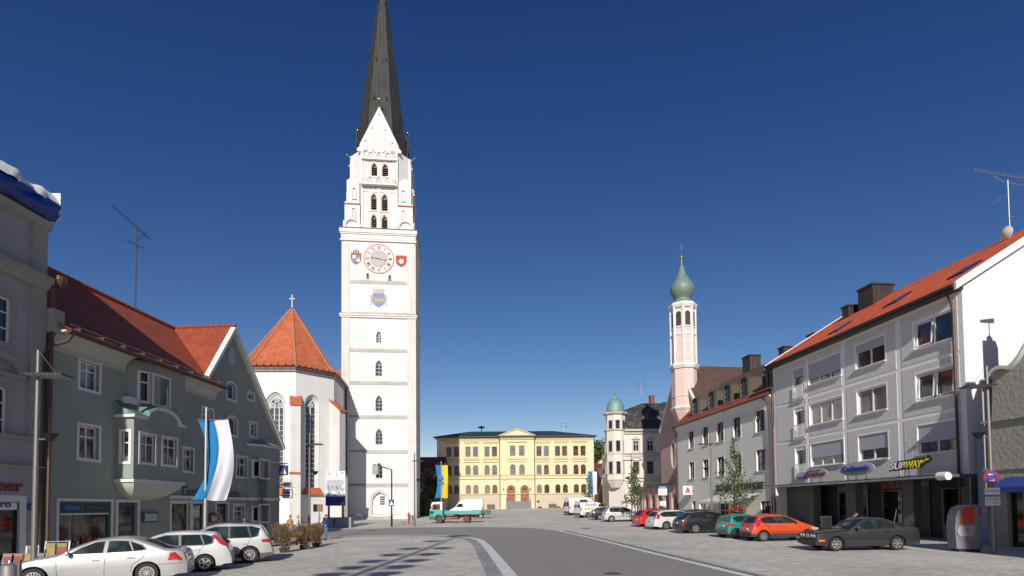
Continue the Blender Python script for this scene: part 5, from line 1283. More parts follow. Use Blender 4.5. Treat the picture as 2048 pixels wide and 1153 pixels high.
# ---- apartment block
F = rf(0, 44.4); AW = (44.4-28.06)*sqrt(1+.1232**2)
B = thing('apartment_block', 'four storey white and grey apartment block with orange roof over the sandwich shop', 'building', F.o, F.a)
AZ = F.uv(1745, 655)[1]; EZ_ = CAMZ+11.2; HR = CAMZ+15.2; DP = 13.0
specs = [  # l t r b, mullions, shutter part, french door
 (1585, 736, 1609, 804, (), .28, 1), (1588.6, 817.6, 1612, 880, (), .12, 1), (1591, 896.7, 1613.6, 955, (), .12, 1),
 (1615.6, 730, 1682, 752, (.33, .66), .74, 0), (1619, 809, 1685, 838.4, (.33, .66), .1, 0), (1621.5, 891, 1688.5, 925, (.33, .66), .62, 0),
 (1710, 692.7, 1770.7, 720.4, (.5,), .35, 0), (1714, 783, 1774, 817.6, (.5,), .08, 0), (1717, 873, 1777.7, 918, (.5,), .58, 0),
 (1827, 649, 1907, 674.5, (.5,), .06, 0), (1830.8, 750, 1911, 788, (.5,), .06, 0), (1836, 852, 1915.4, 902.6, (.5,), .6, 0)]
def band_uv(F, l, t, r, b_):
    u0 = F.uv(l, t)[0]; u1 = F.uv(r, b_)[0]; return [u0, u1, F.uv(r, b_)[1], F.uv(l, t)[1]]
W_ = [band_uv(F, *s[:4]) for s in specs]
# rows share sill and head heights
def rowfix(idx, v0, v1):
    for i in idx: W_[i][2] = v0; W_[i][3] = v1
f1 = 5.05
for r, (i0) in enumerate(((2, 5, 8, 11), (1, 4, 7, 10), (0, 3, 6, 9))):
    hs = [W_[i] for i in i0[1:]]; v0 = sum(h[2] for h in hs)/3; v1 = sum(h[3] for h in hs)/3
    print('apt row', r, [round(h[2], 2) for h in hs], [round(h[3], 2) for h in hs], W_[i0[0]][2:])
    rowfix(i0[1:], v0, v1); W_[i0[0]][3] = v1; W_[i0[0]][2] = v0-.75
for c in ((0, 1, 2), (3, 4, 5), (6, 7, 8), (9, 10, 11)):
    a = sum(W_[i][0] for i in c)/3; b_ = sum(W_[i][1] for i in c)/3
    for i in c: W_[i][0] = a; W_[i][1] = b_
cz = Fac(*(F.w(0, -1.55, 0)), F.a).uv(1700, 965)[1]; GZ = cz+.06                              # underside of the first floor over the shops
holes = [rect_of(q) for q in W_]
m = MB(); wall(m, [(0, GZ), (AW, GZ), (AW, EZ_), (0, EZ_)], holes, 0, .2)
m.build('wall', PL_APT, B)
m = MB(); m.add([(AW, 0, 0), (AW, DP, 0), (AW, DP, EZ_), (AW, DP/2, HR), (AW, 0, EZ_)], [(0, 1, 2, 3, 4)]); m.add([(0, 0, 0), (0, DP, 0), (0, DP, EZ_), (0, DP/2, HR), (0, 0, EZ_)], [(4, 3, 2, 1, 0)]); m.poly([(0, DP, -1), (0, DP, EZ_), (AW, DP, EZ_), (AW, DP, -1)])
m.build('gable_wall', PL_GAB, B)
# grey panels standing proud between the white bands
m = MB(); cols_ = []
cu = [0.35, (W_[0][1]+.32), W_[3][1]+.25, W_[6][1]+.85, AW-.55]
edges = [(.35, W_[3][0]-.28), (W_[3][0]-.05, W_[3][1]+.05), (W_[3][1]+.45, (W_[6][1]+W_[9][0])/2-.25), ((W_[6][1]+W_[9][0])/2+.15, AW-.3)]
for j, (a, b_) in enumerate(edges):
    for r, i0 in enumerate(((2, 5, 8, 11), (1, 4, 7, 10), (0, 3, 6, 9))):
        hs = [W_[i0[j]]]
        q = hs[0]; v0 = W_[i0[1]][2]-.72; v1 = W_[i0[1]][3]+.42
        if r == 0: v0 = GZ+.02
        if r == 2: v1 = W_[i0[1]][3]+.55
        o_ = [(a, v0), (b_, v0), (b_, v1), (a, v1)]; d = -.02
        g_ = scale_out(rect_of(q), .1)
        if j == 1: g_ = [(max(a+.001, x), y) for x, y in g_]; g_ = [(min(b_-.001, x), y) for x, y in g_]
        t_ = MB(); wall(t_, o_, [g_], d, .021)
        for (x0, y0_), (x1, y1_) in zip(o_, o_[1:]+o_[:1]): t_.add([(x0, d, y0_), (x1, d, y1_), (x1, 0, y1_), (x0, 0, y0_)], [(3, 2, 1, 0)])
        m.add(t_.v, t_.f)
m.build('grey_panel', PL_PANEL, B)
GAPT = glass('glass_apartment', (.012, .015, .03)); GAPC = glass('glass_beige_blind', (.20, .17, .14), curtain=(.25, .22, .19))
for i, (q, s) in enumerate(zip(W_, specs)):
    g = GAPC if i in (4, 7) else GAPT
    w = window(B, rect_of(q), g, WHITE, .14, mull=s[4], fw=.09, bar=.11, surround=.1, sm=PL_APT, sill=.16, slm=WHITE)
    if s[5]: MB().box(q[0]+.05, q[1]-.05, .03, .075, q[3]-(q[3]-q[2])*s[5], q[3]-.002).build('shutter', SHUT if s[5] > .2 else PL_APT, w)
    if s[6]:
        t_ = MB(); z1 = q[2]+1.0; t_.box(q[0]-.03, q[1]+.03, -.12, -.08, z1, z1+.04); t_.box(q[0]-.03, q[1]+.03, -.12, -.08, q[2]+.08, q[2]+.12)
        k = q[0]
        while k < q[1]: t_.box(k, k+.03, -.115, -.085, q[2]+.12, z1); k += .12
        t_.build('railing', WHITE, w)
# tilted casements
for i in (9, 10):
    q = W_[i]; c = (q[0]+q[1])/2
    for a, b_ in (((q[0]+.1, c-.08),) if i == 9 else ((q[0]+.1, c-.08), (c+.08, q[1]-.1))):
        t_ = MB(); v0, v1 = q[2]+.1, q[3]-.12; y0_, y1_ = .09, .05
        for (x0, x1, z0, z1) in ((a, a+.07, v0, v1), (b_-.07, b_, v0, v1), (a, b_, v0, v0+.07), (a, b_, v1-.07, v1)):
            f_ = lambda z: .10+.13*(z-v0)/(v1-v0)
            t_.hexa([(x0, f_(z0)-.04-.1, z0), (x1, f_(z0)-.04-.1, z0), (x1, f_(z0)-.1, z0), (x0, f_(z0)-.1, z0), (x0, f_(z1)-.14, z1), (x1, f_(z1)-.14, z1), (x1, f_(z1)-.1, z1), (x0, f_(z1)-.1, z1)])
        t_.build('casement', WHITE, B)
# roof
def slope_roof(par, u0, u1, y0_, z0, y1_, z1, yb, zb, mt, th=.18, name='roof'):
    m = MB()
    m.hexa([(u0, y0_, z0-th), (u1, y0_, z0-th), (u1, y1_, z1-th), (u0, y1_, z1-th), (u0, y0_, z0), (u1, y0_, z0), (u1, y1_, z1), (u0, y1_, z1)])
    m.hexa([(u0, y1_, z1-th), (u1, y1_, z1-th), (u1, yb, zb-th), (u0, yb, zb-th), (u0, y1_, z1), (u1, y1_, z1), (u1, yb, zb), (u0, yb, zb)])
    return m.build(name, mt, par)
kz = (HR-EZ_)/(DP/2); e = .55
slope_roof(B, -.15, AW+.12, -e, EZ_-kz*e+.25, DP/2, HR+.25, DP+e, EZ_-kz*e+.25, TILE_OR)
m = MB(); m.tube([(-.2, -e-.1, EZ_-kz*e+.12), (AW+.15, -e-.1, EZ_-kz*e+.12)], .09, 8); m.box(-.15, AW+.1, -e, 0, EZ_-kz*e-.05, EZ_-kz*e+.06); m.build('gutter', mat('eaves_brown', (.045, .03, .025), .5), B)
m = MB()
for u in (-.15-.14, AW+.121):
    m.hexa([(u, -e-.02, EZ_-kz*e-.12), (u+.14, -e-.02, EZ_-kz*e-.12), (u+.14, DP/2, HR-.12), (u, DP/2, HR-.12), (u, -e-.02, EZ_-kz*e+.3), (u+.14, -e-.02, EZ_-kz*e+.3), (u+.14, DP/2, HR+.3), (u, DP/2, HR+.3)])
m.build('bargeboard', WHITE, B)
def on_roof(px, py):          # where the front slope is seen
    o, d = ray(px, py); o = F.I @ o; d = F.I.to_3x3() @ d; n_ = Vector((0, -kz, 1)); c0 = EZ_+.25
    t = (c0-(o.z-kz*o.y))/(d.z-kz*d.y); p = o+d*t; return p
for (a, b_) in (((1893, 562), (1972, 527)), ((1765, 618), (1826, 592)), ((1655, 672), (1705, 648))):
    p, q = on_roof(*a), on_roof(*b_); y0_, y1_ = p.y, p.y+1.15
    t_ = MB(); f_ = lambda y: EZ_+.25+kz*y
    u0, u1 = p.x, p.x+.9
    u1 = u0+1.0
    t_.hexa([(u0, y0_, f_(y0_)+.01), (u1, y0_, f_(y0_)+.01), (u1, y1_, f_(y1_)+.01), (u0, y1_, f_(y1_)+.01), (u0, y0_, f_(y0_)+.1), (u1, y0_, f_(y0_)+.1), (u1, y1_, f_(y1_)+.1), (u0, y1_, f_(y1_)+.1)])
    w = t_.build('skylight', DARKM, B)
    t_ = MB(); t_.poly([(u0+.08, y0_+.08, f_(y0_+.08)+.11), (u1-.08, y0_+.08, f_(y0_+.08)+.11), (u1-.08, y1_-.08, f_(y1_-.08)+.11), (u0+.08, y1_-.08, f_(y1_-.08)+.11)]); t_.build('pane', glass('sky_pane', (.06, .07, .08)), w)
# chimneys clad in metal (parts of the roof)
def chimney(par, F_, l, r, t, b_, depth, back, mt, cap=.08):
    """F_ facade frame; stands 'back' metres behind the wall plane"""
    u0, u1 = F_.uv(l, (t+b_)/2, -back)[0], F_.uv(r, (t+b_)/2, -back)[0]; z0, z1 = F_.uv(l, b_, -back)[1]-.6, F_.uv((l+r)/2, t, -back)[1]
    m = MB(); m.box(u0, u1, back, back+depth, z0, z1); c = m.build('chimney', mt, par)
    MB().box(u0-cap, u1+cap, back-cap, back+depth+cap, z1-.05, z1+.07).build('cap', mt, c); return c
chimney(B, F, 1716, 1746, 575, 618, 1.7, 4.9, BRONZE)
chimney(B, F, 1684, 1697, 614, 636, .9, 4.6, BRONZE)
m = MB(); m.tube([(AW-.42, -e-.05, EZ_-kz*e+.1), (AW-.42, -.2, EZ_-.9), (AW-.42, -.14, EZ_-1.5), (AW-.42, -.14, .1)], .065, 8); m.tube([(.05, -e-.05, EZ_-kz*e+.1), (.05, -.2, EZ_-.8), (.05, -.14, EZ_-1.3), (.05, -.14, .1)], .065, 8); m.build('downpipe', PIPE, B)
# ground floor: canopy, pillars, shops behind
CZ1 = F.uv(1940, 951)[1]; cd = 1.55; FC = Fac(*(F.w(0, -cd, 0)), F.a); cz = FC.uv(1700, 965)[1]
CANM = mat('canopy_grey', (.14, .14, .14), .5, .3)
m = MB(); cu0 = FC.uv(1535, 975)[0]; cu1 = FC.uv(1945, 950)[0]; m.box(cu0, AW+.05, -cd, 2.6, cz-.02, cz+.12); m.build('canopy', CANM, B)
m = MB(); m.box(cu0-.01, AW+.06, -cd-.02, -cd-.001, cz-.04, cz+.05); m.box(cu0-.01, AW+.06, -cd-.03, -cd-.001, cz+.14, cz+.17); m.build('canopy_edge', GALV, B)
m = MB(); a = FC.uv(1897, 952); m.lathe([(.001, 0), (.2, 0), (.21, .05), (.21, AW-a[0]-.1), (.2, AW-a[0]-.05), (.001, AW-a[0]-.05)], 12); m.v = [(a[0]+z, -cd-.05+y, a[1]+x) for x, y, z in m.v]; m.build('rolled_awning', WHITE, B, smooth=40)
PILL = mat('pillar_stone', (.11, .105, .10), .7, vary=.25, scale=4)
gy = F.o.y; pil = [(1616, 1627), (1691, 1711), (1805, 1826), (1930, 1942)]
sb = 1.6                                         # shop fronts set back under the upper floors
m = MB()
for l, r in pil: a, b_ = F.uv(l, 1030)[0], F.uv(r, 1030)[0]; m.box(a, b_, .05, .6, -.5, GZ)
m.build('pillar', PILL, B)
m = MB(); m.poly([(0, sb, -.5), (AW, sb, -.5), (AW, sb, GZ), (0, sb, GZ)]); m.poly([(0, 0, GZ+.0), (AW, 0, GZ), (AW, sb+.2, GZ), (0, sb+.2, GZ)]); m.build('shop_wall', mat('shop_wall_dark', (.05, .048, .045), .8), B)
S_ = [F.uv(x, 1030)[0] for x in (1565, 1629, 1690, 1722, 1804, 1828, 1890, 1894, 1932)]
GSH = glass('glass_shop_right', (.010, .010, .011), curtain=(.05, .04, .035), thr=.55, scale=1.2)
g = lambda u: G((F.w(u, sb, 0)).x, (F.w(u, sb, 0)).y)
shops = [(F.uv(1628, 1030)[0]+.5, F.uv(1690, 1030)[0]+.2), (F.uv(1712, 1030)[0]+.4, F.uv(1760, 1030)[0]), (F.uv(1826, 1030)[0]+.35, F.uv(1888, 1030)[0]+.3), (F.uv(1888, 1030)[0]+.38, AW-.15)]
for i, (a, b_) in enumerate(shops):
    z0 = g(a)+.7
    w = MB().box(a, b_, sb-.06, sb-.02, z0, GZ-.55).build('shop_window', GSH, B)
    t_ = MB(); ringm(t_, [(a+.06, z0+.06), (b_-.06, z0+.06), (b_-.06, GZ-.61), (a+.06, GZ-.61)], [(a, z0), (b_, z0), (b_, GZ-.55), (a, GZ-.55)], sb-.12, sb-.061); t_.build('frame', GREYM, w)
    MB().box(a, b_, sb-.1, sb-.03, g(a)-.3, z0-.003).build('base_panel', mat('shop_base', (.26, .26, .28), .5), w)
a, b_ = F.uv(1762, 1030)[0]+.2, F.uv(1806, 1030)[0]+.2
d = MB().box(a, b_, sb-.05, sb-.02, g(a), GZ-.5).build('door', mat('door_void', (.006, .006, .007), .4, vary=0), B)
MB().box(a+.1, a+.14, sb-.12, sb-.06, g(a)+.9, g(a)+1.3).build('handle', GALV, d)
m = MB(); m.box(shops[0][0], shops[0][1], sb-.1, sb-.065, GZ-.5, GZ-.12); m.box(shops[1][0], b_, sb-.1, sb-.065, GZ-.45, GZ-.05); m.build('fascia', mat('fascia_grey', (.20, .19, .18), .6), B)
face_text('Jeans', shops[0][0]+.9, GZ-.42, .2, RD, B, out=-sb+.12, width=.9, shear=.4); face_text('His & Mode', shops[1][0]+.1, GZ-.45, .4, mat('neon_red', (.5, .03, .02), .4, vary=0), B, out=-sb+.14, width=2.4, shear=.4)
# passage wall left of the first pillar
m = MB(); m.box(.02, F.uv(1616, 1030)[0], .9, .95, -.5, GZ-.02); m.build('passage_gate', mat('gate_grey', (.11, .10, .095), .6, vary=.2), B)
# signs standing on the canopy
def stand(par, w, h0, y=0.0):
    m = MB()
    for u in (.25*w, .5*w, .78*w): m.tube([(u, y, h0), (u, y+.02, .0)], .02, 5); m.box(u-.12, u+.12, y-.05, y+.3, -.01, .03)
    m.build('stand', DARKM, par)
FS = Fac(*(F.w(0, -cd+.25, 0)), F.a)
def sign_thing(name, label, l, r, py): a = FS.uv(l, py); b_ = FS.uv(r, py); return thing(name, label, 'shop sign', FS.w(a[0], 0, cz+.12), F.a), b_[0]-a[0]
h_at = lambda px, py: FS.uv(px, py)[1]-(cz+.12)
t, w = sign_thing('shop_sign', 'two grey oval panels with red script, leftmost of the three signs on the shop canopy', 1594, 1655, 950)
OVG = mat('oval_grey', (.40, .42, .48), .4, vary=.15); DBL = mat('script_blue', (.04, .03, .25), .4, vary=0)
zc_ = h_at(1630, 948); stand(t, w, zc_)
m = MB(); m.prism([(w*.2+w*.22*cos(2*pi*i/20), .0, zc_-.1+.3*sin(2*pi*i/20)) for i in range(20)], (0, .05, 0)); m.prism([(w*.64+w*.36*cos(2*pi*i/24), -.03, zc_+.02+.36*sin(2*pi*i/24)) for i in range(24)], (0, .05, 0)); m.build('panel', OVG, t)
face_text('Breitner', w*.3, zc_-.18, .34, RD, t, out=.06, width=w*.68, shear=.3, bold=.02); face_text('Haus der', w*.42, zc_+.16, .12, DBL, t, out=.05, width=w*.4, shear=.3)
face_text('Backhaus', w*.01, zc_-.26, .18, DBL, t, out=.03, width=w*.3)
t, w = sign_thing('shop_sign', 'grey oval sign with raised blue script, middle of the three signs on the canopy', 1678, 1748, 938)
zc_ = h_at(1713, 938); stand(t, w, zc_-.3)
MB().prism([(w/2+w/2*cos(2*pi*i/30), 0, zc_+.42*sin(2*pi*i/30)) for i in range(30)], (0, .06, 0)).build('panel', OVG, t)
MB().prism([(w/2+w*.44*cos(pi+pi*i/14), -.015, zc_-.06+.33*sin(pi+pi*i/14)) for i in range(15)], (0, .01, 0)).build('leaf_pattern', mat('oval_green', (.20, .36, .33), .5, vary=.4, scale=8), t)
face_text('Culinaria', w*.1, zc_-.13, .33, DBL, t, out=.06, width=w*.78, shear=.2, bold=.025, depth=.03)
t, w = sign_thing('shop_sign', 'black backed sandwich shop sign with white and yellow letters and arrow on the canopy', 1780, 1858, 932)
zc_ = h_at(1820, 930); stand(t, w, zc_-.2)
MB().prism([(x*w, 0, zc_+z) for x, z in ((-.03, -.3), (.05, -.24), (.12, -.27), (.82, -.2), (.88, -.05), (.99, .06), (.97, .0), (1.08, .2), (.98, .44), (.94, .32), (.3, .27), (.02, .2), (.0, -.02))], (0, .06, 0)).build('panel', BLACK, t)
YL = mat('sign_yellow', (.85, .62, .02), .4, vary=0)
face_text('SUB', .0, zc_-.2, .40, WHITE, t, out=.02, width=w*.42, shear=.2, bold=.03); face_text('WAY', w*.43, zc_-.19, .40, YL, t, out=.02, width=w*.42, shear=.2, bold=.03)
MB().prism([(x*w, -.02, zc_+z) for x, z in ((.82, .1), (.94, .24), (.92, .29), (1.03, .19), (.95, .14), (.95, .18), (.84, .02))], (0, .015, 0)).build('arrow', YL, t)
# ---- roof aerial and dish on the apartment block
p = F.w(0, 0, 0); fr = F.uv(2020, 465, -5.9)
u_ = fr[0]; t = thing('roof_aerial', 'large television aerial mast with many rods on the orange apartment roof', 'antenna', F.w(u_, 5.9, EZ_+.2+kz*5.9), F.a+radians(80))
hh = F.uv(2017, 360, -5.9)[1]-(EZ_+.2+kz*5.9)
MB().tube([(0, 0, -.4), (0, 0, hh)], .03, 6).build('mast', GALV, t)
def yagi(m, a, b_, n, L_, r=.008):
    a, b_ = Vector(a), Vector(b_); m.tube([a, b_], .018, 5); s_ = (b_-a).cross(Vector((0, 0, 1))).normalized()
    for i in range(n): p = a.lerp(b_, i/(n-1)); m.tube([p-s_*L_/2, p+s_*L_/2], r, 4)
m = MB(); yagi(m, (-1.6, .3, hh+.85), (1.3, -.3, hh-.25), 22, .34); m.tube([(-.7, .1, hh+.35), (-.3, .0, hh-.05), (.9, 0, hh-.35)], .02, 5); yagi(m, (-.95, 0, hh-1.35), (.1, 0, hh-.75), 12, .3)
yagi(m, (-.5, 0, hh-2.5), (.6, 0, hh-1.9), 5, .9, .014); m.build('elements', GALV, t)
t = thing('satellite_dish', 'pale satellite dish at the foot of the aerial mast on the orange roof', 'satellite dish', F.w(u_+.05, 5.5, EZ_+.35+kz*5.5), F.a)
m = MB(); m.lathe([(.02, .14), (.22, .10), (.37, .0), (.37, -.02), (.22, .07), (.02, .11)], 20); m.v = [(x, -z+.1, y+.35) for x, y, z in m.v]; m.build('dish', mat('dish_white', (.6, .58, .52), .5), t, smooth=40); MB().tube([(0, .1, .3), (0, .25, -.2)], .03).build('arm', GALV, t)
# ---- pharmacy
F = rf(-.02, 62.8); PW_ = (62.8-44.45)*sqrt(1+.1232**2); g0 = .5
B = thing('pharmacy', 'grey three storey pharmacy with red tiled roof and a row of metal dormers', 'building', F.o, F.a)
PE = CAMZ+8.75; FP = F
w5 = [(1378.7, 866.6, 1387.4, 896.4), (1406.7, 856, 1416.3, 889), (1435, 846, 1446.8, 882.6), (1467.7, 836.7, 1481, 873.6), (1512.6, 821.6, 1529.3, 861.7), (1379.4, 927.5, 1388.7, 958), (1407, 920.5, 1417, 954), (1435.6, 915, 1448.7, 950.7), (1469, 909, 1483, 946.8), (1514, 900, 1531, 940.4)]
Q_ = [band_uv(F, *s) for s in w5]
for k in (0, 5):
    v0 = sum(q[2] for q in Q_[k:k+5])/5; v1 = sum(q[3] for q in Q_[k:k+5])/5
    for i in range(5): Q_[k+i][2] = v0; Q_[k+i][3] = v1
for i in range(5):
    a = (Q_[i][0]+Q_[i+5][0])/2-.16; b_ = (Q_[i][1]+Q_[i+5][1])/2+.05
    for k in (i, i+5): Q_[k][0] = a; Q_[k][1] = b_
print('pharm', [[round(x, 2) for x in q] for q in Q_], PW_, PE)
def gq(l, t, r, zb): a = F.uv(l, t); b_ = F.uv(r, t); return [a[0], b_[0], zb, a[1]]
gd = [gq(1437, 1005, 1457, .9), gq(1521, 1003, 1541, .15), gq(1384, 1003, 1391, .3), gq(1398, 1003, 1412, .35), gq(1466, 1004, 1484, .5)]
m = MB(); wall(m, [(0, -.5), (PW_, -.5), (PW_, PE), (0, PE)], [rect_of(q) for q in Q_+gd], 0, .26)
m.poly([(0, 0, -.5), (0, 0, PE), (0, 10, PE), (0, 10, -.5)]); m.poly([(0, 0, PE), (0, 5, CAMZ+13.6), (0, 10, PE)]); m.build('wall', PL_PHAR, B)
FRD = mat('frame_dark_brown', (.05, .03, .025), .5)
for i, q in enumerate(Q_): window(B, rect_of(q), G_BLUE if i < 5 else G_CURT, FRD, .2, mull=(.5,), trans=(.33, .66), fw=.07, bar=.06, surround=.1, sm=TRIMW, sill=.1)
for i, q in enumerate(gd): window(B, rect_of(q), GSH, [WHITE, FRD, GREYM, WHITE, WHITE][i], .2, mull=(.5,), trans=(.5,) if i == 0 else (), fw=.07, name='shop_window' if i != 1 else 'door')
m = MB(); m.prism([(0, 0, PE-.55), (0, -.1, PE-.3), (0, -.35, PE+.05), (0, 0, PE+.05)], (PW_, 0, 0)); m.build('cornice', TRIMW, B)
# roof: red lower slope, brown upper slope, hipped far end
k1 = .95; yb1 = 2.0; zb1 = PE+.05+k1*(yb1+.4); RZ2 = CAMZ+13.9; RY2 = 5.4
m = MB(); m.poly([(-.25, -.45, PE+.02), (PW_, -.45, PE+.02), (PW_, yb1, zb1), (-.25, yb1, zb1)]); m.poly([(-.25, -.45, PE+.02), (-.25, yb1, zb1), (-.25, yb1, zb1-.2), (-.25, -.45, PE-.15)]); m.build('roof', TILE_RED, B)
m = MB(); m.poly([(-.25, yb1, zb1+.04), (PW_, yb1, zb1+.04), (PW_, RY2, RZ2), (-.25, RY2, RZ2)]); m.poly([(-.25, RY2, RZ2), (PW_, RY2, RZ2), (PW_, 11, PE), (-.25, 11, PE)]); m.build('upper_roof', TILE_BR, B)
m = MB(); m.tube([(-.2, -.5, PE+.0), (PW_-.02, -.5, PE+.0)], .08, 8); m.tube([(.0, -.5, PE), (.05, -.15, PE-.7), (.05, -.12, .2)], .06, 8); m.tube([(PW_-.8, -.5, PE), (PW_-.3, -.2, PE-.7), (PW_-.25, -.12, .2)], .06, 8); m.build('gutter', PIPE, B)
m = MB(); m.box(.2, PW_-.2, .25, .28, PE+.75, PE+.8); m.build('snow_guard', GALV, B)
dorm = [(1385, 1397, 800), (1416.5, 1431, 786), (1448.5, 1461.5, 772), (1480.5, 1496.5, 757), (1525, 1545, 737)]
for i, (l, r, pt) in enumerate(dorm):
    y_ = .35; Fd = Fac(*(F.w(0, y_, 0)), F.a); c = (Fd.uv(l, pt+25)[0]+Fd.uv(r, pt+25)[0])/2; hw_ = .72
    zb = PE+.05+k1*(y_+.45)-.1; zt = Fd.uv((l+r)/2, pt)[1]; print('dormer', i, round(c, 2), round(zb, 2), round(zt, 2)); zt = zb+1.95
    o_ = arch(c-hw_, c+hw_, zb, zt, 'seg', n=8, rise=.35); i_ = arch(c-hw_+.14, c+hw_-.14, zb+.2, zt-.14, 'seg', n=8, rise=.3)
    t_ = MB(); ringm(t_, i_, o_, y_-.05, y_+.1); n = len(o_)
    t_.add([(u, y_, v) for u, v in o_]+[(u, 3.2, v) for u, v in o_], [(k, (k+1) % n, (k+1) % n+n, k+n) for k in range(n)])
    dm = t_.build('dormer', BRONZE2, B)
    t_ = MB(); t_.poly([(u, y_+.08, v) for u, v in i_]); t_.build('pane', G_BLUE, dm)
    t_ = MB()
    for q in (.5,): t_.box(c-.03, c+.03, y_+.02, y_+.075, zb+.2, zt-.16)
    for q in (.3, .55, .78): t_.box(c-hw_+.14, c+hw_-.14, y_+.02, y_+.074, zb+(zt-zb)*q-.02, zb+(zt-zb)*q+.02)
    t_.build('frame', FRD, dm)
chimney(B, F, 1485, 1500, 714, 742, 1.2, 5.3, BRONZE); chimney(B, F, 1557, 1568, 696, 712, .9, 5.6, BRONZE)
a_ = F.uv(1613, 670, -5.6)
# awning, lettering, pharmacy emblem
FA = Fac(*(F.w(0, -1.9, 0)), F.a); a, b_ = FA.uv(1397, 1003)[0], PW_-2.1; za = F.uv(1470, 985)[1]
m = MB(); zfr = FA.uv(1400, 1004)[1]; m.hexa([(a, -1.9, zfr-.03), (b_, -1.9, zfr-.03), (b_, -.02, zfr+.62), (a, -.02, zfr+.62), (a, -1.9, zfr), (b_, -1.9, zfr), (b_, -.02, zfr+.66), (a, -.02, zfr+.66)]); m.box(a, b_, -1.92, -1.9, zfr-.2, zfr); m.build('awning', mat('awning_cream', (.62, .60, .55), .8), B)
FL2 = Fac(*(F.w(0, -.12, 0)), F.a); a, b_ = FL2.uv(1433, 984), FL2.uv(1528, 980); 
face_text('STADT-APOTHEKE', a[0], a[1], .62, BLACK, B, out=.12, width=b_[0]-a[0], depth=.05, bold=.02)
t = thing('pharmacy_emblem', 'white box sign with red letter A projecting from the pharmacy wall', 'shop sign', F.w(F.uv(1389, 990)[0]+.0, 0, F.uv(1389, 990)[1]), F.a+radians(60))
q = .95; MB().box(-q-.2, -.2, -.1, .1, 0, q).build('panel', WHITE, t); AR = mat('pharmacy_red', (.55, .02, .03), .4, vary=0)
face_text('A', -q+.02, .14, .68, AR, t, out=.105, width=.55, bold=.05); MB().box(-.2, .0, -.03, .03, .4, .46).build('arm', DARKM, t)
a = F.uv(1380, 988); face_text('A', a[0]-.2, a[1]-.05, .8, AR, B, out=.05, width=.7, bold=.05)
a = F.uv(1614, 690, -6)
# small chimneys of the block beyond the party wall
BB = [o for o in bpy.data.objects if o.name == 'apartment_block'][0]
chimney(BB, rf(0, 44.4), 1614, 1628, 670, 690, .8, 5.9, BRONZE)
# ---- pink church
PK = plaster('pink_render', (.47, .31, .27), dirt=(.85, .8, .8), amount=.2, bump=.15, streak=.3); PKL = plaster('light_pink_render', (.64, .47, .42), dirt=(.9, .85, .85), amount=.15, bump=.1)
F = Fac(32+RK_*82, 82, 0, ANG_R); CW = 13.6
B = thing('pink_church', 'pink baroque church with slender octagonal turret and green onion dome', 'church', F.o, F.a)
zf = CAMZ+10.8; za = CAMZ+18.9; ha = F.uv(1336, 920); hq = (F.uv(1342, 920)[0]-.55, F.uv(1342, 920)[0]+.75, F.uv(1342, 934)[1], F.uv(1342, 903)[1])
a = F.uv(1346.5, 910)
ov_ = [(a[0]+.72*cos(2*pi*i/20), a[1]+1.75*sin(2*pi*i/20)) for i in range(20)]
m = MB(); wall(m, [(0, 0), (CW, 0), (CW, zf), (CW/2, za), (0, zf)], [ov_], 0, .3)
m.poly([(0, 0, 0), (0, 0, zf), (0, 22, zf), (0, 22, 0)]); m.poly([(CW, 0, 0), (CW, 22, 0), (CW, 22, zf), (CW, 0, zf)]); m.build('wall', PK, B)
window(B, ov_, G_BLUE, TRIMW, .25, fw=.06, surround=.3, sm=TRIMW)
m = MB()
for (a1, b1) in (((0, zf), (CW/2, za)), ((CW/2, za), (CW, zf))):
    v = Vector((b1[0]-a1[0], b1[1]-a1[1])).normalized(); n_ = Vector((-v.y, v.x)); A_, B_ = Vector(a1), Vector(b1); pts = [A_-n_*.2, B_-n_*.2, B_+n_*.15, A_+n_*.15]; m.prism([(p.x, -.22, p.y) for p in pts], (0, .3, 0))
m.build('verge', TRIMW, B)
m = MB(); m.poly([(-.2, .05, zf), (CW/2, .05, za+.05), (CW/2, 24, za+.05), (-.2, 24, zf)]); m.poly([(CW/2, .05, za+.05), (CW+.2, .05, zf), (CW+.2, 24, zf), (CW/2, 24, za+.05)]); m.build('roof', TILE_BR, B)
# turret
tx, ty = 22.92, 73.6; tp = F.I @ Vector((tx, ty, 0)); ZT = lambda py: CAMZ+(1012-py)*73.8/FPX
r_ = lambda w: w/2*73.0/FPX/1.0
def oct_l(prof, mt, name, a0=pi/8, smooth=None, n=8):
    return MB().lathe(prof, n, (tp.x, tp.y, 0), a0=a0).build(name, mt, B, smooth=smooth)
oct_l([(.6, ZT(858)), (1.55, ZT(826)), (r_(50), ZT(818)), (r_(50), ZT(730)), (r_(49), ZT(730)), (r_(49), ZT(672)), (r_(47), ZT(670)), (r_(47), ZT(610))], PKL, 'turret')
for py, w, h in ((818, 56, .3), (795, 53, .12), (733, 60, .45), (671, 53, .3), (611, 58, .45)):
    z = ZT(py); oct_l([(r_(w-5), z-h), (r_(w), z-h*.2), (r_(w), z+h*.2), (r_(w-6), z+h*.6)], TRIMW, 'turret_cornice')
m = MB(); ml = MB()
Rr = r_(48)
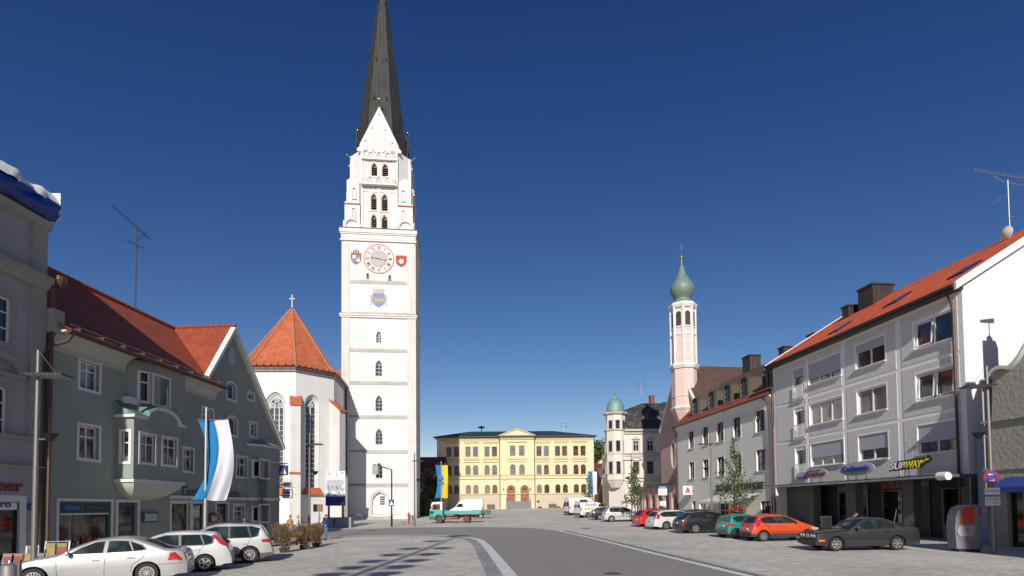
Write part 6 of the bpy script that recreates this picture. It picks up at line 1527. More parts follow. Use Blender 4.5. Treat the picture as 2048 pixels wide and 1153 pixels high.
for k in range(8):
    an = ANG_R*0+pi/8+k*pi/4; m.box(0, 0, 0, 0, 0, 0) if False else None
    c = Vector((tp.x+Rr*.985*cos(an), tp.y+Rr*.985*sin(an), 0)); m.lathe([(.2, ZT(728)), (.2, ZT(612))], 6, c)
    an2 = k*pi/4; ap = Rr*cos(pi/8); M_ = Matrix.Translation((tp.x+ap*cos(an2), tp.y+ap*sin(an2), 0)) @ Matrix.Rotation(an2+pi/2, 4, 'Z')
    h = arch(-.36, .36, ZT(655), ZT(626), 'round', n=8)
    t_ = MB(); t_.poly([(u, -.02, v) for u, v in h]); ml.add([M_ @ Vector(v) for v in t_.v], t_.f, 0)
    t_ = MB(); ringm(t_, h, scale_out(h, .16), -.07, .05); m.add([M_ @ Vector(v) for v in t_.v], t_.f)
    h = arch(-.33, .33, ZT(712), ZT(684), 'round', n=8) if k % 2 == 0 else [(.36*cos(2*pi*i/16), ZT(698)+1.0*sin(2*pi*i/16)) for i in range(16)]
    t_ = MB(); ringm(t_, h, scale_out(h, .12), -.05, .05); m.add([M_ @ Vector(v) for v in t_.v], t_.f)
    if k in (6, 4):
        h = arch(-.25, .25, ZT(706), ZT(692), 'round', n=8); t_ = MB(); t_.poly([(u, -.03, v) for u, v in h]); ml.add([M_ @ Vector(v) for v in t_.v], t_.f, 0)
    if k == 4: h = [(.22*cos(2*pi*i/12), ZT(766)+.7*sin(2*pi*i/12)) for i in range(12)]; t_ = MB(); ringm(t_, h, scale_out(h, .12), -.05, .02); t_.poly([(u, -.01, v) for u, v in h]); m.add([M_ @ Vector(v) for v in t_.v], t_.f)
m.build('turret_trim', TRIMW, B); ml.build('turret_louvre', mat('louvre_dark', (.05, .035, .03), .7, vary=.3), B)
on = [(25, 609), (20, 604), (16, 599), (15.5, 596), (19, 591), (23, 584), (24.5, 577), (23.5, 570), (19.5, 562), (14.5, 555), (10.5, 548), (7.5, 540), (5, 532), (4, 527), (5, 526), (2, 523), (1.5, 512), (1.2, 510)]
oct_l([(r_(2*w), ZT(y)) for w, y in on], seams('onion_copper', (.24, .34, .29), .55, .55, .15, var=.45, c2=(.13, .19, .16)), 'onion_dome', n=16, a0=0, smooth=30)
MB().ball((tp.x, tp.y, ZT(509)), .22).build('ball', GOLD, B, smooth=60)
m = MB(); z = ZT(509); m.box(tp.x-.04, tp.x+.04, tp.y-.04, tp.y+.04, z, z+1.9); m.box(tp.x-.04, tp.x+.04, tp.y-.3, tp.y+.3, z+1.2, z+1.28); m.box(tp.x-.04, tp.x+.04, tp.y-.2, tp.y+.2, z+1.5, z+1.57); m.build('cross', GOLD, B)
# ---- arcade in front of it
F = rf(-.1, 76.0); LA = (76-62.9)*sqrt(1+.1232**2)
B = thing('arcade', 'low pink arcade of round arches between the pharmacy and the beige corner house', 'arcade', F.o, F.a)
zt = CAMZ+2.35; hs = []
aw_ = 1.5; n = 6
for i in range(n): c = .3+LA*(i+.5)/n; hs.append(arch(c-aw_/2, c+aw_/2, G(18, 70)-.3, CAMZ+1.35, 'round', n=10))
m = MB(); wall(m, [(0, -.5), (LA, -.5), (LA, zt), (0, zt)], hs, 0, .45); m.poly([(0, 3.2, -.5), (0, 3.2, zt), (LA, 3.2, zt), (LA, 3.2, -.5)]); m.build('wall', PK, B)
m = MB(); m.hexa([(-.2, -.35, zt), (LA, -.35, zt), (LA, 3.3, zt+.5), (-.2, 3.3, zt+.5), (-.2, -.35, zt+.12), (LA, -.35, zt+.12), (LA, 3.3, zt+.65), (-.2, 3.3, zt+.65)]); m.build('roof', seams('arcade_roof', (.07, .09, .08), .6), B)
m = MB()
for i in range(n+1): c = .3+LA*i/n; m.box(max(.0, c-.3), min(LA, c+.3), -.06, -.001, G(18, 70)-.3, zt-.02) if i < n else None
m.build('pier', PK, B)
# ---- beige corner house with green domed turret
BG = plaster('beige_stone_render', (.64, .60, .53), dirt=(.8, .78, .72), amount=.3, bump=.25, streak=.5); BGD = plaster('beige_trim', (.50, .45, .38), amount=.4)
DRF = tiles('dark_slate', (.045, .042, .04), (.035, .033, .032), .3, .22, dark=.5, moss=(.16, .14, .11))
Yb = 96.0; F = Fac((1250-1024)*Yb/FPX, Yb, 0, radians(3)); WB = 11.2
B = thing('corner_house', 'beige ornate corner house with green domed turret and dark mansard roof', 'building', F.o, F.a)
hZ = lambda py, px=1290: F.uv(px, py)[1]
ze = hZ(860)
wb = []
for l, r in ((1266, 1278), (1294, 1306.5), (1324, 1336)):
    for t, b_ in ((882, 903), (923.5, 947.5), (971, 990)):
        wb.append((F.uv(l, t)[0], F.uv(r, t)[0], hZ(b_), hZ(t)))
m = MB(); wall(m, [(0, -.5), (WB, -.5), (WB, ze), (0, ze)], [rect_of(q) for q in wb], 0, .22)
m.poly([(WB, 0, -.5), (WB, 12, -.5), (WB, 12, ze), (WB, 0, ze)]); m.build('wall', BG, B)
for i, q in enumerate(wb): window(B, rect_of(q), G_BLUE, FRB if i % 3 else WHITE, .15, mull=(.5,), trans=(.68,), fw=.08, bar=.06, surround=.2, sm=BGD)
m = MB()
for py, d, h in ((861, .5, .35), (867, .25, .25), (907, .25, .2), (912, .12, .15), (955, .3, .3), (962, .2, .2), (990.0, .12, .15), (1000, .1, .15)):
    z = hZ(py); m.box(-.0, WB+.02, -d, -.001, z-h/2, z+h/2)
for l, r in ((1266, 1278), (1294, 1306.5), (1324, 1336)):
    c = (F.uv(l, 900)[0]+F.uv(r, 900)[0])/2; z = hZ(917.5); o_ = [(c+1.05*cos(pi*i/10), z-.3+.75*sin(pi*i/10)) for i in range(11)]; i_ = [(c+.8*cos(pi*i/10), z-.3+.5*sin(pi*i/10)) for i in range(11)]
    ringm(m, i_, o_, -.18, -.001)
    z = hZ(879); m.prism([(c-.8, -.2, z), (c+.8, -.2, z), (c, -.2, z+.55)], (0, .2, 0))
m.build('stone_trim', BGD, B)
zr = hZ(823); zr2 = CAMZ+(1013-804)*100/FPX
m = MB(); m.poly([(0, -.3, ze+.1), (WB, -.3, ze+.1), (WB, 1.6, zr+.3), (0, 1.6, zr+.3)]); m.poly([(WB, -.3, ze+.1), (WB+.01, 13, ze+.1), (WB+.01, 13, zr), (WB, 1.6, zr+.3)])
m.poly([(0, 1.6, zr+.3), (WB, 1.6, zr+.3), (WB, 5.0, zr2), (4.8, 5.0, zr2)]); m.poly([(0, 1.6, zr+.3), (4.8, 5, zr2), (4.8, 12, zr2), (1.6, 12, zr), (-.4, 3.4, zr+.3)]); m.poly([(4.8, 5, zr2), (WB, 5, zr2), (WB, 12, zr2), (4.8, 12, zr2)]); m.poly([(-2.2, 2.6, ze), (-.4, 3.4, zr+.3), (1.6, 12, zr), (.2, 15, ze-.6)]); m.poly([(-2.2, 2.6, ze), (0, -.3, ze+.1), (0, 1.6, zr+.3), (-.4, 3.4, zr+.3)])
m.build('roof', DRF, B)
a, b_ = F.uv(1306, 847)[0], F.uv(1315, 847)[0]; z0, z1 = hZ(852), hZ(840); kk = 1.9/(zr+.2-ze); fy = lambda z: -.3+(z-ze-.1)*kk-.06
w = MB().hexa([(a, fy(z0), z0), (b_, fy(z0), z0), (b_, fy(z0)+.2, z0), (a, fy(z0)+.2, z0), (a, fy(z1), z1), (b_, fy(z1), z1), (b_, fy(z1)+.2, z1), (a, fy(z1)+.2, z1)]).build('skylight', G_BLUE, B)
BRK = tiles('chimney_brick', (.30, .11, .07), (.24, .08, .05), .25, .08)
chimney(B, F, 1301, 1309.5, 792, 808, 1.0, 5.2, BRK); chimney(B, F, 1327, 1338, 805, 812, 1.0, 6.0, BRK)
# left side wall, running back
m = MB(); SL = Vector((-2.2, 2.6)); m.poly([(-2.2, 2.6, -.5), (.85, 22, -.5), (.85, 22, ze-1.5), (-2.2, 2.6, ze-.5)][::-1]); m.poly([(0, 0, -.5), (-.8, .6, -.5), (-2.2, 2.6, -.5), (-2.2, 2.6, ze), (-.8, .6, ze), (0, 0, ze)][::-1]) if False else None
m.poly([(0, 0, -.5), (-2.2, 2.6, -.5), (-2.2, 2.6, ze), (0, 0, ze)][::-1]); m.build('side_wall', BG, B)
m = MB()
for i in range(4):
    x_ = -2.2+3.05*(1.5+i*4)/19.4
    for z in (hZ(903), hZ(947)): m.box(x_-.06, x_+.3, 4.1+i*4, 5.2+i*4, z, z+1.9)
m.build('side_window', G_DARK, B)
# turret: octagon bay
c = (-1.15, 1.35); R0 = (1255-1215)/2*Yb/FPX*1.06
m = MB(); m.lathe([(R0*.55, hZ(975)), (R0*.98, hZ(962)), (R0, hZ(960)), (R0, ze), (R0*.93, ze), (R0*.93, hZ(823)+.0)], 8, (c[0], c[1], 0), a0=pi/8); m.build('turret', BG, B)
m = MB()
for z, k, h in ((hZ(960), 1.06, .25), (hZ(948), 1.03, .18), (hZ(908), 1.05, .25), (ze, 1.12, .4), (hZ(826), 1.16, .45)): m.lathe([(R0*(k-.08), z-h/2), (R0*k, z-h*.1), (R0*k, z+h*.2), (R0*(k-.1), z+h/2)], 8, (c[0], c[1], 0), a0=pi/8)
m.build('turret_cornice', BGD, B)
mm = MB(); mw_ = MB()
for k in range(8):
    an = k*pi/4; 
    for t, b_ in ((841, 858), (882, 903), (923.5, 947.5)):
        rr_ = R0*(.93 if t == 841 else 1.0)*cos(pi/8); M_ = Matrix.Translation((c[0]+rr_*cos(an), c[1]+rr_*sin(an), 0)) @ Matrix.Rotation(an+pi/2, 4, 'Z'); h = rect_of((-.34, .34, hZ(b_), hZ(t)))
        t_ = MB(); t_.poly([(u, -.02, v) for u, v in h]); mw_.add([M_ @ Vector(v) for v in t_.v], t_.f); t_ = MB(); ringm(t_, h, scale_out(h, .13), -.07, .03); mm.add([M_ @ Vector(v) for v in t_.v], t_.f)
mw_.build('turret_window', G_BLUE, B); mm.build('turret_window_surround', BGD, B)
dz = lambda py: hZ(py); rr2 = lambda px: px*Yb/FPX
m = MB(); m.lathe([(rr2(18.5), dz(822)), (rr2(18), dz(817)), (rr2(17), dz(810)), (rr2(14), dz(802)), (rr2(9), dz(797)), (rr2(3), dz(794.5)), (.15, dz(792)), (.1, dz(784)), (.03, dz(780))], 16, (c[0], c[1], 0)); m.build('dome', seams('dome_copper', (.20, .36, .30), .5, .55, .2, var=.4), B, smooth=35)
MB().ball((c[0], c[1], dz(785)), .22).build('ball', COPPER, B)
aerial('thin aerial on the brick chimney of the beige corner house', F.w(F.uv(1301, 790)[0], 5.6, zr2+2.0), 2.0, .2, 1.3)
face_text('Salon', F.uv(1242, 1006)[0], hZ(1006), .5, BLACK, B, out=.05, width=1.2, shear=.3)
# ---- cream building with curled gable at the right edge
PLC = plaster('cream_roughcast', (.36, .34, .28), dirt=(.8, .8, .75), amount=.35, bump=1.2, streak=.6, bscale=5)
F = rf(-.9, 26.3); CWd = 40.0
B = thing('cream_gabled_house', 'cream roughcast house with curled white coping at the right edge', 'building', F.o, F.a)
zc = lambda px, py: F.uv(px, py)
pts_top = [zc(1985, 752), zc(1990, 745), zc(2000, 738), zc(2013, 737), zc(2022, 739), zc(2032, 730), zc(2043, 716), zc(2052, 700)]
pts_top = [(max(0, u), v) for u, v in pts_top]
tu_, tz_ = pts_top[-1]
top_ = pts_top+[(tu_+1.2, tz_+1.6), (tu_+2.6, tz_+2.6), (tu_+4.0, tz_+1.6), (tu_+6, tz_-1.0), (14, tz_-1.2), (CWd, tz_-1.2)]
dr = [F.uv(2018, 1090)[0], F.uv(2050, 1090)[0], 0, F.uv(2018, 985)[1]]
m = MB(); wall(m, [(0, -.5), (CWd, -.5)]+top_[::-1], [rect_of((dr[0], dr[1], .1, dr[3]))], 0, .3)
m.poly([(0, 0, -.5), (0, 12, -.5), (0, 12, pts_top[0][1]), (0, 0, pts_top[0][1])][::-1]); m.poly([(CWd, 0, -.5), (CWd, 0, 7), (CWd, 12, 7), (CWd, 12, -.5)]); m.build('wall', PLC, B)
m = MB(); R = []
for i, (u, v) in enumerate(top_[:10]):
    R.append([(u, -.22, v-.02), (u, -.22, v+.13), (u, .3, v+.13), (u, .3, v-.02)])
m.rings(R, True, True); m.build('coping', TRIMW, B, smooth=40)
m = MB(); v1 = F.uv(2000, 841)[1]; v2 = F.uv(2000, 938)[1]; m.box(-.02, CWd, -.12, -.001, v1-.04, v1+.04); m.box(-.03, CWd, -.07, -.001, v2-.06, v2+.06); m.build('ledge', PLC, B)
window(B, rect_of((dr[0], dr[1], .1, dr[3])), G_DARK, FRD, .25, name='door')
m = MB(); m.poly([(0, .3, pts_top[0][1]-.3), (0, 12, pts_top[0][1]-.3), (14, 12, 9), (14, .3, tz_-1.2)]) if False else None
m.box(.0, CWd, .3, 12, 6.2, 6.6); ur = 6.0; m.poly([(1.9, .3, 8.4), (1.9, 12, 8.4), (ur, 12, 12.4), (ur, .3, 12.4)]); m.poly([(ur, .3, 12.4), (ur, 12, 12.4), (10.5, 12, 7.4), (10.5, .3, 7.4)]); m.poly([(1.9, 12, 6.6), (1.9, 12, 8.4), (ur, 12, 12.4), (10.5, 12, 7.4), (10.5, 12, 6.6)]); m.poly([(1.9, .3, 6.6), (1.9, .3, 8.4), (1.9, 12, 8.4), (1.9, 12, 6.6)]); m.poly([(1.9, .3, 6.6), (1.9, .3, 8.4), (ur, .3, 12.4), (10.5, .3, 7.4), (10.5, .3, 6.6)]); m.build('roof', TILE_BR, B)
m = MB(); ua, ub_ = F.uv(2012, 965)[0], CWd*.2; za_ = F.uv(2012, 962)[1]; m.hexa([(ua, -.9, za_-.35), (ub_, -.9, za_-.35), (ub_, -.02, za_+.1), (ua, -.02, za_+.1), (ua, -.9, za_-.3), (ub_, -.9, za_-.3), (ub_, -.02, za_+.15), (ua, -.02, za_+.15)])
k = ua
while k < ub_: m.prism([(k, -.92, za_-.32), (k+.2, -.92, za_-.32), (k+.2, -.92, za_-.5), (k+.1, -.92, za_-.56), (k, -.92, za_-.5)], (0, .02, 0)); k += .2
m.build('awning', mat('awning_blue', (.02, .05, .22), .7), B)
m = MB(); m.box(-.01, .02, -.3, 0, 4, 4.05) if False else None
# chimney with weather vane (throws its shadow on the white gable)
u_v = 2.1; dz_ = 2.5
m = MB(); m.box(u_v, u_v+.75, 1.25, 2.0, 6.5, 9.9+dz_); ch = m.build('chimney', PLC, B); m = MB(); m.lathe([(.001, 9.9), (.16, 10.0), (.18, 10.2), (.001, 10.4)], 8, (u_v+.37, 1.6, dz_)); m.tube([(u_v+.37, 1.6, 10.2+dz_), (u_v+.37, 1.6, 11.2+dz_)], .03, 5); m.prism([(u_v+.37, 1.1, 11.0+dz_), (u_v+.37, 1.9, 11.0+dz_), (u_v+.37, 1.9, 11.25+dz_), (u_v+.37, 1.1, 11.15+dz_)], (.03, 0, 0)); m.build('weather_vane', DARKM, ch)
# passage wall between the two
F = rf(.3, 27.95)
B = tag(MB().box(0, 1.7, 0, .3, -.5, F.uv(1965, 865)[1]).build('passage_wall', plaster('passage_blue_grey', (.34, .38, .46), amount=.3)), 'narrow bluish wall closing the gap beside the cream house', 'wall')
B.matrix_world = F.M @ Matrix.Rotation(0, 4, 'Z')
# ---- houses behind the camera that shade the right-hand pavement
sb_ = simple_house('tall house behind the viewpoint on the right', (16.9, -24, 0), 0, 20, 20, 16.0, 16.6, PLC, TILE_BR)
# ================================================================ VEHICLES
TYRE = mat('tyre_rubber', (.018, .017, .017), .75, vary=.1); RIM = mat('wheel_silver', (.55, .55, .56), .3, .8, vary=.05); RIMD = mat('wheel_dark', (.03, .03, .032), .5, vary=0)
CGL = glass('car_glass', (.012, .018, .018), rough=.015, curtain=(.04, .05, .05), thr=.55, scale=1.5); CGL.node_tree.nodes['Principled BSDF'].inputs['Coat Weight'].default_value = 0; CGL.node_tree.nodes['Principled BSDF'].inputs['Specular IOR Level'].default_value = .5; CTR = mat('car_black_trim', (.012, .012, .013), .35, vary=0)
LRED = mat('lamp_red', (.45, .01, .012), .15, vary=0, coat=1); LCLR = mat('lamp_clear', (.55, .56, .58), .12, .3, vary=0, coat=1); LORG = mat('lamp_orange', (.6, .16, .02), .2, vary=0, coat=1)
PLT = mat('plate_white', (.6, .61, .62), .4, vary=0)
def paint(name, col, metal=.35): return mat(name, col, .38, metal, vary=.04, scale=3, coat=.6)
def lerp_(pts, x):
    if x <= pts[0][0]: return pts[0][1]
    for (a, za), (b, zb) in zip(pts, pts[1:]):
        if x <= b: return za+(zb-za)*(x-a)/max(1e-6, b-a)
    return pts[-1][1]
def wheel(par, x, y, r, w, n=7, side=1, rimmat=None, hub=.64):
    t = MB(); pr = [(r*hub, -w/2), (r*.94, -w/2), (r, -w*.32), (r, w*.32), (r*.94, w/2), (r*hub, w/2)]
    t.lathe(pr, 28, cap=False); t.v = [(x+a, y+c, r+b) for a, b, c in t.v]; ty = t.build('wheel', TYRE, par, smooth=40)
    yo = y+side*w*.46; m = MB(); R = r*hub
    def ring(r0, r1, y0, mi=0, k=24): m.add([(x+q*cos(2*pi*i/k), yo+side*y0, r+q*sin(2*pi*i/k)) for q in (r0, r1) for i in range(k)], [(i, (i+1) % k, (i+1) % k+k, i+k) for i in range(k)], mi)
    ring(.001, R*1.02, -.05, 1); ring(R*.86, R*1.02, 0.0); ring(.001, R*.24, .005)
    for i in range(n):
        a = 2*pi*i/n; h = pi/n*.52
        m.add([(x+q*cos(b), yo+side*d, r+q*sin(b)) for q, b, d in ((R*.15, a-h*1.6, .004), (R*.15, a+h*1.6, .004), (R*.9, a+h*.75, -.002), (R*.9, a-h*.75, -.002))], [(0, 1, 2, 3)], 0)
    m.build('rim', [rimmat or RIM, RIMD], ty)
class Car:
    """body skinned from a side outline; x runs from the nose (0) to the tail (L)"""
    def __init__(s, name, label, cat, L, W, top, belt, wheels, r, pm, loc, heading, tumble=.26, sill=.2, trim=None, pf=(.22, .9), pr=(.14, .6), low=None, group=None, lowz=.42, bulge=.05):
        s.L, s.W, s.top_, s.belt_, s.wh, s.r, s.tum, s.sill, s.pf, s.pr, s.bulge = L, W, top, belt, wheels, r, tumble, sill, pf, pr, bulge
        s.o = thing(name, label, cat, loc, heading, group); s.pm = pm; s.low = low; s.lowz = lowz
        s.body()
        for x in wheels:
            for sd in (1, -1): wheel(s.o, L/2-x, sd*(W/2-.105), r, .2, side=sd, n=s.spokes if hasattr(s, 'spokes') else 7)
    spokes = 7
    def top(s, x): return (lerp_(s.top_, x-.05)+2*lerp_(s.top_, x)+lerp_(s.top_, x+.05))/4 if .06 < x < s.L-.06 else lerp_(s.top_, x)
    def belt(s, x): return lerp_(s.belt_, x)
    def plan(s, x):
        k, a = s.pf; f = 1-k*(1-x/a)**2.6 if x < a else 1
        k, a = s.pr; d = s.L-x; g = 1-k*(1-d/a)**2.6 if d < a else 1
        return f*g
    def hw(s, x, z):
        w = s.W/2*s.plan(x); zb = s.belt(x)
        if z <= zb: t = (z-.55)/max(.3, zb-.55); return w*(1-s.bulge*min(1, abs(t))**2.2) if z > .55 else w*(1-.03*((.55-z)/.35)**2)
        return w*(1-s.bulge)-s.tum*(z-zb)-.10*max(0, z-zb)**2
    def low_z(s, x):
        ra = s.r+.055
        for w in s.wh:
            if abs(x-w) < ra: return s.r+sqrt(max(0, ra*ra-(x-w)**2))*.98
        return s.sill+(.06 if x < .35 or x > s.L-.35 else 0)
    def body(s):
        xs = set(round(s.L*i/36, 3) for i in range(37))
        ra = s.r+.055
        for w in s.wh: xs |= set(round(w+ra*k, 3) for k in (-1, -.97, -.85, -.6, -.3, 0, .3, .6, .85, .97, 1)); xs |= {round(w-ra-.012, 3), round(w+ra+.012, 3)}
        xs |= set(round(p[0], 3) for p in s.top_)
        xs = sorted(x for x in xs if 0 <= x <= s.L); s.xs = xs
        R = []
        for x in xs:
            zt = s.top(x); zl = s.low_z(x); zb = min(s.belt(x), zt-.05); rr = min(.07, (zt-zl)*.3); yt = s.hw(x, zt-rr)
            cr = .035 if zt > s.belt(x)+.2 else .03
            pts = [(0, zt+cr), (yt*.4, zt+cr*.8), (yt*.72, zt+cr*.35), (yt-.07, zt-rr*.12), (yt-.02, zt-rr*.5), (yt, zt-rr)]
            zb2 = min(zb, zt-rr-.01)
            for k in (1, 2, 3): z = (zt-rr)+(zb2-(zt-rr))*k/3; pts.append((s.hw(x, z), z))
            zs_ = max(zl+.002, min(s.lowz, zb2-.02)) if s.low else zb2+(zl-zb2)*.6
            for k in (1, 2, 3, 4, 5): z = zb2+(zs_-zb2)*k/3 if k < 4 else zs_+(zl-zs_)*(k-3)/2; pts.append((s.hw(x, z), z))
            yl = s.hw(x, zl); pts += [(yl-.26, zl), (yl-.26, s.sill+.02), (0, s.sill+.02)]
            X = s.L/2-x
            R.append([(X, y, z) for y, z in pts]+[(X, -y, z) for y, z in pts[-2:0:-1]])
        m = MB(); n = len(R[0]); nh = 17
        for i in range(len(R)-1):
            for j in range(n):
                a = i*n+j; b_ = i*n+(j+1) % n; jj = j if j < nh-1 else n-1-j
                mi = 1 if jj >= 13 else 0
                if s.low and mi == 0:
                    if 11 <= jj < 13: mi = 2
                m.f.append((a, b_, b_+n, a+n)); m.mi.append(mi)
        m.v = [p for r in R for p in r]; m.f += [tuple(range(n))[::-1], tuple(range((len(R)-1)*n, len(R)*n))]; m.mi += [2 if s.low else 0]*2
        s.body_o = m.build('body', [s.pm, CTR, s.low or s.pm], s.o, smooth=38)
    # patches lying on the skin
    def side(s, pts, mt, name, both=True, off=.006, par=None, sub=4):
        for sd in ((1, -1) if both else (1,)):
            m = MB(); q = [Vector(p) for p in pts]; c = sum(q, Vector((0, 0)))/len(q); rings = []
            for k in range(sub, 0, -1): rings.append([c+(p-c)*k/sub for p in q])
            f3 = lambda p: (s.L/2-p.x, sd*(s.hw(p.x, p.y)+off), p.y)
            if sub > 1: m.rings([[f3(p) for p in r] for r in rings], True, False)
            m.poly([f3(p) for p in rings[-1]]); m.build(name, mt, par or s.o, smooth=30)
    def line(s, pts, mt=None, w=.012, name='panel_gap', off=.003):
        for sd in (1, -1):
            m = MB()
            for a, b_ in zip(pts, pts[1:]):
                a, b_ = Vector(a), Vector(b_); n_ = 6; d = (b_-a).normalized(); t = Vector((-d.y, d.x))*w/2
                for k in range(n_):
                    p, q = a.lerp(b_, k/n_), a.lerp(b_, (k+1)/n_); m.add([(s.L/2-v.x, sd*(s.hw(v.x, v.y)+off), v.y) for v in (p-t, p+t, q+t, q-t)], [(0, 1, 2, 3)])
            m.build(name, mt or CTR, s.o)
    def end_x(s, y, z, rear=True):
        seq = s.xs[::-1] if rear else s.xs; lo, hi = None, None
        fine = [s.L-i*.01 for i in range(int(s.L/.01))] if rear else [i*.01 for i in range(int(s.L/.01))]
        for x in fine:
            if s.top(x)-.004+.035*max(0, 1-(y/max(.1, s.hw(x, z)))**2) >= z and s.hw(x, z) >= abs(y): return x
        return s.L/2
    def end(s, y0, y1, z0, z1, mt, name, rear=True, ny=6, nz=5, off=.02, mirror=False, y0t=None, y1t=None, par=None):
        y0t = y0 if y0t is None else y0t; y1t = y1 if y1t is None else y1t
        for sg in ((1, -1) if mirror else (1,)):
            R = []
            for i in range(nz+1):
                z = z0+(z1-z0)*i/nz; a = y0+(y0t-y0)*i/nz; b_ = y1+(y1t-y1)*i/nz
                R.append([(s.L/2-(s.end_x(a+(b_-a)*j/ny, z, rear)+(off if rear else -off)), sg*(a+(b_-a)*j/ny), z+off*.5) for j in range(ny+1)])
            MB().rings(R, False, False).build(name, mt, par or s.o, smooth=40)
    def mirror(s, x, z, mt=None):
        for sd in (1, -1):
            y = s.hw(x, z); m = MB(); m.lathe([(.02, -.1), (.075, -.08), (.09, 0), (.08, .08), (.02, .1)], 8); m.v = [(s.L/2-x-a*.7, sd*(y+.11)+c, z+.04+b*.8) for a, b, c in m.v]; m.build('mirror', mt or s.pm, s.o, smooth=50)
    def handle(s, x, z, mt=None):
        for sd in (1, -1): y = s.hw(x, z); MB().box(s.L/2-x-.09, s.L/2-x+.09, min(sd*y, sd*(y+.03)), max(sd*y, sd*(y+.03)), z-.016, z+.016).build('handle', mt or s.pm, s.o)
    def plate(s, z, rear=True, w=.52):
        x = s.end_x(0, z, rear); X = s.L/2-x; d = -.03 if rear else .03
        p = MB().box(min(X, X+d)-.01, max(X, X+d)+.01, -w/2, w/2, z-.055, z+.055).build('number_plate', PLT, s.o)
        xx = X+d+(-.012 if rear else .012); m = MB()
        for y0_, y1_ in ((-.19, -.13), (-.11, -.06), (-.02, .03), (.05, .10), (.13, .18)): m.box(xx-.001, xx+.001, y0_, y1_, z-.03, z+.03)
        m.build('characters', BLACK, p)
    def grille(s, y, z0, z1, mt, rear=False): s.end(-y, y, z0, z1, mt, 'grille', rear)
def anchor(px_, py_): return gp(px_, py_)
def place(c, px_, py_, local):   # put the car so that a point of it (local x,y) stands where the photo shows it
    g_ = gp(px_, py_); h = c.o.rotation_euler.z; dx = local[0]*cos(h)-local[1]*sin(h); dy = local[0]*sin(h)+local[1]*cos(h)
    X, Y = g_.x-dx, g_.y-dy; c.o.location = (X, Y, G(X, Y)+.005)
    sx = (G(X+1, Y)-G(X-1, Y))/2; sy = (G(X, Y+1)-G(X, Y-1))/2
    c.o.rotation_euler.y = -(sx*cos(h)+sy*sin(h))
SILV = paint('silver_paint', (.40, .405, .40), .25); WHT = paint('white_car_paint', (.52, .525, .52), .0); SIL2 = paint('light_silver_paint', (.44, .44, .425), .2)
H = radians
# --- silver saloon, left foreground
c = Car('parked_car', 'large silver saloon with many-holed wheels, nearest the left corner', 'car', 4.82, 1.82,
  [(0, .52), (.04, .68), (.25, .76), (.9, .90), (1.42, .98), (1.9, 1.22), (2.35, 1.40), (2.9, 1.45), (3.35, 1.42), (3.8, 1.24), (4.2, 1.06), (4.6, 1.02), (4.74, .96), (4.8, .72), (4.82, .50)],
  [(0, .75), (1.3, .90), (4.2, 1.0), (4.82, .95)], (.88, 3.73), .325, SILV, (0, 0, 0), 0, group='cars parked on the square'); c.spokes = 14
for o in [k for k in kids(c.o) if k.name.startswith('wheel')]: pass
c.o.rotation_euler.z = pi+H(22)
place(c, 293, 1168.5, (4.82/2-3.73, -.91) if False else (4.82/2-3.73, .91))
def sedan_bits(c, gl, door_x, trunk=None):
    c.side(gl[0], CTR, 'window_trim', off=.004); 
    for g_ in gl[1:]: c.side(g_, CGL, 'window', off=.009)
c.side([(1.62, .985), (1.98, 1.2), (2.35, 1.35), (2.85, 1.39), (3.3, 1.36), (3.62, 1.22), (3.75, 1.06), (3.6, 1.02)], CTR, 'window_trim', off=.004)
c.side([(1.72, 1.0), (2.02, 1.19), (2.38, 1.335), (2.62, 1.36), (2.58, 1.01)], CGL, 'window', off=.010); c.side([(2.68, 1.01), (2.72, 1.36), (2.9, 1.365), (3.22, 1.34), (3.34, 1.03)], CGL, 'window', off=.010); c.side([(3.38, 1.03), (3.28, 1.33), (3.58, 1.2), (3.7, 1.07)], CGL, 'window', off=.010)
c.end(-.60, .60, .99, 1.36, CGL, 'windscreen', rear=False, y0t=-.5, y1t=.5, ny=8); c.end(-.60, .60, 1.06, 1.34, CGL, 'rear_window', y0t=-.50, y1t=.50, ny=8)
c.line([(1.45, .35), (1.42, .93)]); c.line([(2.64, .99), (2.62, .35)]); c.line([(3.72, 1.02), (3.62, .8), (3.35, .62), (3.3, .4)]); c.line([(.95+.4, .56), (3.25, .58)], SILV, .035, 'side_moulding', .008)
c.handle(2.4, .80); c.handle(3.3, .83); c.mirror(1.72, .98)
c.side([(4.36, .93), (4.5, .95), (4.7, .72), (4.68, .66), (4.3, .70)], LRED, 'tail_lamp', off=.008); c.end(.52, .80, .68, .90, LRED, 'tail_lamp', mirror=True); c.plate(.80)
c.side([(.1, .62), (.12, .72), (.45, .78), (.42, .66)], LCLR, 'headlight', off=.008); c.line([(3.9, .58), (4.75, .60)], CTR, .01)
# rebuild wheels of this car with many spokes
def rewheel(c, n, rm=None):
    for k in kids(c.o):
        if k.name.startswith('wheel'):
            for g_ in kids(k): bpy.data.objects.remove(g_)
            bpy.data.objects.remove(k)
    for x in c.wh:
        for sd in (1, -1): wheel(c.o, c.L/2-x, sd*(c.W/2-.105), c.r, .2, side=sd, n=n, rimmat=rm)
rewheel(c, 14)
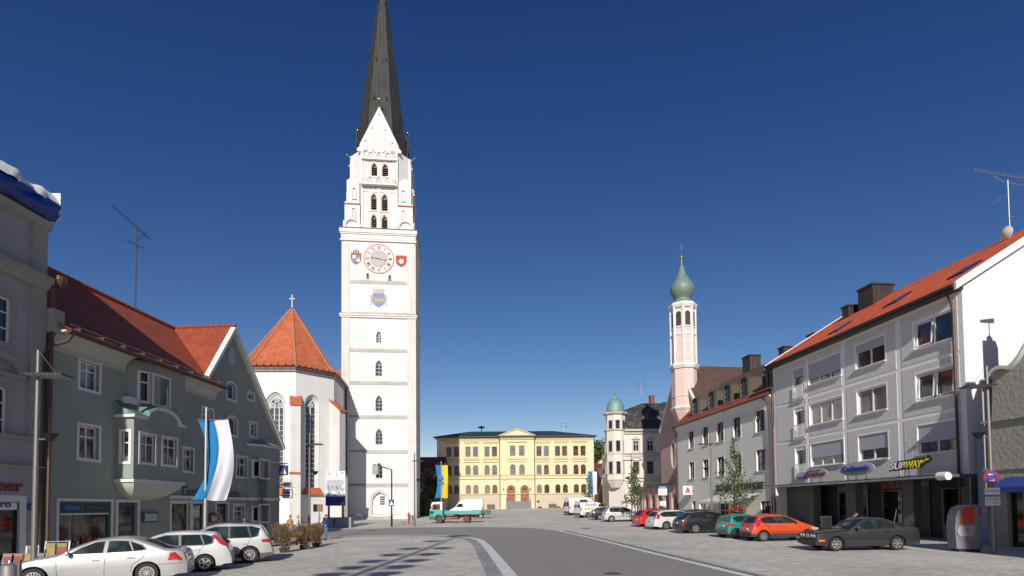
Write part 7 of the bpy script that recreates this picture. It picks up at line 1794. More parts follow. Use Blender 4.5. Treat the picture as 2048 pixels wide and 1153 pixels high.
# --- hatchback builder shared by several small cars
def hatch(label, pm, px_, py_, loc_l, head, L=4.3, W=1.76, Hh=1.48, nose=.72, tail=.25, wheels=(.85, 3.45), r=.31, low=None, lowz=.42, lamp='high', belt=.92, roof_rails=False, spokes=5, cat='car', wagon=False, rake=.5, third=True):
    k = Hh; ws = 1.25*L/4.3
    top = [(0, .50), (.03, nose-.06), (.15, nose), (ws-.2, belt+.06), (ws+.55, Hh-.14), (ws+.95, Hh-.03), (ws+1.5, Hh), (L-rake-.55, Hh-.04), (L-rake-.05, Hh-.10), (L-.17, belt+.02), (L-.06, .72), (L, .48)]
    c = Car('parked_car', label, cat, L, W, top, [(0, .70), (ws-.2, belt-.04), (L, belt+.05)], wheels, r, pm, (0, 0, 0), 0, low=low, lowz=lowz, group='cars parked on the square', tumble=.24, pr=(.12, .5))
    c.o.rotation_euler.z = head; place(c, px_, py_, loc_l(c) if callable(loc_l) else loc_l)
    b = belt+.045; x0 = ws+.1; x3 = L-rake-.12; wt = Hh-.115
    xm = (x0+x3)/2+.12; xq = L-.5-rake*.45
    c.side([(x0-.06, b-.01), (x0+.42, wt-.09), (x0+.8, wt+.02), (x3-.3, wt), (x3+.05, wt-.1), (xq+.12, b+.06), (xq-.1, b)], CTR, 'window_trim', off=.004)
    c.side([(x0+.06, b+.015), (x0+.48, wt-.11), (x0+.82, wt-.01), (xm-.07, wt-.01), (xm-.05, b+.02)], CGL, 'window', off=.010)
    xr = xm+(x3-xm)*.62
    c.side([(xm+.03, b+.02), (xm+.02, wt-.01), (xr-.05, wt-.02), (xr+.08, b+.03)], CGL, 'window', off=.010)
    c.side([(xr+.14, b+.03), (xr+.02, wt-.03), (x3-.25, wt-.03), (x3, wt-.12), (xq+.06, b+.08), (xq-.14, b+.04)], CGL, 'window', off=.010)
    c.end(-.62, .62, belt+.10, Hh-.16, CGL, 'windscreen', rear=False, y0t=-.5, y1t=.5, ny=8); c.end(-.58, .58, belt+.08, Hh-.13, CGL, 'rear_window', y0t=-.48, y1t=.48, ny=8)
    c.line([(ws+.05, .35), (ws+.0, belt-.02)]); c.line([(xm-.01, b), (xm+.0, .35)]); c.line([(xr+.1, b), (xr-.05, .7), (wheels[1]-.45, .4)]); c.line([(ws+.1, .5), (wheels[1]-.42, .5)], CTR, .03, 'side_moulding', .006)
    c.handle(xm-.22, .80); c.handle(xr-.12, .82); c.mirror(x0+.12, belt+.06)
    if lamp == 'high': c.end(.60, .80, belt-.12, Hh-.22, LRED, 'tail_lamp', mirror=True, y0t=.56, y1t=.70); c.side([(L-.42, belt-.1), (L-.16, belt-.1), (L-.30, belt+.2), (L-.52, Hh-.25), (L-.60, Hh-.25)], LRED, 'tail_lamp', off=.007) if not third else None
    else: c.end(.46, .82, belt-.18, belt-.02, LRED, 'tail_lamp', mirror=True, ny=5); c.side([(L-.42, belt-.16), (L-.12, belt-.18), (L-.16, belt-.02), (L-.45, belt-.04)], LRED, 'tail_lamp', off=.007)
    c.side([(.05, .58), (.08, .68), (.5, nose+.04), (.45, nose-.08)], LCLR, 'headlight', off=.008); c.end(.38, .78, nose-.16, nose-.03, LCLR, 'headlight', rear=False, mirror=True)
    c.end(-.35, .35, nose-.16, nose-.05, CTR, 'grille', rear=False); c.plate(.66 if lamp == 'high' else .72); c.plate(.45, rear=False)
    if roof_rails:
        for sd in (1, -1): MB().tube([(L/2-x, sd*(c.hw(x, Hh-.07)-.10), Hh+.06) for x in (x0+.7, x3-.5)], .02, 5).build('roof_rail', DARKM, c.o)
    if spokes != 7: rewheel(c, spokes)
    return c
# left row: white hatchback and silver off-roader, both seen from behind
c = hatch('white hatchback with tall red tail lamps, between the silver saloon and the tall silver off-roader', WHT, 409, 1144, lambda c: (c.L/2-3.45, .88), pi+H(22), L=4.34, Hh=1.49, spokes=5, low=None)
c.side([(3.66, 1.34), (3.8, 1.34), (4.2, .98), (4.1, .92), (3.95, 1.0)], LRED, 'tail_lamp', off=.012)
c = hatch('tall silver off-roader parked nearest the dry shrubs', SIL2, 499, 1127, lambda c: (c.L/2-3.52, .9), pi+H(22), L=4.43, W=1.81, Hh=1.68, nose=.86, wheels=(.88, 3.52), r=.35, low=mat('grey_cladding', (.10, .10, .10), .6), lowz=.42, lamp='low', belt=1.02, roof_rails=True, spokes=10, rake=.42)
# right row (seen from behind, noses to the shops)
REDP = paint('red_paint', (.50, .015, .012), 0); ORP = paint('orange_red_paint', (.56, .06, .012), .1); BLKP = paint('black_paint', (.012, .013, .014), .2); TEALP = paint('teal_car_paint', (.0, .22, .17), 0); NAVY = paint('dark_blue_paint', (.012, .014, .04), .3); GRPH = paint('graphite_paint', (.045, .048, .05), .6); DGR = paint('dark_grey_paint', (.05, .055, .06), .5)
GBUM = mat('grey_bumper', (.09, .095, .10), .6)
hatch('orange red small hatchback with five doors, left of the dark grey saloon', ORP, 1528, 1084, lambda c: (c.L/2-3.14, -.8), H(3), L=3.78, W=1.64, Hh=1.44, wheels=(.72, 3.14), r=.29, low=mat('dark_bumper', (.03, .032, .035), .6), lowz=.43, spokes=12, rake=.42, third=False)
hatch('small teal hatchback with grey bumpers between the black estate and the orange red car', TEALP, 1472, 1077.5, lambda c: (c.L/2-2.95, -.78), H(10), L=3.43, W=1.63, Hh=1.42, nose=.78, wheels=(.55, 2.92), r=.28, low=GBUM, lowz=.50, lamp='low', rake=.25, spokes=6, belt=.9)
hatch('long black estate car with five spoke wheels left of the teal car', BLKP, 1392, 1067.5, lambda c: (c.L/2-3.75, -.86), H(4), L=4.84, W=1.85, Hh=1.49, wheels=(.88, 3.77), r=.335, lamp='low', roof_rails=True, spokes=5, rake=.65, belt=.95)
hatch('dark grey hatchback mostly hidden between the white estate and the black estate', DGR, 1375, 1056.5, lambda c: (c.L/2-3.5, -.8), H(5), L=4.2, W=1.75, Hh=1.47, lamp='high')
hatch('silver white estate car with tall red tail lamps, right of the red estate', WHT, 1334, 1060, lambda c: (c.L/2-3.5, -.85), H(12), L=4.55, W=1.8, Hh=1.5, lamp='high', wheels=(.88, 3.55), spokes=5, third=False, belt=.94)
hatch('bright red estate car beside the trunk of the young tree', REDP, 1303, 1054.5, lambda c: (c.L/2-3.55, -.84), H(13), L=4.6, W=1.74, Hh=1.49, lamp='high', wheels=(.88, 3.55), third=False, roof_rails=True)
hatch('tall silver compact car left of the young tree, seen in profile', SIL2, 1223, 1044.5, lambda c: (c.L/2-3.45, -.85), H(3), L=4.2, W=1.76, Hh=1.58, nose=.80, lamp='low', wheels=(.85, 3.43), belt=.95, spokes=7)
hatch('dark blue car with red tail lamps between the white van and the silver compact', NAVY, 1199, 1040.5, lambda c: (c.L/2-3.7, -.85), H(3), L=4.6, W=1.8, Hh=1.44, lamp='low', wheels=(.85, 3.65), rake=.8)
hatch('small graphite car parked in front of the school right of the bench', GRPH, 1137, 1018, lambda c: (c.L/2-3.3, -.8), H(8), L=4.1, W=1.75, Hh=1.48, lamp='low')
# --- old dark grey saloon on the right, nose to the left
c = Car('parked_car', 'old dark grey four door saloon with four round headlamps, nose to the left', 'car', 4.33, 1.65,
  [(0, .52), (.01, .74), (.06, .79), (.8, .855), (1.38, .915), (1.88, 1.25), (2.08, 1.355), (2.6, 1.38), (2.98, 1.36), (3.2, 1.28), (3.58, 1.02), (3.68, .985), (4.22, .965), (4.30, .93), (4.32, .7), (4.33, .5)],
  [(0, .70), (1.3, .82), (3.6, .90), (4.33, .9)], (.80, 3.37), .30, GRPH, (0, 0, 0), 0, tumble=.30, low=mat('dark_bumper2', (.022, .023, .025), .5), lowz=.36, pf=(.04, .3), pr=(.04, .3), bulge=.03, group='cars parked on the square')
c.o.rotation_euler.z = pi-H(1); place(c, 1674, 1103.5, (4.33/2-.80, .82))
c.side([(1.5, .90), (1.93, 1.2), (2.2, 1.30), (2.7, 1.31), (2.98, 1.28), (3.22, 1.16), (3.42, .99), (3.35, .93)], CTR, 'window_trim', off=.004)
c.side([(1.6, .92), (1.97, 1.19), (2.22, 1.28), (2.46, 1.295), (2.44, .93)], CGL, 'window', off=.01); c.side([(2.52, .93), (2.54, 1.285), (2.84, 1.27), (2.96, .95)], CGL, 'window', off=.01); c.side([(3.0, .95), (2.9, 1.255), (3.0, 1.24), (3.2, 1.13), (3.34, .98)], CGL, 'window', off=.01)
c.end(-.58, .58, .93, 1.28, CGL, 'windscreen', rear=False, y0t=-.47, y1t=.47, ny=8); c.end(-.55, .55, 1.02, 1.27, CGL, 'rear_window', y0t=-.46, y1t=.46)
c.line([(1.32, .28), (1.34, .82)]); c.line([(2.49, .9), (2.46, .28)]); c.line([(3.1, .92), (3.05, .7), (2.98, .4)]); c.line([(.3, .50), (4.2, .50)], CTR, .03, 'side_moulding', .006)
c.handle(2.33, .79, CTR); c.handle(2.98, .80, CTR); c.mirror(1.68, .92, CTR)
c.end(-.78, .78, .58, .72, CTR, 'grille', rear=False, ny=10, off=.006)
for y in (.34, .56):
    for sg in (1, -1):
        x = c.end_x(y, .65, False); m = MB(); m.lathe([(.001, .05), (.05, .045), (.075, .02), (.08, 0)], 14); m.v = [(c.L/2-x+z*.8+.0, sg*y+a, .65+b) for a, b, z in m.v]; m.build('headlight', LCLR, c.o, smooth=50)
m = MB()
for sg in (1, -1): x = c.end_x(0, .65, False); m.box(c.L/2-x+.01, c.L/2-x+.03, sg*.02 if sg > 0 else -.10, .10 if sg > 0 else -.02, .58, .72)
m.build('kidney_grille', LCLR, c.o)
c.side([(.05, .42), (.05, .5), (.3, .5), (.3, .42)], LORG, 'indicator', off=.02); c.plate(.42, rear=False)
m = MB(); x = c.L/2; m.box(x-.02, x+.07, -.80, .80, .30, .48); m.build('bumper', MATS['dark_bumper2'], c.o)
m = MB(); m.hexa([(-1.5, -.62, .97), (-1.5, .62, .97), (-2.05, .62, .93), (-2.05, -.62, .93), (-1.5, -.62, .99), (-1.5, .62, .99), (-2.05, .62, .96), (-2.05, -.62, .96)]) if False else None
m.hexa([(-1.52, -.66, 1.0), (-1.52, .66, 1.0), (-1.95, .64, 1.72), (-1.95, -.64, 1.72), (-1.47, -.66, 1.01), (-1.47, .66, 1.01), (-1.91, .64, 1.74), (-1.91, -.64, 1.74)]) if False else None
rewheel(c, 6)
# ---------------------------------------------------------------- vans
def van(label, px_, py_, loc_l, head, L, W, Hh, pm, side_win=(), text_=True, open_=False, blank=False):
    top = [(0, .55), (.04, .95), (.2, 1.05), (.75, 1.28), (1.0, 1.42), (1.55, Hh-.42), (2.05, Hh-.08), (2.6, Hh), (L-.12, Hh-.02), (L-.03, Hh-.12), (L, .6)]
    c = Car('delivery_van', label, 'van', L, W, top, [(0, .95), (1.0, 1.25), (L, 1.25)], (.95, L-1.05), .34, pm, (0, 0, 0), 0, tumble=.07, low=GBUM, lowz=.40, pr=(.03, .3), bulge=.02, sill=.24)
    c.o.rotation_euler.z = head; place(c, px_, py_, loc_l(c))
    c.side([(1.15, 1.38), (1.55, 1.9 if Hh > 2.2 else 1.68), (2.15, 1.92 if Hh > 2.2 else 1.70), (2.2, 1.35)], CGL, 'window', off=.008)
    for w in side_win: c.side(w, CGL, 'window', off=.008)
    c.end(-.72, .72, 1.45, min(Hh-.35, 1.98), CGL, 'windscreen', rear=False, ny=6, y0t=-.66, y1t=.66)
    c.end(.70, .88, .85, 1.35, LRED, 'tail_lamp', mirror=True, ny=3); c.side([(L-.16, .85), (L-.16, 1.35), (L-.04, 1.35), (L-.04, .85)], LRED, 'tail_lamp', off=.008)
    c.side([(.12, .85), (.15, 1.0), (.6, 1.15), (.55, .95)], LCLR, 'headlight', off=.008); c.end(.1, .75, 1.3, min(Hh-.3, 1.95), CGL, 'rear_window', mirror=True, ny=3) if blank is False else None
    c.line([(1.05, .45), (1.0, 1.2), (1.5, Hh-.5)]); c.line([(2.3, .42), (2.3, Hh-.3)]); c.line([(3.6, .42), (3.6, Hh-.3)]); c.line([(1.3, .62), (L-.3, .62)], CTR, .06, 'side_moulding', .006)
    c.mirror(1.25, 1.4, CTR); c.handle(2.1, 1.08, CTR); c.plate(.62)
    if text_:
        for sd in (-1,):
            y = c.hw(L/2, 1.6)+.012; M_ = Matrix.Translation((-L/2+.95 if L > 5.2 else -L/2+.75, -y, (1.72 if Hh > 2.2 else 1.45))) @ Matrix.Rotation(H(90), 4, 'X')
            t_ = text('Dreßl', .34, mat('van_lettering', (.06, .07, .14), .4, vary=0), c.o, M_, width=1.5)
            m = MB(); z = 1.38 if Hh > 2.2 else 1.14; y2 = c.hw(L/2, z)+.008; m.box(-L/2+.5, -L/2+2.9, -y2-.002, -y2, z, z+.12); m.build('stripe', mat('van_yellow', (.75, .45, .03), .4, vary=0), c.o)
            m = MB()
            for k in range(9): m.box(-L/2+.55+k*.25, -L/2+.72+k*.25, -y2-.002, -y2, z-.12, z-.07)
            m.build('small_lettering', MATS['van_lettering'], c.o)
    return c
VW = paint('van_white', (.66, .67, .68), 0)
van('high roofed white van with lettering and side windows, behind the lower white van', 1152, 1031, lambda c: (c.L/2-(c.L-1.05), -.9), H(22), 5.5, 1.95, 2.6, VW, side_win=[[(2.45, 1.88), (2.45, 2.2), (3.7, 2.2), (3.7, 1.88)]])
van('lower white van with blue lettering, parked in front of the high roofed van', 1176, 1036.3, lambda c: (c.L/2-(c.L-1.05)-.0, -.9), H(20), 4.8, 1.9, 1.97, VW)
c = van('plain white high van parked behind the turquoise tipper truck', 910, 1033, lambda c: (c.L/2-.95, .9), pi-H(2), 5.3, 1.98, 2.6, VW, text_=False, blank=True)
# ---------------------------------------------------------------- tipper truck
TQ = mat('turquoise_paint', (.01, .36, .33), .45, vary=.15, scale=2, coat=.4); TRD = mat('chassis_red', (.22, .03, .03), .6, vary=.4, scale=4); MUD = mat('muddy_tyre', (.10, .07, .055), .9, vary=.3, scale=5)
t = thing('tipper_truck', 'turquoise and white tipper truck with red chassis, standing left on the square', 'truck', (0, 0, 0), pi-H(1))
g_ = gp(878.5, 1047.5); L = 6.7; tx_, ty_ = g_.x+1.95*1.0, g_.y+1.0
# local: +x forward. front axle at x=2.05, rear axle at x=-1.45
t.location = (g_.x+1.8, g_.y+.9, G(g_.x+1.8, g_.y+.9)); 
cab = [(3.25, .62), (3.28, 1.25), (3.1, 2.35), (2.95, 2.72), (1.75, 2.76), (1.68, 2.6), (1.62, .75), (1.62, .62)]
def crossed(par, name, pts, y0_, y1_, mt): m = MB(); m.prism([(x, y0_, z) for x, z in pts], (0, y1_-y0_, 0)); return m.build(name, mt, par)
arc_ = [(2.05+.58*cos(a), .5+.58*sin(a)) for a in [pi*i/10 for i in range(11)]]
t.scale = (.87,)*3
low = [(3.25, .5), (3.27, 1.62), (1.63, 1.72), (1.62, .5)]+[(x, z) for x, z in arc_[::-1]]
crossed(t, 'cab', low, -1.08, 1.08, TQ); crossed(t, 'cab_top', [(3.24, 1.60), (3.1, 2.35), (2.95, 2.7), (1.75, 2.74), (1.66, 2.6), (1.64, 1.70)], -1.06, 1.06, VW)
crossed(t, 'bumper', [(3.32, .42), (3.34, .86), (2.7, .92), (2.72, .42)], -1.1, 1.1, GBUM)
for sd in (-1, 1):
    m = MB(); y = sd*1.075; m.poly([(2.98, y, 1.68), (2.9, y, 2.42), (1.95, y, 2.46), (1.95, y, 1.72)]); m.build('window', CGL, t)
m = MB(); m.poly([(3.235, -.95, 1.75), (3.235, .95, 1.75), (3.10, .92, 2.45), (3.10, -.92, 2.45)]); m.v = [(x+.02, y, z) for x, y, z in m.v]; m.build('windscreen', CGL, t)
for sd in (-1, 1): MB().box(3.33, 3.36, sd*.8-.15, sd*.8+.15, .55, .75).build('headlight', LCLR, t)
for sd in (-1, 1): m = MB(); m.tube([(3.0, sd*1.1, 2.3), (3.1, sd*1.3, 2.2)], .015, 5); m.box(3.05, 3.12, sd*1.3-.1, sd*1.3+.1, 1.75, 2.2); m.build('mirror', BLACK, t)
m = MB(); m.tube([(1.55, -.75, .9), (1.55, -.75, 3.0)], .07, 8); m.box(1.42, 1.6, -1.0, 1.0, .8, 2.55); m.build('exhaust_stack', DARKM, t)
m = MB()
for y in (-.42, .42): m.box(-2.9, 3.0, y-.05, y+.05, .72, .92)
for x in (-2.6, -1.6, -.5, .5): m.box(x-.05, x+.05, -.42, .42, .76, .9)
m.box(-.4, .6, -.95, -.5, .5, .85); m.box(-.3, .5, .5, .95, .45, .85); m.tube([(-.9, 0, .8), (.2, 0, 1.05)], .12, 8); m.build('chassis', TRD, t)
m = MB(); m.box(-3.25, 1.35, -1.1, 1.1, 1.08, 1.18); m.build('tipper_bed', TRD, t)
m = MB()
m.box(-3.25, 1.35, -1.13, -1.09, 1.15, 1.58); m.box(-3.25, 1.35, 1.09, 1.13, 1.15, 1.58); m.box(1.3, 1.36, -1.1, 1.1, 1.15, 1.75); m.box(-3.28, -3.22, -1.1, 1.1, 1.15, 1.6)
for z in (1.28, 1.42): m.box(-3.2, 1.3, -1.15, -1.13, z, z+.05)
m.box(-3.3, -3.2, -1.14, -1.05, 1.15, 1.8); m.build('dropside', TQ, t)
def twheel(x, y, r, w=.26): 
    m = MB(); m.lathe([(r*.5, -w/2), (r*.93, -w/2), (r, -w*.3), (r, w*.3), (r*.93, w/2), (r*.5, w/2)], 26, cap=False); m.v = [(x+a, y+cc_, r+b) for a, b, cc_ in m.v]; ty = m.build('wheel', MUD, t, smooth=40)
    m = MB(); m.lathe([(.001, -.05), (r*.2, -.05), (r*.22, .03), (r*.42, .04), (r*.55, -.02)], 20, cap=False); sg = 1 if y > 0 else -1; m.v = [(x+a, y+sg*(w/2-.05)+sg*cc_*.6, r+b) for a, b, cc_ in m.v]; m.build('rim', TRD, ty, smooth=40)
for x in (2.05, -1.45):
    for sd in (-1, 1): twheel(x, sd*.95, .46)
crossed(t, 'mudguard', [(2.05+.66*cos(a), .5+.66*sin(a)) for a in [pi*i/10 for i in range(11)]]+[(2.05+.56*cos(a), .5+.56*sin(a)) for a in [pi*(10-i)/10 for i in range(11)]], -1.12, 1.12, GBUM)
# green trailer
p = gp(962, 1037); t = thing('trailer', 'small dark green box trailer behind the tipper truck', 'trailer', (p.x, p.y+.7, G(p.x, p.y)), pi)
GT = mat('trailer_green', (.035, .12, .06), .5, vary=.2); MB().box(-1.3, 1.4, -.75, .75, .5, 1.12).build('box', GT, t)
m = MB(); m.tube([(1.4, 0, .5), (2.4, 0, .5)], .04); m.build('drawbar', DARKM, t)
for sd in (-1, 1): wheel(t, 0, sd*.84, .3, .16, n=5, side=sd)
m = MB()
for sd in (-1, 1): m.box(-.42, .42, sd*.84-.1, sd*.84+.1, .62, .66)
m.build('mudguard', DARKM, t)
# ================================================================ STREET FURNITURE
POLE = mat('lamp_pole', (.20, .195, .19), .45, .5, vary=.1); PANEL = mat('lamp_panel', (.24, .23, .20), .5, .2, vary=.2, scale=12)
def lamp(label, loc, dirx, h=7.4, rz=0.0):
    t = thing('street_lamp', label, 'street lamp', loc, rz, 'street lamps on the square')
    MB().tube([(0, 0, -.1), (0, 0, h*.5), (0, 0, h)], [.085, .075, .05], 10).build('pole', POLE, t)
    m = MB(); z = h-.82; m.box(-.18 if dirx > 0 else -.85, .85 if dirx > 0 else .18, -.32, .32, z, z+.05)
    p = m.build('panel', DARKM, t)
    m = MB()
    for i in range(9):
        for j in range(6): x = (-.13+i*.115)*dirx; y = -.27+j*.108; m.lathe([(.035, z-.015), (.04, z-.003)], 6, (x, y, 0))
    m.build('lens_pattern', mat('lens_pale', (.55, .53, .46), .3, vary=.1), p)
    MB().tube([(0, 0, h), (dirx*.55, 0, z+.06)], .008, 4).build('stay', GALV, t)
    m = MB(); m.tube([(0, 0, h*.62), (dirx*.35, 0, h*.62)], .025, 6); m.build('arm', GREYM, t)
    m = MB(); m.lathe([(.08, -.06), (.12, 0), (.24, .17), (.22, .18)], 12, (dirx*.38, 0, h*.62)); m.build('uplight', DARKM, t)
    return t
def lamp_at(label, px, Y, dirx, rz=0.0): p = atY(px, 1050, Y); return lamp(label, (p.x, Y, G(p.x, Y)), dirx, rz=rz)
lamp_at('tall grey lamp with square panel in front of the grey and green houses', 69, 17.5, 1, H(8))
lr = lamp_at('tall lamp carrying the no stopping sign beside the ticket machine', 1986, 22.0, -1, H(-8))
lamp_at('slim lamp standing in front of the choir, right of the shrubs', 618.5, 38, 1)
lamp_at('slim lamp standing at the right corner of the church tower', 829.5, 56, 1)
lamp_at('slim lamp standing in front of the pharmacy left of the larger young tree', 1424.5, 43.6, -1)
lamp_at('slim lamp rising through the smaller young tree', 1264.5, 62, -1)
# no stopping sign with two plates on the right lamp
p = lr.location; SGR = mat('sign_red', (.45, .015, .02), .35, vary=.05)
t = thing('no_stopping_sign', 'round blue and red no stopping sign with two white arrows', 'road sign', (p.x-.12, p.y-.14, p.z+2.98), H(-8))
def disc3(mb, r, y, n=30, dz=0, dx=0): mb.prism([(dx+r*cos(2*pi*i/n), y, dz+r*sin(2*pi*i/n)) for i in range(n)], (0, -.012, 0)); return mb
t.scale = (.84,)*3; disc3(MB(), .33, 0).build('disc', SGR, t); disc3(MB(), .26, -.014).build('blue_field', mat('sign_blue_field', (.02, .07, .30), .35, vary=0), t)
m = MB(); m.prism([(-.21, -.028, .16), (-.16, -.028, .21), (.21, -.028, -.16), (.16, -.028, -.21)], (0, -.006, 0)); m.build('bar', SGR, t)
m = MB()
for z, s_ in ((.14, -1), (-.14, 1)): m.prism([(x*s_, -.036, z+y) for x, y in ((-.08, -.015), (.07, -.015), (.07, -.05), (.14, 0), (.07, .05), (.07, .015), (-.08, .015))], (0, -.005, 0))
m.build('arrows', WHITE, t)
for i, (z, h, l) in enumerate(((2.30, .28, ['Parkbereich'], ), (1.88, .34, ['Be- und Entladen', 'werktags frei', '7 - 10 h']))):
    q = thing('supplementary_plate', ['white plate with one line directly under the round no stopping sign', 'lower white plate with three lines on the right lamp pole'][i], 'road sign', (p.x-.1, p.y-.14, p.z+z), H(-8))
    MB().box(-.26, .26, -.02, 0, 0, h).build('plate', WHITE, q)
    for k, s_ in enumerate(l): face_text(s_, -.22, h-.10-.09*k-(.05 if len(l) == 1 else 0), .06, BLACK, q, out=.024, width=.44, depth=.001)
# ticket machine
p = gp(1950, 1105)
t = thing('ticket_machine', 'grey and red rounded service terminal under the no stopping sign', 'terminal', (p.x, p.y+.4, G(p.x, p.y)), H(-14))
t.scale = (.8, .9, 1.02)
GB = mat('terminal_grey', (.20, .20, .22), .4, .3, vary=.1); GR_ = mat('terminal_red', (.45, .045, .025), .4, vary=.05)
pr = [(-.62, .12), (-.66, .9), (-.6, 1.4), (-.5, 1.66), (-.38, 1.78), (-.1, 1.86), (.35, 1.88), (.45, 1.8), (.52, .12)]
m = MB(); m.prism([(x, -.35, z) for x, z in pr], (0, .8, 0)); m.build('body', GB, t, smooth=30)
m = MB(); m.prism([(-.46, -.37, 1.12), (-.34, -.37, 1.6), (-.2, -.37, 1.78), (.2, -.37, 1.8), (.18, -.37, 1.12)], (0, .03, 0)); m.build('screen_hood', GR_, t)
m = MB(); m.prism([(-.6, -.40, .82), (-.5, -.40, 1.05), (.2, -.40, 1.05), (.15, -.40, .72), (0, -.40, .62), (-.5, -.40, .62)], (0, .06, 0)); m.build('keypad_shelf', GALV, t)
m = MB(); m.box(-.22, -.12, -.355, -.34, .5, .6); m.box(-.17, -.1, -.41, -.40, .8, .95); m.build('slot', GR_, t)
m = MB(); m.prism([(.4, -.37, 1.55), (.52, -.36, 1.45), (.52, -.36, 1.75), (.4, -.37, 1.83)], (0, .6, 0)); m.build('side_screen', GR_, t)
MB().box(-.5, .45, -.28, .38, -.05, .12).build('base', DARKM, t)
# pedestrian crossing mast
p = atY(783.5, 1050, 57); t = thing('crossing_mast', 'dark mast with arm light and blue pedestrian crossing sign before the tower', 'road sign', (p.x, 57, G(p.x, 57)), 0)
hh = CAMZ+(1017-940)*57/FPX-G(p.x, 57); m = MB(); m.tube([(0, 0, -.1), (0, 0, 1.2)], .10, 8); m.tube([(0, 0, 1.2), (0, 0, hh), (-1.2, 0, hh+.4), (-1.85, 0, hh+.55)], .075, 8); m.build('mast', DARKM, t)
m = MB(); m.box(-1.95, -1.35, -.12, .12, hh-.45, hh+.5); m.build('light_box', mat('lightbox_grey', (.30, .31, .27), .5), t)
q = MB().box(-.26, .26, -.14, -.10, 2.1, 2.75).build('sign', BLUE, t); pq = thing('tmp', 'x', 'x'); bpy.data.objects.remove(pq)
m = MB(); m.poly([(-.2, -.145, 2.2), (.2, -.145, 2.2), (0, -.145, 2.65)]); m.build('emblem', WHITE, q)
# flags
def flag(label, px, Y, ctop, h, w, cols, curve, off, crest=False, wave=.12):
    p = atY(px, 1050, Y); g_ = G(p.x, Y); t = thing('flagpole', label, 'flag', (p.x, Y, g_), 0)
    H_ = 7.4; m = MB(); m.tube([(0, 0, -.1), (0, 0, H_)], [.075, .05], 10); m.lathe([(.055, H_), (.06, H_+.05), (.001, H_+.09)], 8); m.build('pole', mat('flagpole_alu', (.52, .52, .51), .35, .5), t)
    zt = H_-ctop; n = 28; nm = 10; names = ['stripe_left', 'stripe_right']
    fl = None
    for k, (a, b_) in enumerate(((0, .5), (.5, 1))):
        R = []
        for i in range(n+1):
            s_ = i/n; cx = curve(s_); row = []
            for j in range(nm+1):
                u = a+(b_-a)*j/nm; x = off+(u-.5)*w*(1-.12*sin(pi*s_)) + cx; y = .16+wave*sin(u*5.2+s_*3.0)*(.25+s_*.9)+.07*sin(u*17+s_*4)*(.2+s_)
                row.append((x, y, zt-h*s_+.04*sin(u*6)*s_))
            R.append(row)
        o = MB().rings(R, False, False).build('flag' if k == 0 else 'second_half', cols[k], t, smooth=80)
    m = MB(); m.tube([(off-w/2-.03, .12, zt), (off+w/2+.03, .12, zt)], .018, 6); m.tube([(off-w/2, .12, zt), (0, .06, zt+.42), (off+w/2, .12, zt)], .007, 4); m.build('crossbar', GALV, t)
    return t
FB_ = mat('flag_blue', (.004, .16, .38), .8, vary=.05); FW = mat('flag_white', (.60, .60, .66), .8, vary=.04); FY = mat('flag_yellow', (.72, .50, .01), .8, vary=.05)
flag('blue and white banner on a pale pole in front of the green inn', 410, 28, .57, 4.05, 1.55, (FB_, FW), lambda s: .40*sin(pi*s)-.25*s**2, .28, wave=.2)
tf = flag('blue and yellow banner on a pole above the truck', 883, 70, .42, 4.1, 1.55, (FB_, FY), lambda s: .15*sin(pi*s)-.05*s, .02)
m = MB(); 
for k in range(3): m.prism([(-.02+.35*cos(2*pi*i/12)*(1 if i % 2 else .72), -.16, 5.4-k*.0+.35*sin(2*pi*i/12)*(1 if i % 2 else .72)) for i in range(12)], (0, -.01, 0)) if k == 0 else m.box(-.4, .36, -.17, -.16, 5.05-k*.22, 5.13-k*.22)
m.build('crest', mat('crest_blue', (.05, .16, .35), .7), tf)
flag('blue and white banner half hidden by leaves at the right end of the school', 1186, 100, .42, 4.1, 1.6, (FB_, FW), lambda s: .1*sin(pi*s), .05)
# information board
p = atY(671, 1050, 57.0); BX = p.x; g_ = G(BX, 57)
t = thing('information_board', 'tall white and blue information board on two wooden posts beside the choir', 'notice board', (BX, 57, g_), H(5))
z0 = CAMZ+(1018-1012)*57/FPX-g_; z1 = CAMZ+(1018-942)*57/FPX-g_; wb_ = .98
MB().box(-wb_, wb_, -.06, 0, z0, z1).build('board', mat('board_white', (.60, .62, .64), .5, vary=.05), t)
m = MB()
for x in (-.78, .62): m.box(x, x+.2, .0, .14, 0, z0+.8)
m.build('post', mat('post_wood', (.34, .19, .08), .7), t)
MB().box(-wb_+.01, wb_-.01, -.07, -.061, z0+.02, z0+.95).build('blue_field', BLUE, t)
rr = random.Random(4); m = MB()
for k in range(13): m.box(-.88, .88-rr.random()*.3, -.07, -.061, z1-1.0-k*.085, z1-.965-k*.085)
m.build('small_print', mat('print_grey', (.20, .22, .24), .6, vary=0), t)
m = MB()
for k in range(60):
    x = -.9+rr.random()*1.7; z = z0+.98+rr.random()*.95; s_ = .04+rr.random()*.12; m.box(x, x+s_, -.068, -.061, z, z+s_*(.4+rr.random()), k % 2)
m.build('dot_pattern', [mat('pic_grey', (.28, .31, .34), .6, vary=.3), mat('pic_dark', (.12, .15, .18), .6, vary=.3)], t)
m = MB(); m.box(-.8, -.5, -.068, -.061, z1-.35, z1-.22); m.box(.1, .2, -.068, -.061, z1-.45, z1-.2); m.box(.55, .8, -.068, -.061, z1-.3, z1-.12); m.box(.55, .85, -.075, -.07, z0+.1, z0+.38); m.build('logos', GREYM, t)
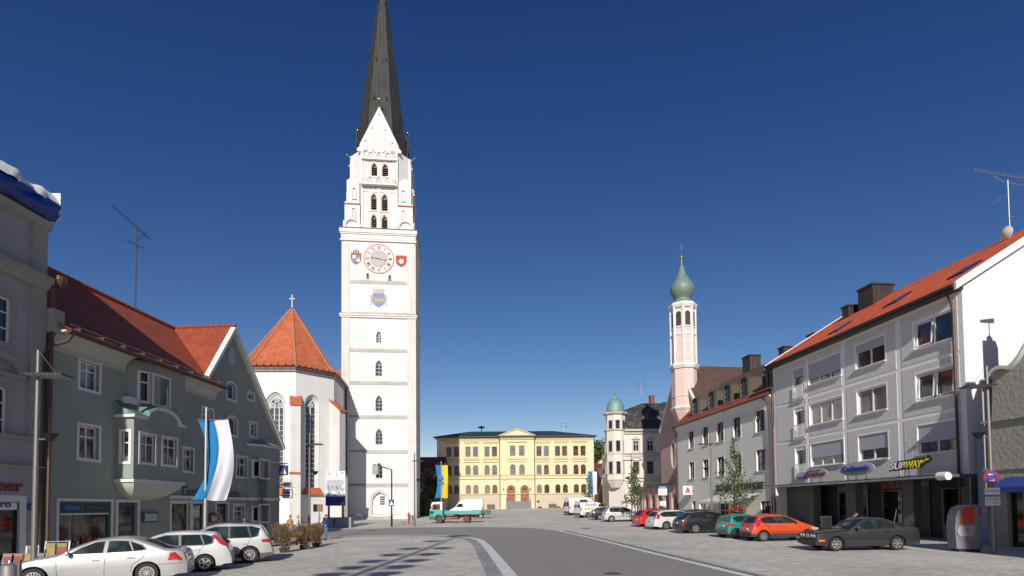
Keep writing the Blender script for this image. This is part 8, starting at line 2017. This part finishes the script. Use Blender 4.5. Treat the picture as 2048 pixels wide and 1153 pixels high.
for i, (x0, x1, lb) in enumerate(((-1.25, -.25, 'left grey concrete block at the foot of the information board'), (.05, 1.6, 'right grey concrete block at the foot of the information board'))):
    t2 = tag(MB().box(0, x1-x0, -.5, .5, -.2, 1.05).build('concrete_block', mat('block_grey', (.30, .31, .33), .85, vary=.15, bump=.2)), lb, 'block', 'concrete blocks under the board'); t2.location = (BX+x0, 57.4, g_)
t = thing('handrail', 'steel handrail behind the concrete block at the tower foot', 'railing', (BX+1.0, 58.6, g_), 0)
m = MB(); m.tube([(0, 0, 0), (0, 0, 1.15), (1.1, .2, 1.3), (1.2, .2, 1.2), (1.2, .2, 0)], .03, 6); m.build('rail', GALV, t)
# hydrant post, bins, bollards near the tower
p = gp(817.5, 1048); t = thing('hydrant', 'red pillar hydrant by the tower corner', 'hydrant', p); m = MB(); m.lathe([(.1, 0), (.09, .8), (.13, .85), (.13, 1.1), (.1, 1.2), (.04, 1.3)], 10); m.build('pillar', mat('hydrant_red', (.55, .03, .02), .4), t, smooth=40); MB().box(-.2, .2, -.04, .04, .92, 1.0).build('outlet', mat('hydrant_red'  , (.55, .03, .02)), t)
p = gp(823, 1050); t = thing('litter_bin', 'small grey litter bin on posts next to the red hydrant', 'litter bin', p); m = MB(); m.lathe([(.2, .45), (.22, 1.0), (.2, 1.02)], 12); m.build('bin', GALV, t, smooth=40)
for x in (-.27, .27): MB().tube([(x, 0, 0), (x, 0, 1.15)], .03, 6).build('post', GREYM, t)
p = atY(19, 1140, 15.2); g_ = G(p.x, 15.2)
t = thing('litter_bin', 'brushed steel litter bin with a black rim at the bottom left corner', 'litter bin', (p.x, 15.2, g_)); m = MB(); m.lathe([(.19, .12), (.19, .86), (.17, .88), (.05, .93), (.03, 1.0)], 16); m.build('bin', GALV, t, smooth=40)
m = MB()
for x in (-.3, .26): m.box(x, x+.04, -.04, .04, 0, 1.0)
m.build('frame', POLE, t)
# newspaper racks
PAPER = [mat('paper_white', (.3, .3, .31), .7, vary=.3, scale=20), mat('paper_red', (.25, .05, .04), .6, vary=.2, scale=15), mat('paper_dark', (.10, .10, .14), .6, vary=.3, scale=15), mat('paper_yellow', (.32, .24, .08), .6), mat('paper_pink', (.45, .22, .26), .6), mat('paper_blue', (.12, .18, .30), .6)]  # print colours darkened: the shade over the racks is put into them
def rack(label, px, Y, w, h, rz, seed, cols, rows, lean=.2):
    p = atY(px, 1100, Y); t = thing('magazine_rack', label, 'magazine rack', (p.x, Y, G(p.x, Y)), rz); r = random.Random(seed)
    m = MB()
    for x in (0, w): m.hexa([(x-.02, -.02, 0), (x+.02, -.02, 0), (x+.02, .02, 0), (x-.02, .02, 0), (x-.02, lean, h), (x+.02, lean, h), (x+.02, lean+.04, h), (x-.02, lean+.04, h)])
    for k in range(rows+1): z = .12+(h-.14)*k/rows; m.box(0, w, lean*z/h-.02, lean*z/h+.02, z-.012, z+.012)
    m.build('frame', GALV, t); cw = w/cols; rh = (h-.14)/rows
    for i in range(cols):
        for j in range(rows):
            x0 = i*cw+cw*.1; z0 = .15+j*rh; y0_ = lean*z0/h-.03; m = MB(); z1 = z0+rh*.86; y1_ = lean*z1/h-.03
            m.hexa([(x0, y0_-.02, z0), (x0+cw*.8, y0_-.02, z0), (x0+cw*.8, y0_, z0), (x0, y0_, z0), (x0, y1_-.02, z1), (x0+cw*.8, y1_-.02, z1), (x0+cw*.8, y1_, z1), (x0, y1_, z1)], 0)
            zm = z1-rh*.22; ym = lean*zm/h-.055; m.box(x0, x0+cw*.8, ym-.004, ym+.004, zm, z1-.01, 1)
            a = r.random()*.3; m.box(x0+cw*(.1+a), x0+cw*(.35+a), ym-.0, ym+.01, z0+rh*.15, z0+rh*.5, 2)
            m.build('magazine', [PAPER[r.randrange(6)], PAPER[r.choice((0, 1, 3))], PAPER[r.randrange(6)]], t)
rack('low white rack with five columns of newspapers left of the lamp', -2, 17.8, 1.3, 1.0, H(4), 1, 4, 3)
rack('narrow white newspaper rack behind the steel bin', 50, 18.4, .3, 1.2, H(30), 2, 1, 3)
rack('white rack with two columns of magazines right of the lamp', 84, 18.9, .72, 1.32, H(10), 3, 2, 2)
p = atY(1326, 1040, 54.0); t = thing('parking_sign', 'blue and white parking notice on a post, white plate below, near the arcade', 'road sign', (p.x, 54, G(p.x, 54)), 0)
gg = G(p.x, 54); zq = lambda py: CAMZ+(1012-py)*54/FPX-gg
MB().tube([(0, 0, 0), (0, 0, zq(975))], .04, 6).build('post', GREYM, t)
q = MB().box(-.42, .42, -.07, -.045, zq(991), zq(972.5)).build('plate', WHITE, t); MB().box(-.44, .44, -.085, -.071, zq(977.5), zq(972.3)).build('blue_band', BLUE, q)
m = MB()
for k in range(4): m.box(-.3, .3-.05*k, -.078, -.071, zq(980+k*2.4)-.02, zq(980+k*2.4)+.02)
m.build('lines', GREYM, q); face_text('PARKEN', -.3, zq(976.5), .14, WHITE, q, out=.087, width=.6, depth=.002); MB().box(-.3, .3, -.07, -.045, zq(1012), zq(1003)).build('lower_plate', WHITE, t); MB().box(-.25, .25, -.3, .1, 0, zq(1016)).build('ticket_box', DARKM, t)
p = atY(636, 1050, 47.0); t = thing('wooden_box', 'brown wooden box on a thin post in front of the choir', 'box', (p.x, 47, G(p.x, 47)), H(10))
gg = G(p.x, 47); zq = lambda py: CAMZ+(1018.5-py)*47/FPX-gg; MB().box(-.36, .36, -.15, .15, zq(1024), zq(1009)).build('case', mat('box_brown', (.25, .15, .07), .7, vary=.2), t); MB().tube([(.1, 0, 0), (.1, 0, zq(1012))], .035, 6).build('post', GREYM, t); MB().box(.02, .2, -.06, -.04, 1.1, 1.6).build('sticker', mat('sticker_blue', (.15, .2, .4), .5), t)
# A-board and chairs on the right
ORW = mat('chair_orange', (.50, .12, .03), .5, vary=.1)
p = gp(1652, 1062); t = thing('pavement_sign', 'white framed folding pavement sign with pale yellow poster', 'pavement sign', (p.x, p.y, p.z), H(-20))
for s_ in (-1, 1):
    f_ = MB().hexa([(-.35, s_*.3-.02, 0), (.35, s_*.3-.02, 0), (.35, s_*.3+.02, 0), (-.35, s_*.3+.02, 0), (-.35, s_*.04-.02, 1.05), (.35, s_*.04-.02, 1.05), (.35, s_*.04+.02, 1.05), (-.35, s_*.04+.02, 1.05)]).build('leaf', WHITE, t)
    if s_ == -1: MB().hexa([(-.28, -.31, .12), (.28, -.31, .12), (.28, -.30, .12), (-.28, -.30, .12), (-.28, -.10, .96), (.28, -.10, .96), (.28, -.09, .96), (-.28, -.09, .96)]).build('poster', mat('poster_yellow', (.50, .52, .26), .6, vary=.3, scale=9), f_); face_text('KUCHEN', -.24, .72, .13, GR_, f_, out=.17, width=.48, depth=.002)
def chair(label, px, py, rz):
    p = gp(px, py); t = thing('cafe_chair', label, 'chair', (p.x, p.y, p.z), rz, 'orange chairs outside the shops')
    MB().box(-.22, .22, -.22, .22, .43, .46).build('seat', ORW, t); MB().hexa([(-.22, .20, .46), (.22, .20, .46), (.22, .23, .46), (-.22, .23, .46), (-.22, .29, .88), (.22, .29, .88), (.22, .32, .88), (-.22, .32, .88)]).build('backrest', ORW, t)
    for x in (-.2, .2):
        for y in (-.2, .2): MB().tube([(x, y, 0), (x, y, .43)], .015, 5).build('leg', GALV, t)
chair('orange chair left of the pavement sign, nearer one', 1636, 1062, H(40)); chair('orange chair farther left behind the orange red car', 1611, 1058, H(20))
# beer garden furniture and planters on the left
OW = mat('garden_orange_wood', (.50, .17, .04), .55, vary=.15, scale=6)
def gtable(label, px, py, rz):
    p = gp(px, py); t = thing('garden_table', label, 'table', (p.x, p.y, p.z), rz, 'orange beer garden furniture'); MB().box(-.8, .8, -.3, .3, .72, .76).build('tabletop', OW, t)
    for x in (-.65, .65): MB().box(x-.03, x+.03, -.25, .25, 0, .72).build('leg', OW, t)
def gbench(label, px, py, rz):
    p = gp(px, py); t = thing('garden_bench', label, 'bench', (p.x, p.y, p.z), rz, 'orange beer garden furniture'); MB().box(-.8, .8, -.14, .14, .42, .46).build('seat', OW, t); MB().box(-.8, .8, .14, .17, .6, .86).build('backrest', OW, t)
    for x in (-.65, .65): MB().box(x-.03, x+.03, -.12, .17, 0, .42).build('leg', OW, t)
gtable('orange wooden table behind the planters where the man in tan stands', 588, 1086, H(60)); gtable('orange wooden table nearest the inn wall', 553, 1078, H(86)); gbench('orange wooden bench between the planters', 584, 1092, H(75)); gbench('orange wooden bench near the lamp by the choir', 611, 1084, H(80))
# ================================================================ PLANTS
def leafmat(name, c1, c2, tr=.25):
    m, n, b = _new(name); b.inputs['Roughness'].default_value = .6
    oi = N(n, 'ShaderNodeTexCoord'); no = N(n, 'ShaderNodeTexNoise', Scale=2.3, Detail=3.0); n.links.new(oi.outputs['Object'], no.inputs['Vector'])
    c = mixc(n, ramp(n, no.outputs['Fac'], [(.35, 0.0), (.65, 1.0)]), c1, c2); n.links.new(c, b.inputs['Base Color'])
    tl = N(n, 'ShaderNodeBsdfTranslucent'); n.links.new(c, tl.inputs[0]); mx = N(n, 'ShaderNodeMixShader'); mx.inputs[0].default_value = tr
    n.links.new(b.outputs[0], mx.inputs[1]); n.links.new(tl.outputs[0], mx.inputs[2]); n.links.new(mx.outputs[0], n.nodes['Material Output'].inputs[0]); return m
LG = leafmat('leaf_green', (.06, .10, .025), (.12, .16, .05)); LD = leafmat('leaf_dark', (.02, .045, .015), (.06, .09, .03)); LO = leafmat('leaf_olive', (.09, .10, .03), (.15, .13, .05)); DRY = leafmat('leaf_dry', (.16, .10, .035), (.30, .21, .08))
BARK = mat('bark', (.11, .085, .06), .9, vary=.3, scale=8, bump=.4)
def leaves(m, c, r, n, size, rnd, squash=1.0):
    for _ in range(n):
        while True:
            v = Vector((rnd.uniform(-1, 1), rnd.uniform(-1, 1), rnd.uniform(-1, 1)))
            if v.length < 1: break
        v.normalize(); v *= r*(.35+.65*rnd.random()**.5); p = Vector(c)+Vector((v.x, v.y, v.z*squash)); s_ = size*rnd.uniform(.6, 1.3)
        a = Vector((rnd.gauss(0, 1), rnd.gauss(0, 1), rnd.gauss(0, 1))).normalized(); b_ = a.orthogonal().normalized(); b_ = Matrix.Rotation(rnd.random()*6.3, 3, a) @ b_; d = a.cross(b_)
        m.add([p-b_*s_*.5, p+d*s_*.3, p+b_*s_*.5, p-d*s_*.3], [(0, 1, 2, 3)])
def tree(label, loc, h, trunk_h, blobs, leaf, lm, seed, cat='tree', name='young_tree', n=60, tr=.07, group=None, stakes=False):
    rnd = random.Random(seed); t = thing(name, label, cat, loc, 0, group); m = MB(); top = h*.93
    pts = [Vector((.06*sin(k*1.3), .05*cos(k*1.7), top*k/8)) for k in range(9)]; m.tube(pts, [tr*(1-.85*k/8) for k in range(9)], 7)
    for c, r in blobs:
        z = max(trunk_h*.8, c[2]-r*.9-.25); m.tube([Vector((0, 0, z)), Vector((c[0]*.5, c[1]*.5, (z+c[2])/2)), Vector(c)], [tr*.35, tr*.22, tr*.08], 5)
        for _ in range(3): q = Vector(c)+Vector((rnd.uniform(-1, 1), rnd.uniform(-1, 1), rnd.uniform(-.6, 1)))*r*.9; m.tube([Vector(c)*.7+Vector((0, 0, z))*.3, q], [tr*.15, tr*.05], 4)
    m.build('trunk', BARK, t, smooth=60); m = MB()
    for c, r in blobs: leaves(m, c, r, int(n*(r/.5)**2), leaf, rnd)
    m.build('crown', lm, t)
    return t
def column_blobs(seed, z0, z1, wf, n, r0, r1):
    rnd = random.Random(seed); out = []
    for i in range(n):
        s_ = i/(n-1); z = z0+(z1-z0)*s_; w = wf(s_); a = i*2.4+rnd.random(); d = w*rnd.uniform(.25, 1); out.append(((d*cos(a), d*sin(a), z), r0+(r1-r0)*s_+rnd.uniform(-.08, .08)))
    return out
# larger young tree before the pharmacy
Y = 36.0; p = atY(1471, 1040, Y); g_ = G(p.x, Y); ht = CAMZ+(1010-872)*Y/FPX-g_
t = tree('larger young maple with sparse crown and red flower box, in front of the pharmacy', (p.x, Y, g_), ht, 2.3, column_blobs(3, 2.1, ht-.15, lambda s: 1.45*sin(pi*min(1, s*.75+.22))**1.2*(1-s*.8)+.05, 44, .46, .16), .18, LG, 5, n=42)
m = MB()
for a in range(3): x, y = .42*cos(a*2.1+.5), .42*sin(a*2.1+.5); m.tube([(x, y, 0), (x*.8, y*.8, 1.9)], .045, 6)
m.build('stake', mat('stake_wood', (.42, .24, .12), .7, vary=.2), t)
fb = thing('flower_box', 'cluster of red geraniums around the trunk of the larger young tree', 'flower box', (p.x+.05, Y-.1, g_+1.35)); m = MB(); leaves(m, (0, 0, .25), .62, 260, .13, random.Random(8), .5); m.build('blossoms', leafmat('geranium_red', (.45, .02, .015), (.55, .05, .03)), fb); m = MB(); leaves(m, (0, 0, .12), .55, 160, .13, random.Random(9), .4); m.build('foliage', LG, fb); MB().lathe([(.3, -.1), (.4, .15), (.38, .15)], 10).build('pot', BLACK, fb)
Y = 56.0; p = atY(1270, 1040, Y); g_ = G(p.x, Y); ht = CAMZ+(1013-932)*Y/FPX-g_
t = tree('smaller young tree standing left of the red estate car', (p.x, Y, g_), ht, 1.9, column_blobs(7, 1.8, ht-.1, lambda s: 1.15*(1-s*.6)*(.5+.5*sin(pi*min(1, s+.3))), 28, .52, .28), .24, LG, 6, n=42)
Y = 92.0; p = atY(1178, 1040, Y); g_ = G(p.x, Y); ht = CAMZ+(1014-955)*Y/FPX-g_
tree('small tree before the banner at the right end of the school', (p.x, Y, g_), ht, 1.5, column_blobs(9, 1.4, ht-.2, lambda s: 1.1*(1-s*.5), 16, .65, .4), .3, LG, 12, n=30)
# shrubs between tower and school
for i, (px, Y, h, w, lm, lb) in enumerate(((849, 96, 7.6, 1.7, LO, 'tall olive shrub just right of the tower'), (861, 99, 8.2, 1.8, LD, 'dark tall shrub between the olive shrub and the school'), (873, 101, 7.0, 1.3, LD, 'narrow dark shrub touching the school corner'), (845, 92, 3.2, 1.2, LG, 'low green bush at the tower corner'), (868, 95, 3.0, 1.5, LD, 'low dark bush below the banner'))):
    p = atY(px, 1030, Y); g_ = G(p.x, Y); rnd = random.Random(20+i)
    bl = [((rnd.uniform(-w, w)*(1-.5*k/12), rnd.uniform(-w, w)*.7, .5+(h-.7)*k/12), .75+.3*rnd.random()) for k in range(13)]
    tree(lb, (p.x, Y, g_-.2), h, .4, bl, .34, lm, 30+i, cat='shrub', name='shrub', n=60, tr=.12)
# hillside trees far right
for i, (px, py, Y, r, lm) in enumerate(((1205, 905, 190, 6.5, LG), (1216, 890, 200, 6, LG), (1228, 900, 205, 6, LO), (1192, 885, 195, 2.8, LD), (1240, 895, 215, 7, LG))):
    p = atY(px, py, Y); g_ = G(p.x, Y)+6; rnd = random.Random(50+i); h = p.z-g_+r*.6
    bl = [((rnd.uniform(-r, r)*.7, rnd.uniform(-r, r)*.5, h-r*1.2+rnd.uniform(-r, r)*.75), r*.4) for k in range(16)]
    tree(['broad green tree on the slope above the white gabled house', 'tall green tree behind the white gabled house', 'olive green tree on the slope left of the corner house turret', 'dark conifer at the right edge of the school roof', 'green tree on the slope, mostly hidden by the corner house'][i], (p.x, Y, g_), h, h*.4, bl, 1.1, lm, 60+i, name='hillside_tree', n=3, tr=.35)
# planters with dry reeds
def planter(label, px, py, h, w, seed):
    p = gp(px, py); t = thing('planter', label, 'planter', (p.x, p.y+w*.4, p.z), 0, 'planters with dry shrubs'); r = random.Random(seed)
    MB().lathe([(.2, 0), (.25, .2), (.26, .24)], 12).build('pot', mat('pot_dark', (.05, .035, .03), .7), t, smooth=40)
    m = MB()
    for k in range(110):
        a = r.random()*6.28; d = w*r.random()**.6; x, y = .2*cos(a)*r.random(), .2*sin(a)*r.random(); hh = h*r.uniform(.6, 1.05); m.tube([(x, y, .3), (x+d*.5*cos(a), y+d*.5*sin(a), .3+(hh-.3)*.55), (x+d*cos(a), y+d*sin(a), hh)], [.012, .009, .004], 3, cap=False)
    m.build('stems', mat('stem_brown', (.14, .085, .05), .8, vary=.3), t)
    m = MB(); 
    for k in range(9): a = k*2.4; leaves(m, (w*.55*cos(a)*r.random(), w*.55*sin(a)*r.random(), .5+(h-.6)*(k/8)), w*.6, 110, .09, r)
    for k in range(6): a = k*1.05; leaves(m, (w*.4*cos(a), w*.4*sin(a), .22+.1*k), w*.55, 70, .08, r)
    m.build('foliage', DRY, t)
planter('tall dry shrub in a pot right beside the silver off-roader', 566, 1106, 1.45, .36, 1); planter('middle dry shrub in a pot, left of the lamp', 606, 1100, 1.4, .40, 2); planter('right hand dry shrub in a pot, nearest the walking man', 630, 1094, 1.35, .38, 3); planter('dry shrub behind the silver off-roader by the inn', 553, 1088, 1.3, .4, 4)
# maypole behind the viewpoint (its shadow falls across the square)
mx, my = -3.95-53*tan(SUN_AZ), -12.0; t = thing('maypole', 'tall white and blue maypole with figure boards behind the viewpoint', 'maypole', (mx, my, G(mx, my)))
MB().tube([(0, 0, 0), (0, 0, 27.6)], [.22, .10], 12).build('pole', WHITE, t)
te = tan(SUN_EL)
for k, yy in enumerate((35.6, 29.6, 26.0, 23.0, 20.6, 18.4, 16.5)):
    z = (yy-my)*te
    for s_ in (-1, 1):
        if k == 0 and s_ > 0: continue
        m = MB(); m.box(min(0, s_*1.2), max(0, s_*1.2), -.04, .04, z, z+.08); m.prism([(s_*.9+.6*cos(a)*(1+.25*sin(3*a)), -.03, z+.40+.36*sin(a)) for a in [2*pi*i/12 for i in range(12)]], (0, .06, 0)); m.build('figure_board', BLUE, t)
m = MB(); m.lathe([(.3, 27.0), (.9, 27.2), (.3, 27.3)], 14); m.build('wreath', LD, t)
# ================================================================ PEOPLE
SKIN = mat('skin', (.50, .30, .22), .55, vary=.05)
def skinned(verts, edges, radii, tags, mats, name, par, subd=1):
    me = bpy.data.meshes.new(name); me.from_pydata(verts, edges, []); o = bpy.data.objects.new(name, me); COL.objects.link(o)
    md = o.modifiers.new('skin', 'SKIN'); md.use_smooth_shade = True
    for i, r in enumerate(radii): sv = me.skin_vertices[0].data[i]; sv.radius = (r, r) if not isinstance(r, tuple) else r; sv.use_root = (i == 0)
    sb = o.modifiers.new('s', 'SUBSURF'); sb.levels = subd; sb.render_levels = subd
    bpy.context.view_layer.update(); me2 = bpy.data.meshes.new_from_object(o.evaluated_get(bpy.context.evaluated_depsgraph_get())); bpy.data.objects.remove(o)
    segs = [(Vector(verts[a]), Vector(verts[b]), max(tags[a], tags[b]) if tags[a] != tags[b] else tags[a]) for a, b in edges]
    for m_ in mats: me2.materials.append(m_)
    for p in me2.polygons:
        c = p.center; best = None
        for a, b, tg in segs:
            d = b-a; k = max(0, min(1, (c-a).dot(d)/max(1e-9, d.length_squared))); q = (c-(a+d*k)).length
            if best is None or q < best[0]: best = (q, tg)
        p.material_index = best[1]; p.use_smooth = True
    me2.name = name; ob = bpy.data.objects.new(name, me2); COL.objects.link(ob); ob.parent = par; return ob
def person(label, p, rz, mats, hair, lean=0.0, arms=((.22, .06, .90), (-.22, .06, .90)), step=.22, h=1.75, coat=0, hat=None, bend=0.0, headtilt=0.0, vest=None):
    """mats: skin, top, trousers, shoes"""
    t = thing('person', label, 'person', p, rz); k = h/1.75; V = []; E = []; R = []; T = []
    def v(x, y, z, r, tg, pa=None):
        V.append((x*k, y*k, z*k)); R.append(r*k if not isinstance(r, tuple) else tuple(q*k for q in r)); T.append(tg)
        if pa is not None: E.append((pa, len(V)-1))
        return len(V)-1
    def sp(z): return (z-.95)*sin(lean)      # forward is -y
    def sz(z): return .95+(z-.95)*cos(lean)
    pel = v(0, 0, .95, (.155, .12), 2); wa = v(0, -sp(1.1), sz(1.1), (.145, .11), 1, pel); ch = v(0, -sp(1.32), sz(1.32), (.17, .125), 1, wa); nb = v(0, -sp(1.46), sz(1.46), (.09, .08), 1, ch)
    nk = v(0, -sp(1.52)-.01, sz(1.52), .052, 0, nb); hd0 = v(0, -sp(1.58)-.015, sz(1.58), (.062, .07), 0, nk); hd = v(0, -sp(1.65)-.02, sz(1.65), (.078, .095), 0, hd0); ht_ = v(0, -sp(1.72)-.01, sz(1.72), (.062, .075), 0, hd)
    nose = v(0, -sp(1.63)-.118, sz(1.63), .012, 0, hd)
    for s_, (ax, ay, az) in zip((1, -1), arms):
        ear = v(s_*.083, -sp(1.64), sz(1.64), .014, 0, hd)
        sh = v(s_*.19, -sp(1.42), sz(1.42), .062, 1, ch); hx, hy, hz = ax, -sp(1.42)*.8-ay, az
        ex, ey, ez = (s_*.19+hx)/2+s_*.025, (-sp(1.42)+hy)/2+.06, (sz(1.42)+hz)/2-.02
        el = v(ex, ey, ez, .047, 1, sh); wr = v(hx, hy, hz, .032, 1, el); dv = (Vector((hx, hy, hz))-Vector((ex, ey, ez))).normalized()
        pm = v(*(Vector((hx, hy, hz))+dv*.05), (.036, .02), 0, wr); side = dv.cross(Vector((0, 1, 0.2))).normalized(); 
        for f in range(4):
            q = Vector((hx, hy, hz))+dv*.10+side*(f-1.5)*.018; f1_ = v(*q, .0095, 0, pm); q2 = q+dv*(.035+.008*(1.5-abs(f-1.3)))+Vector((0, -.015, 0)); v(*q2, .008, 0, f1_)
        th = v(*(Vector((hx, hy, hz))+dv*.05-side*.042+Vector((0, -.01, 0))), .0105, 0, pm); v(*(Vector((hx, hy, hz))+dv*.085-side*.05+Vector((0, -.025, 0))), .0085, 0, th)
        fy = -step*s_; hp = v(s_*.095, 0, .88, .093, 2, pel); kn = v(s_*.10, fy*.45-.03, .49, .062, 2, hp); an = v(s_*.10, fy+.02, .10, .042, 2, kn); v(s_*.10, fy-.02, .055, .045, 3, an); hl = len(V)-1; v(s_*.115, fy-.15, .035, .036, 3, hl)
    b = skinned(V, E, R, T, mats, 'body', t)
    # hair as a cap over the skull, eyes and mouth
    hc_ = Vector(V[hd]); hm_ = MB()
    for i in range(7):
        pass
    m = MB(); rr_ = .098*k
    prof = [(max(.004, rr_*sin(pi*i/12)), rr_*1.12*cos(pi*i/12)) for i in range(0, 8)]
    m.lathe(prof, 12, (hc_.x, hc_.y+.022*k, hc_.z+.018*k), cap=False); m.build('hair' if not hat else 'hat', hat or hair, t, smooth=80)
    m = MB()
    for s_ in (-1, 1): m.ball((hc_.x+s_*.03*k, hc_.y-.088*k, hc_.z+.0), .008*k, 5)
    m.build('eyes', BLACK, b); MB().box(hc_.x-.022*k, hc_.x+.022*k, hc_.y-.096*k, hc_.y-.088*k, hc_.z-.05*k, hc_.z-.043*k).build('mouth', mat('lips', (.35, .12, .10), .5), b)
    return t
def cloth(name, c): return mat(name, c, .85, vary=.15, scale=6)
def gpt(px, py): g_ = gp(px, py); return (g_.x, g_.y, g_.z)
person('man in dark jacket over a blue shirt and jeans walking by the planters', gpt(652, 1081), H(-20), [SKIN, cloth('jacket_black', (.02, .022, .03)), cloth('jeans', (.09, .16, .27)), BLACK], mat('hair_brown', (.07, .04, .025), .7), arms=((.20, .24, 1.08), (-.20, .26, 1.1)), step=.2, h=1.78)
m = MB(); 
ps = [o for o in bpy.data.objects if o.name.startswith('person')][-1]; MB().hexa([(-.07, -.145, 1.0), (.07, -.145, 1.0), (.07, -.10, 1.0), (-.07, -.10, 1.0), (-.05, -.15, 1.42), (.05, -.15, 1.42), (.05, -.11, 1.42), (-.05, -.11, 1.42)]).build('shirt', cloth('shirt_blue', (.02, .07, .42)), ps)
person('man in tan jacket and grey cap seen from behind at the beer tables', gpt(580, 1082), H(170), [SKIN, cloth('jacket_tan', (.42, .20, .05)), cloth('trousers_cream', (.40, .36, .28)), BLACK], mat('hair_grey', (.25, .24, .22), .7), arms=((.21, .04, .88), (-.21, .04, .88)), step=.08, h=1.8, hat=cloth('cap_grey', (.22, .22, .20)))
person('woman with blond hair in a white vest and dark sleeves beside the man in tan', gpt(596, 1081), H(-75), [SKIN, cloth('vest_white', (.55, .54, .50)), cloth('trousers_dark', (.03, .03, .04)), BLACK], mat('hair_blond', (.50, .34, .16), .7), arms=((.20, .12, .95), (-.20, .12, .95)), step=.08, h=1.76)
g_ = atY(489, 1060, 32.5); person('bald man in a white shirt whose head shows over the silver off-roader', (g_.x, 32.5, G(g_.x, 32.5)), H(150), [SKIN, cloth('shirt_white', (.5, .52, .50)), cloth('trousers_grey', (.1, .1, .1)), BLACK], mat('hair_reddish', (.22, .10, .06), .7), step=.1, h=1.74)
g_ = f  # school facade frame is reused below
sp_ = SF_.w(SF_.uv(1049, 1015)[0], -RO-.55, Z(1003, FR)-.01); person('small figure in light clothes with white cap on the school steps', tuple(sp_), H(-60), [SKIN, cloth('shirt_grey', (.28, .27, .29)), cloth('trousers_beige', (.34, .30, .24)), BLACK], mat('hair_w', (.5, .5, .48), .7), step=.22, h=1.72, hat=cloth('cap_white', (.6, .6, .58)))
pb_ = gp(1790, 1100); person('person in a dark blue top bending over the boot of the old saloon', (pb_.x+.15, pb_.y+2.0, G(pb_.x, pb_.y+2)), H(-60), [SKIN, cloth('top_darkblue', (.02, .03, .06)), cloth('trousers_black', (.015, .015, .02)), BLACK], mat('hair_black', (.02, .018, .015), .7), lean=1.0, arms=((.18, .30, .75), (-.18, .3, .75)), step=.15, h=1.72)
pb_ = gp(1762, 1099); person('person in a dark green top leaning behind the old saloon, left of the other', (pb_.x+.1, pb_.y+2.6, G(pb_.x, pb_.y+2.6)), H(40), [SKIN, cloth('top_green', (.01, .05, .04)), MATS['trousers_black'], BLACK], MATS['hair_black'], lean=.6, arms=((.2, .28, .85), (-.2, .28, .85)), step=.12, h=1.7)
m = MB(); cobj = [o for o in bpy.data.objects if o.name.startswith('parked_car') and 'old dark grey' in o.get('label', '')][0]; m.tube([(-1.25, .5, .95), (-1.42, .5, 1.72)], .008, 5); m.build('aerial', GALV, cobj)
# ================================================================ every separate piece of these parts becomes a part of its own
def split_parts(names):
    for o in [o for o in bpy.data.objects if o.type == 'MESH' and o.parent and o.name.split('.')[0] in names]:
        me = o.data; n = len(me.vertices); par = list(range(n))
        def fd(i):
            while par[i] != i: par[i] = par[par[i]]; i = par[i]
            return i
        for e in me.edges:
            a, b = fd(e.vertices[0]), fd(e.vertices[1])
            if a != b: par[a] = b
        bb = {}
        for v in me.vertices:
            r = fd(v.index); c = v.co; q = bb.get(r)
            if q is None: bb[r] = [c.x, c.y, c.z, c.x, c.y, c.z]
            else:
                for k in range(3): q[k] = min(q[k], c[k]); q[k+3] = max(q[k+3], c[k])
        ks = list(bb); cl = {k: k for k in ks}
        def fc(i):
            while cl[i] != i: i = cl[i]
            return i
        if len(ks) > 400: continue
        for i, a in enumerate(ks):
            for b in ks[i+1:]:
                A, B_ = bb[a], bb[b]
                if all(A[k] <= B_[k+3]+.03 and B_[k] <= A[k+3]+.03 for k in range(3)):
                    x, y = fc(a), fc(b)
                    if x != y: cl[x] = y
        roots = sorted({fc(k) for k in ks})
        if not 2 <= len(roots) <= 90: continue
        base = o.name.split('.')[0]
        for r in roots:
            fs = [p for p in me.polygons if fc(fd(p.vertices[0])) == r]; mp = {}; vs = []; out = []
            for p in fs:
                f_ = []
                for vi in p.vertices:
                    if vi not in mp: mp[vi] = len(vs); vs.append(tuple(me.vertices[vi].co))
                    f_.append(mp[vi])
                out.append(f_)
            mb = MB(); mb.v = vs; mb.f = [tuple(f_) for f_ in out]; mb.mi = [p.material_index for p in fs]
            sm = any(p.use_smooth for p in fs); k = mb.build(base, [m for m in me.materials], o.parent, smooth=35 if sm else None); k.matrix_local = o.matrix_local.copy()
        for g_ in kids(o): g_.parent = o.parent
        bpy.data.objects.remove(o)
split_parts({'pillar', 'cove', 'pilaster', 'cornice', 'string_course', 'plinth', 'window_ledge', 'side_window', 'turret_window', 'turret_louvre', 'corner_strip', 'ledge_grime', 'hood_mould', 'bracket', 'buttress', 'buttress_tiles', 'gilded_ball',
  'spire_vent', 'gargoyle', 'wall_lamp', 'corner_shaft', 'gablet', 'kidney_grille', 'downpipe', 'grey_panel', 'moulding', 'surround_trim', 'turret_window_surround', 'turret_cornice', 'stone_trim', 'post', 'gable', 'gable_roof', 'skylight', 'cellar_light', 'portal', 'stair_cheek', 'ledge', 'goods',
  'bargeboard', 'elements', 'logos', 'exhaust_stack', 'dropside', 'chassis', 'mudguard', 'fascia', 'quarters', 'blind_arcade', 'arcade_back', 'turret_trim', 'bay', 'canopy_edge', 'pier', 'handle', 'corner_tiles', 'arrows', 'ridge', 'hip_ridge', 'wall'} - {'wall', 'ridge', 'hip_ridge', 'elements'})
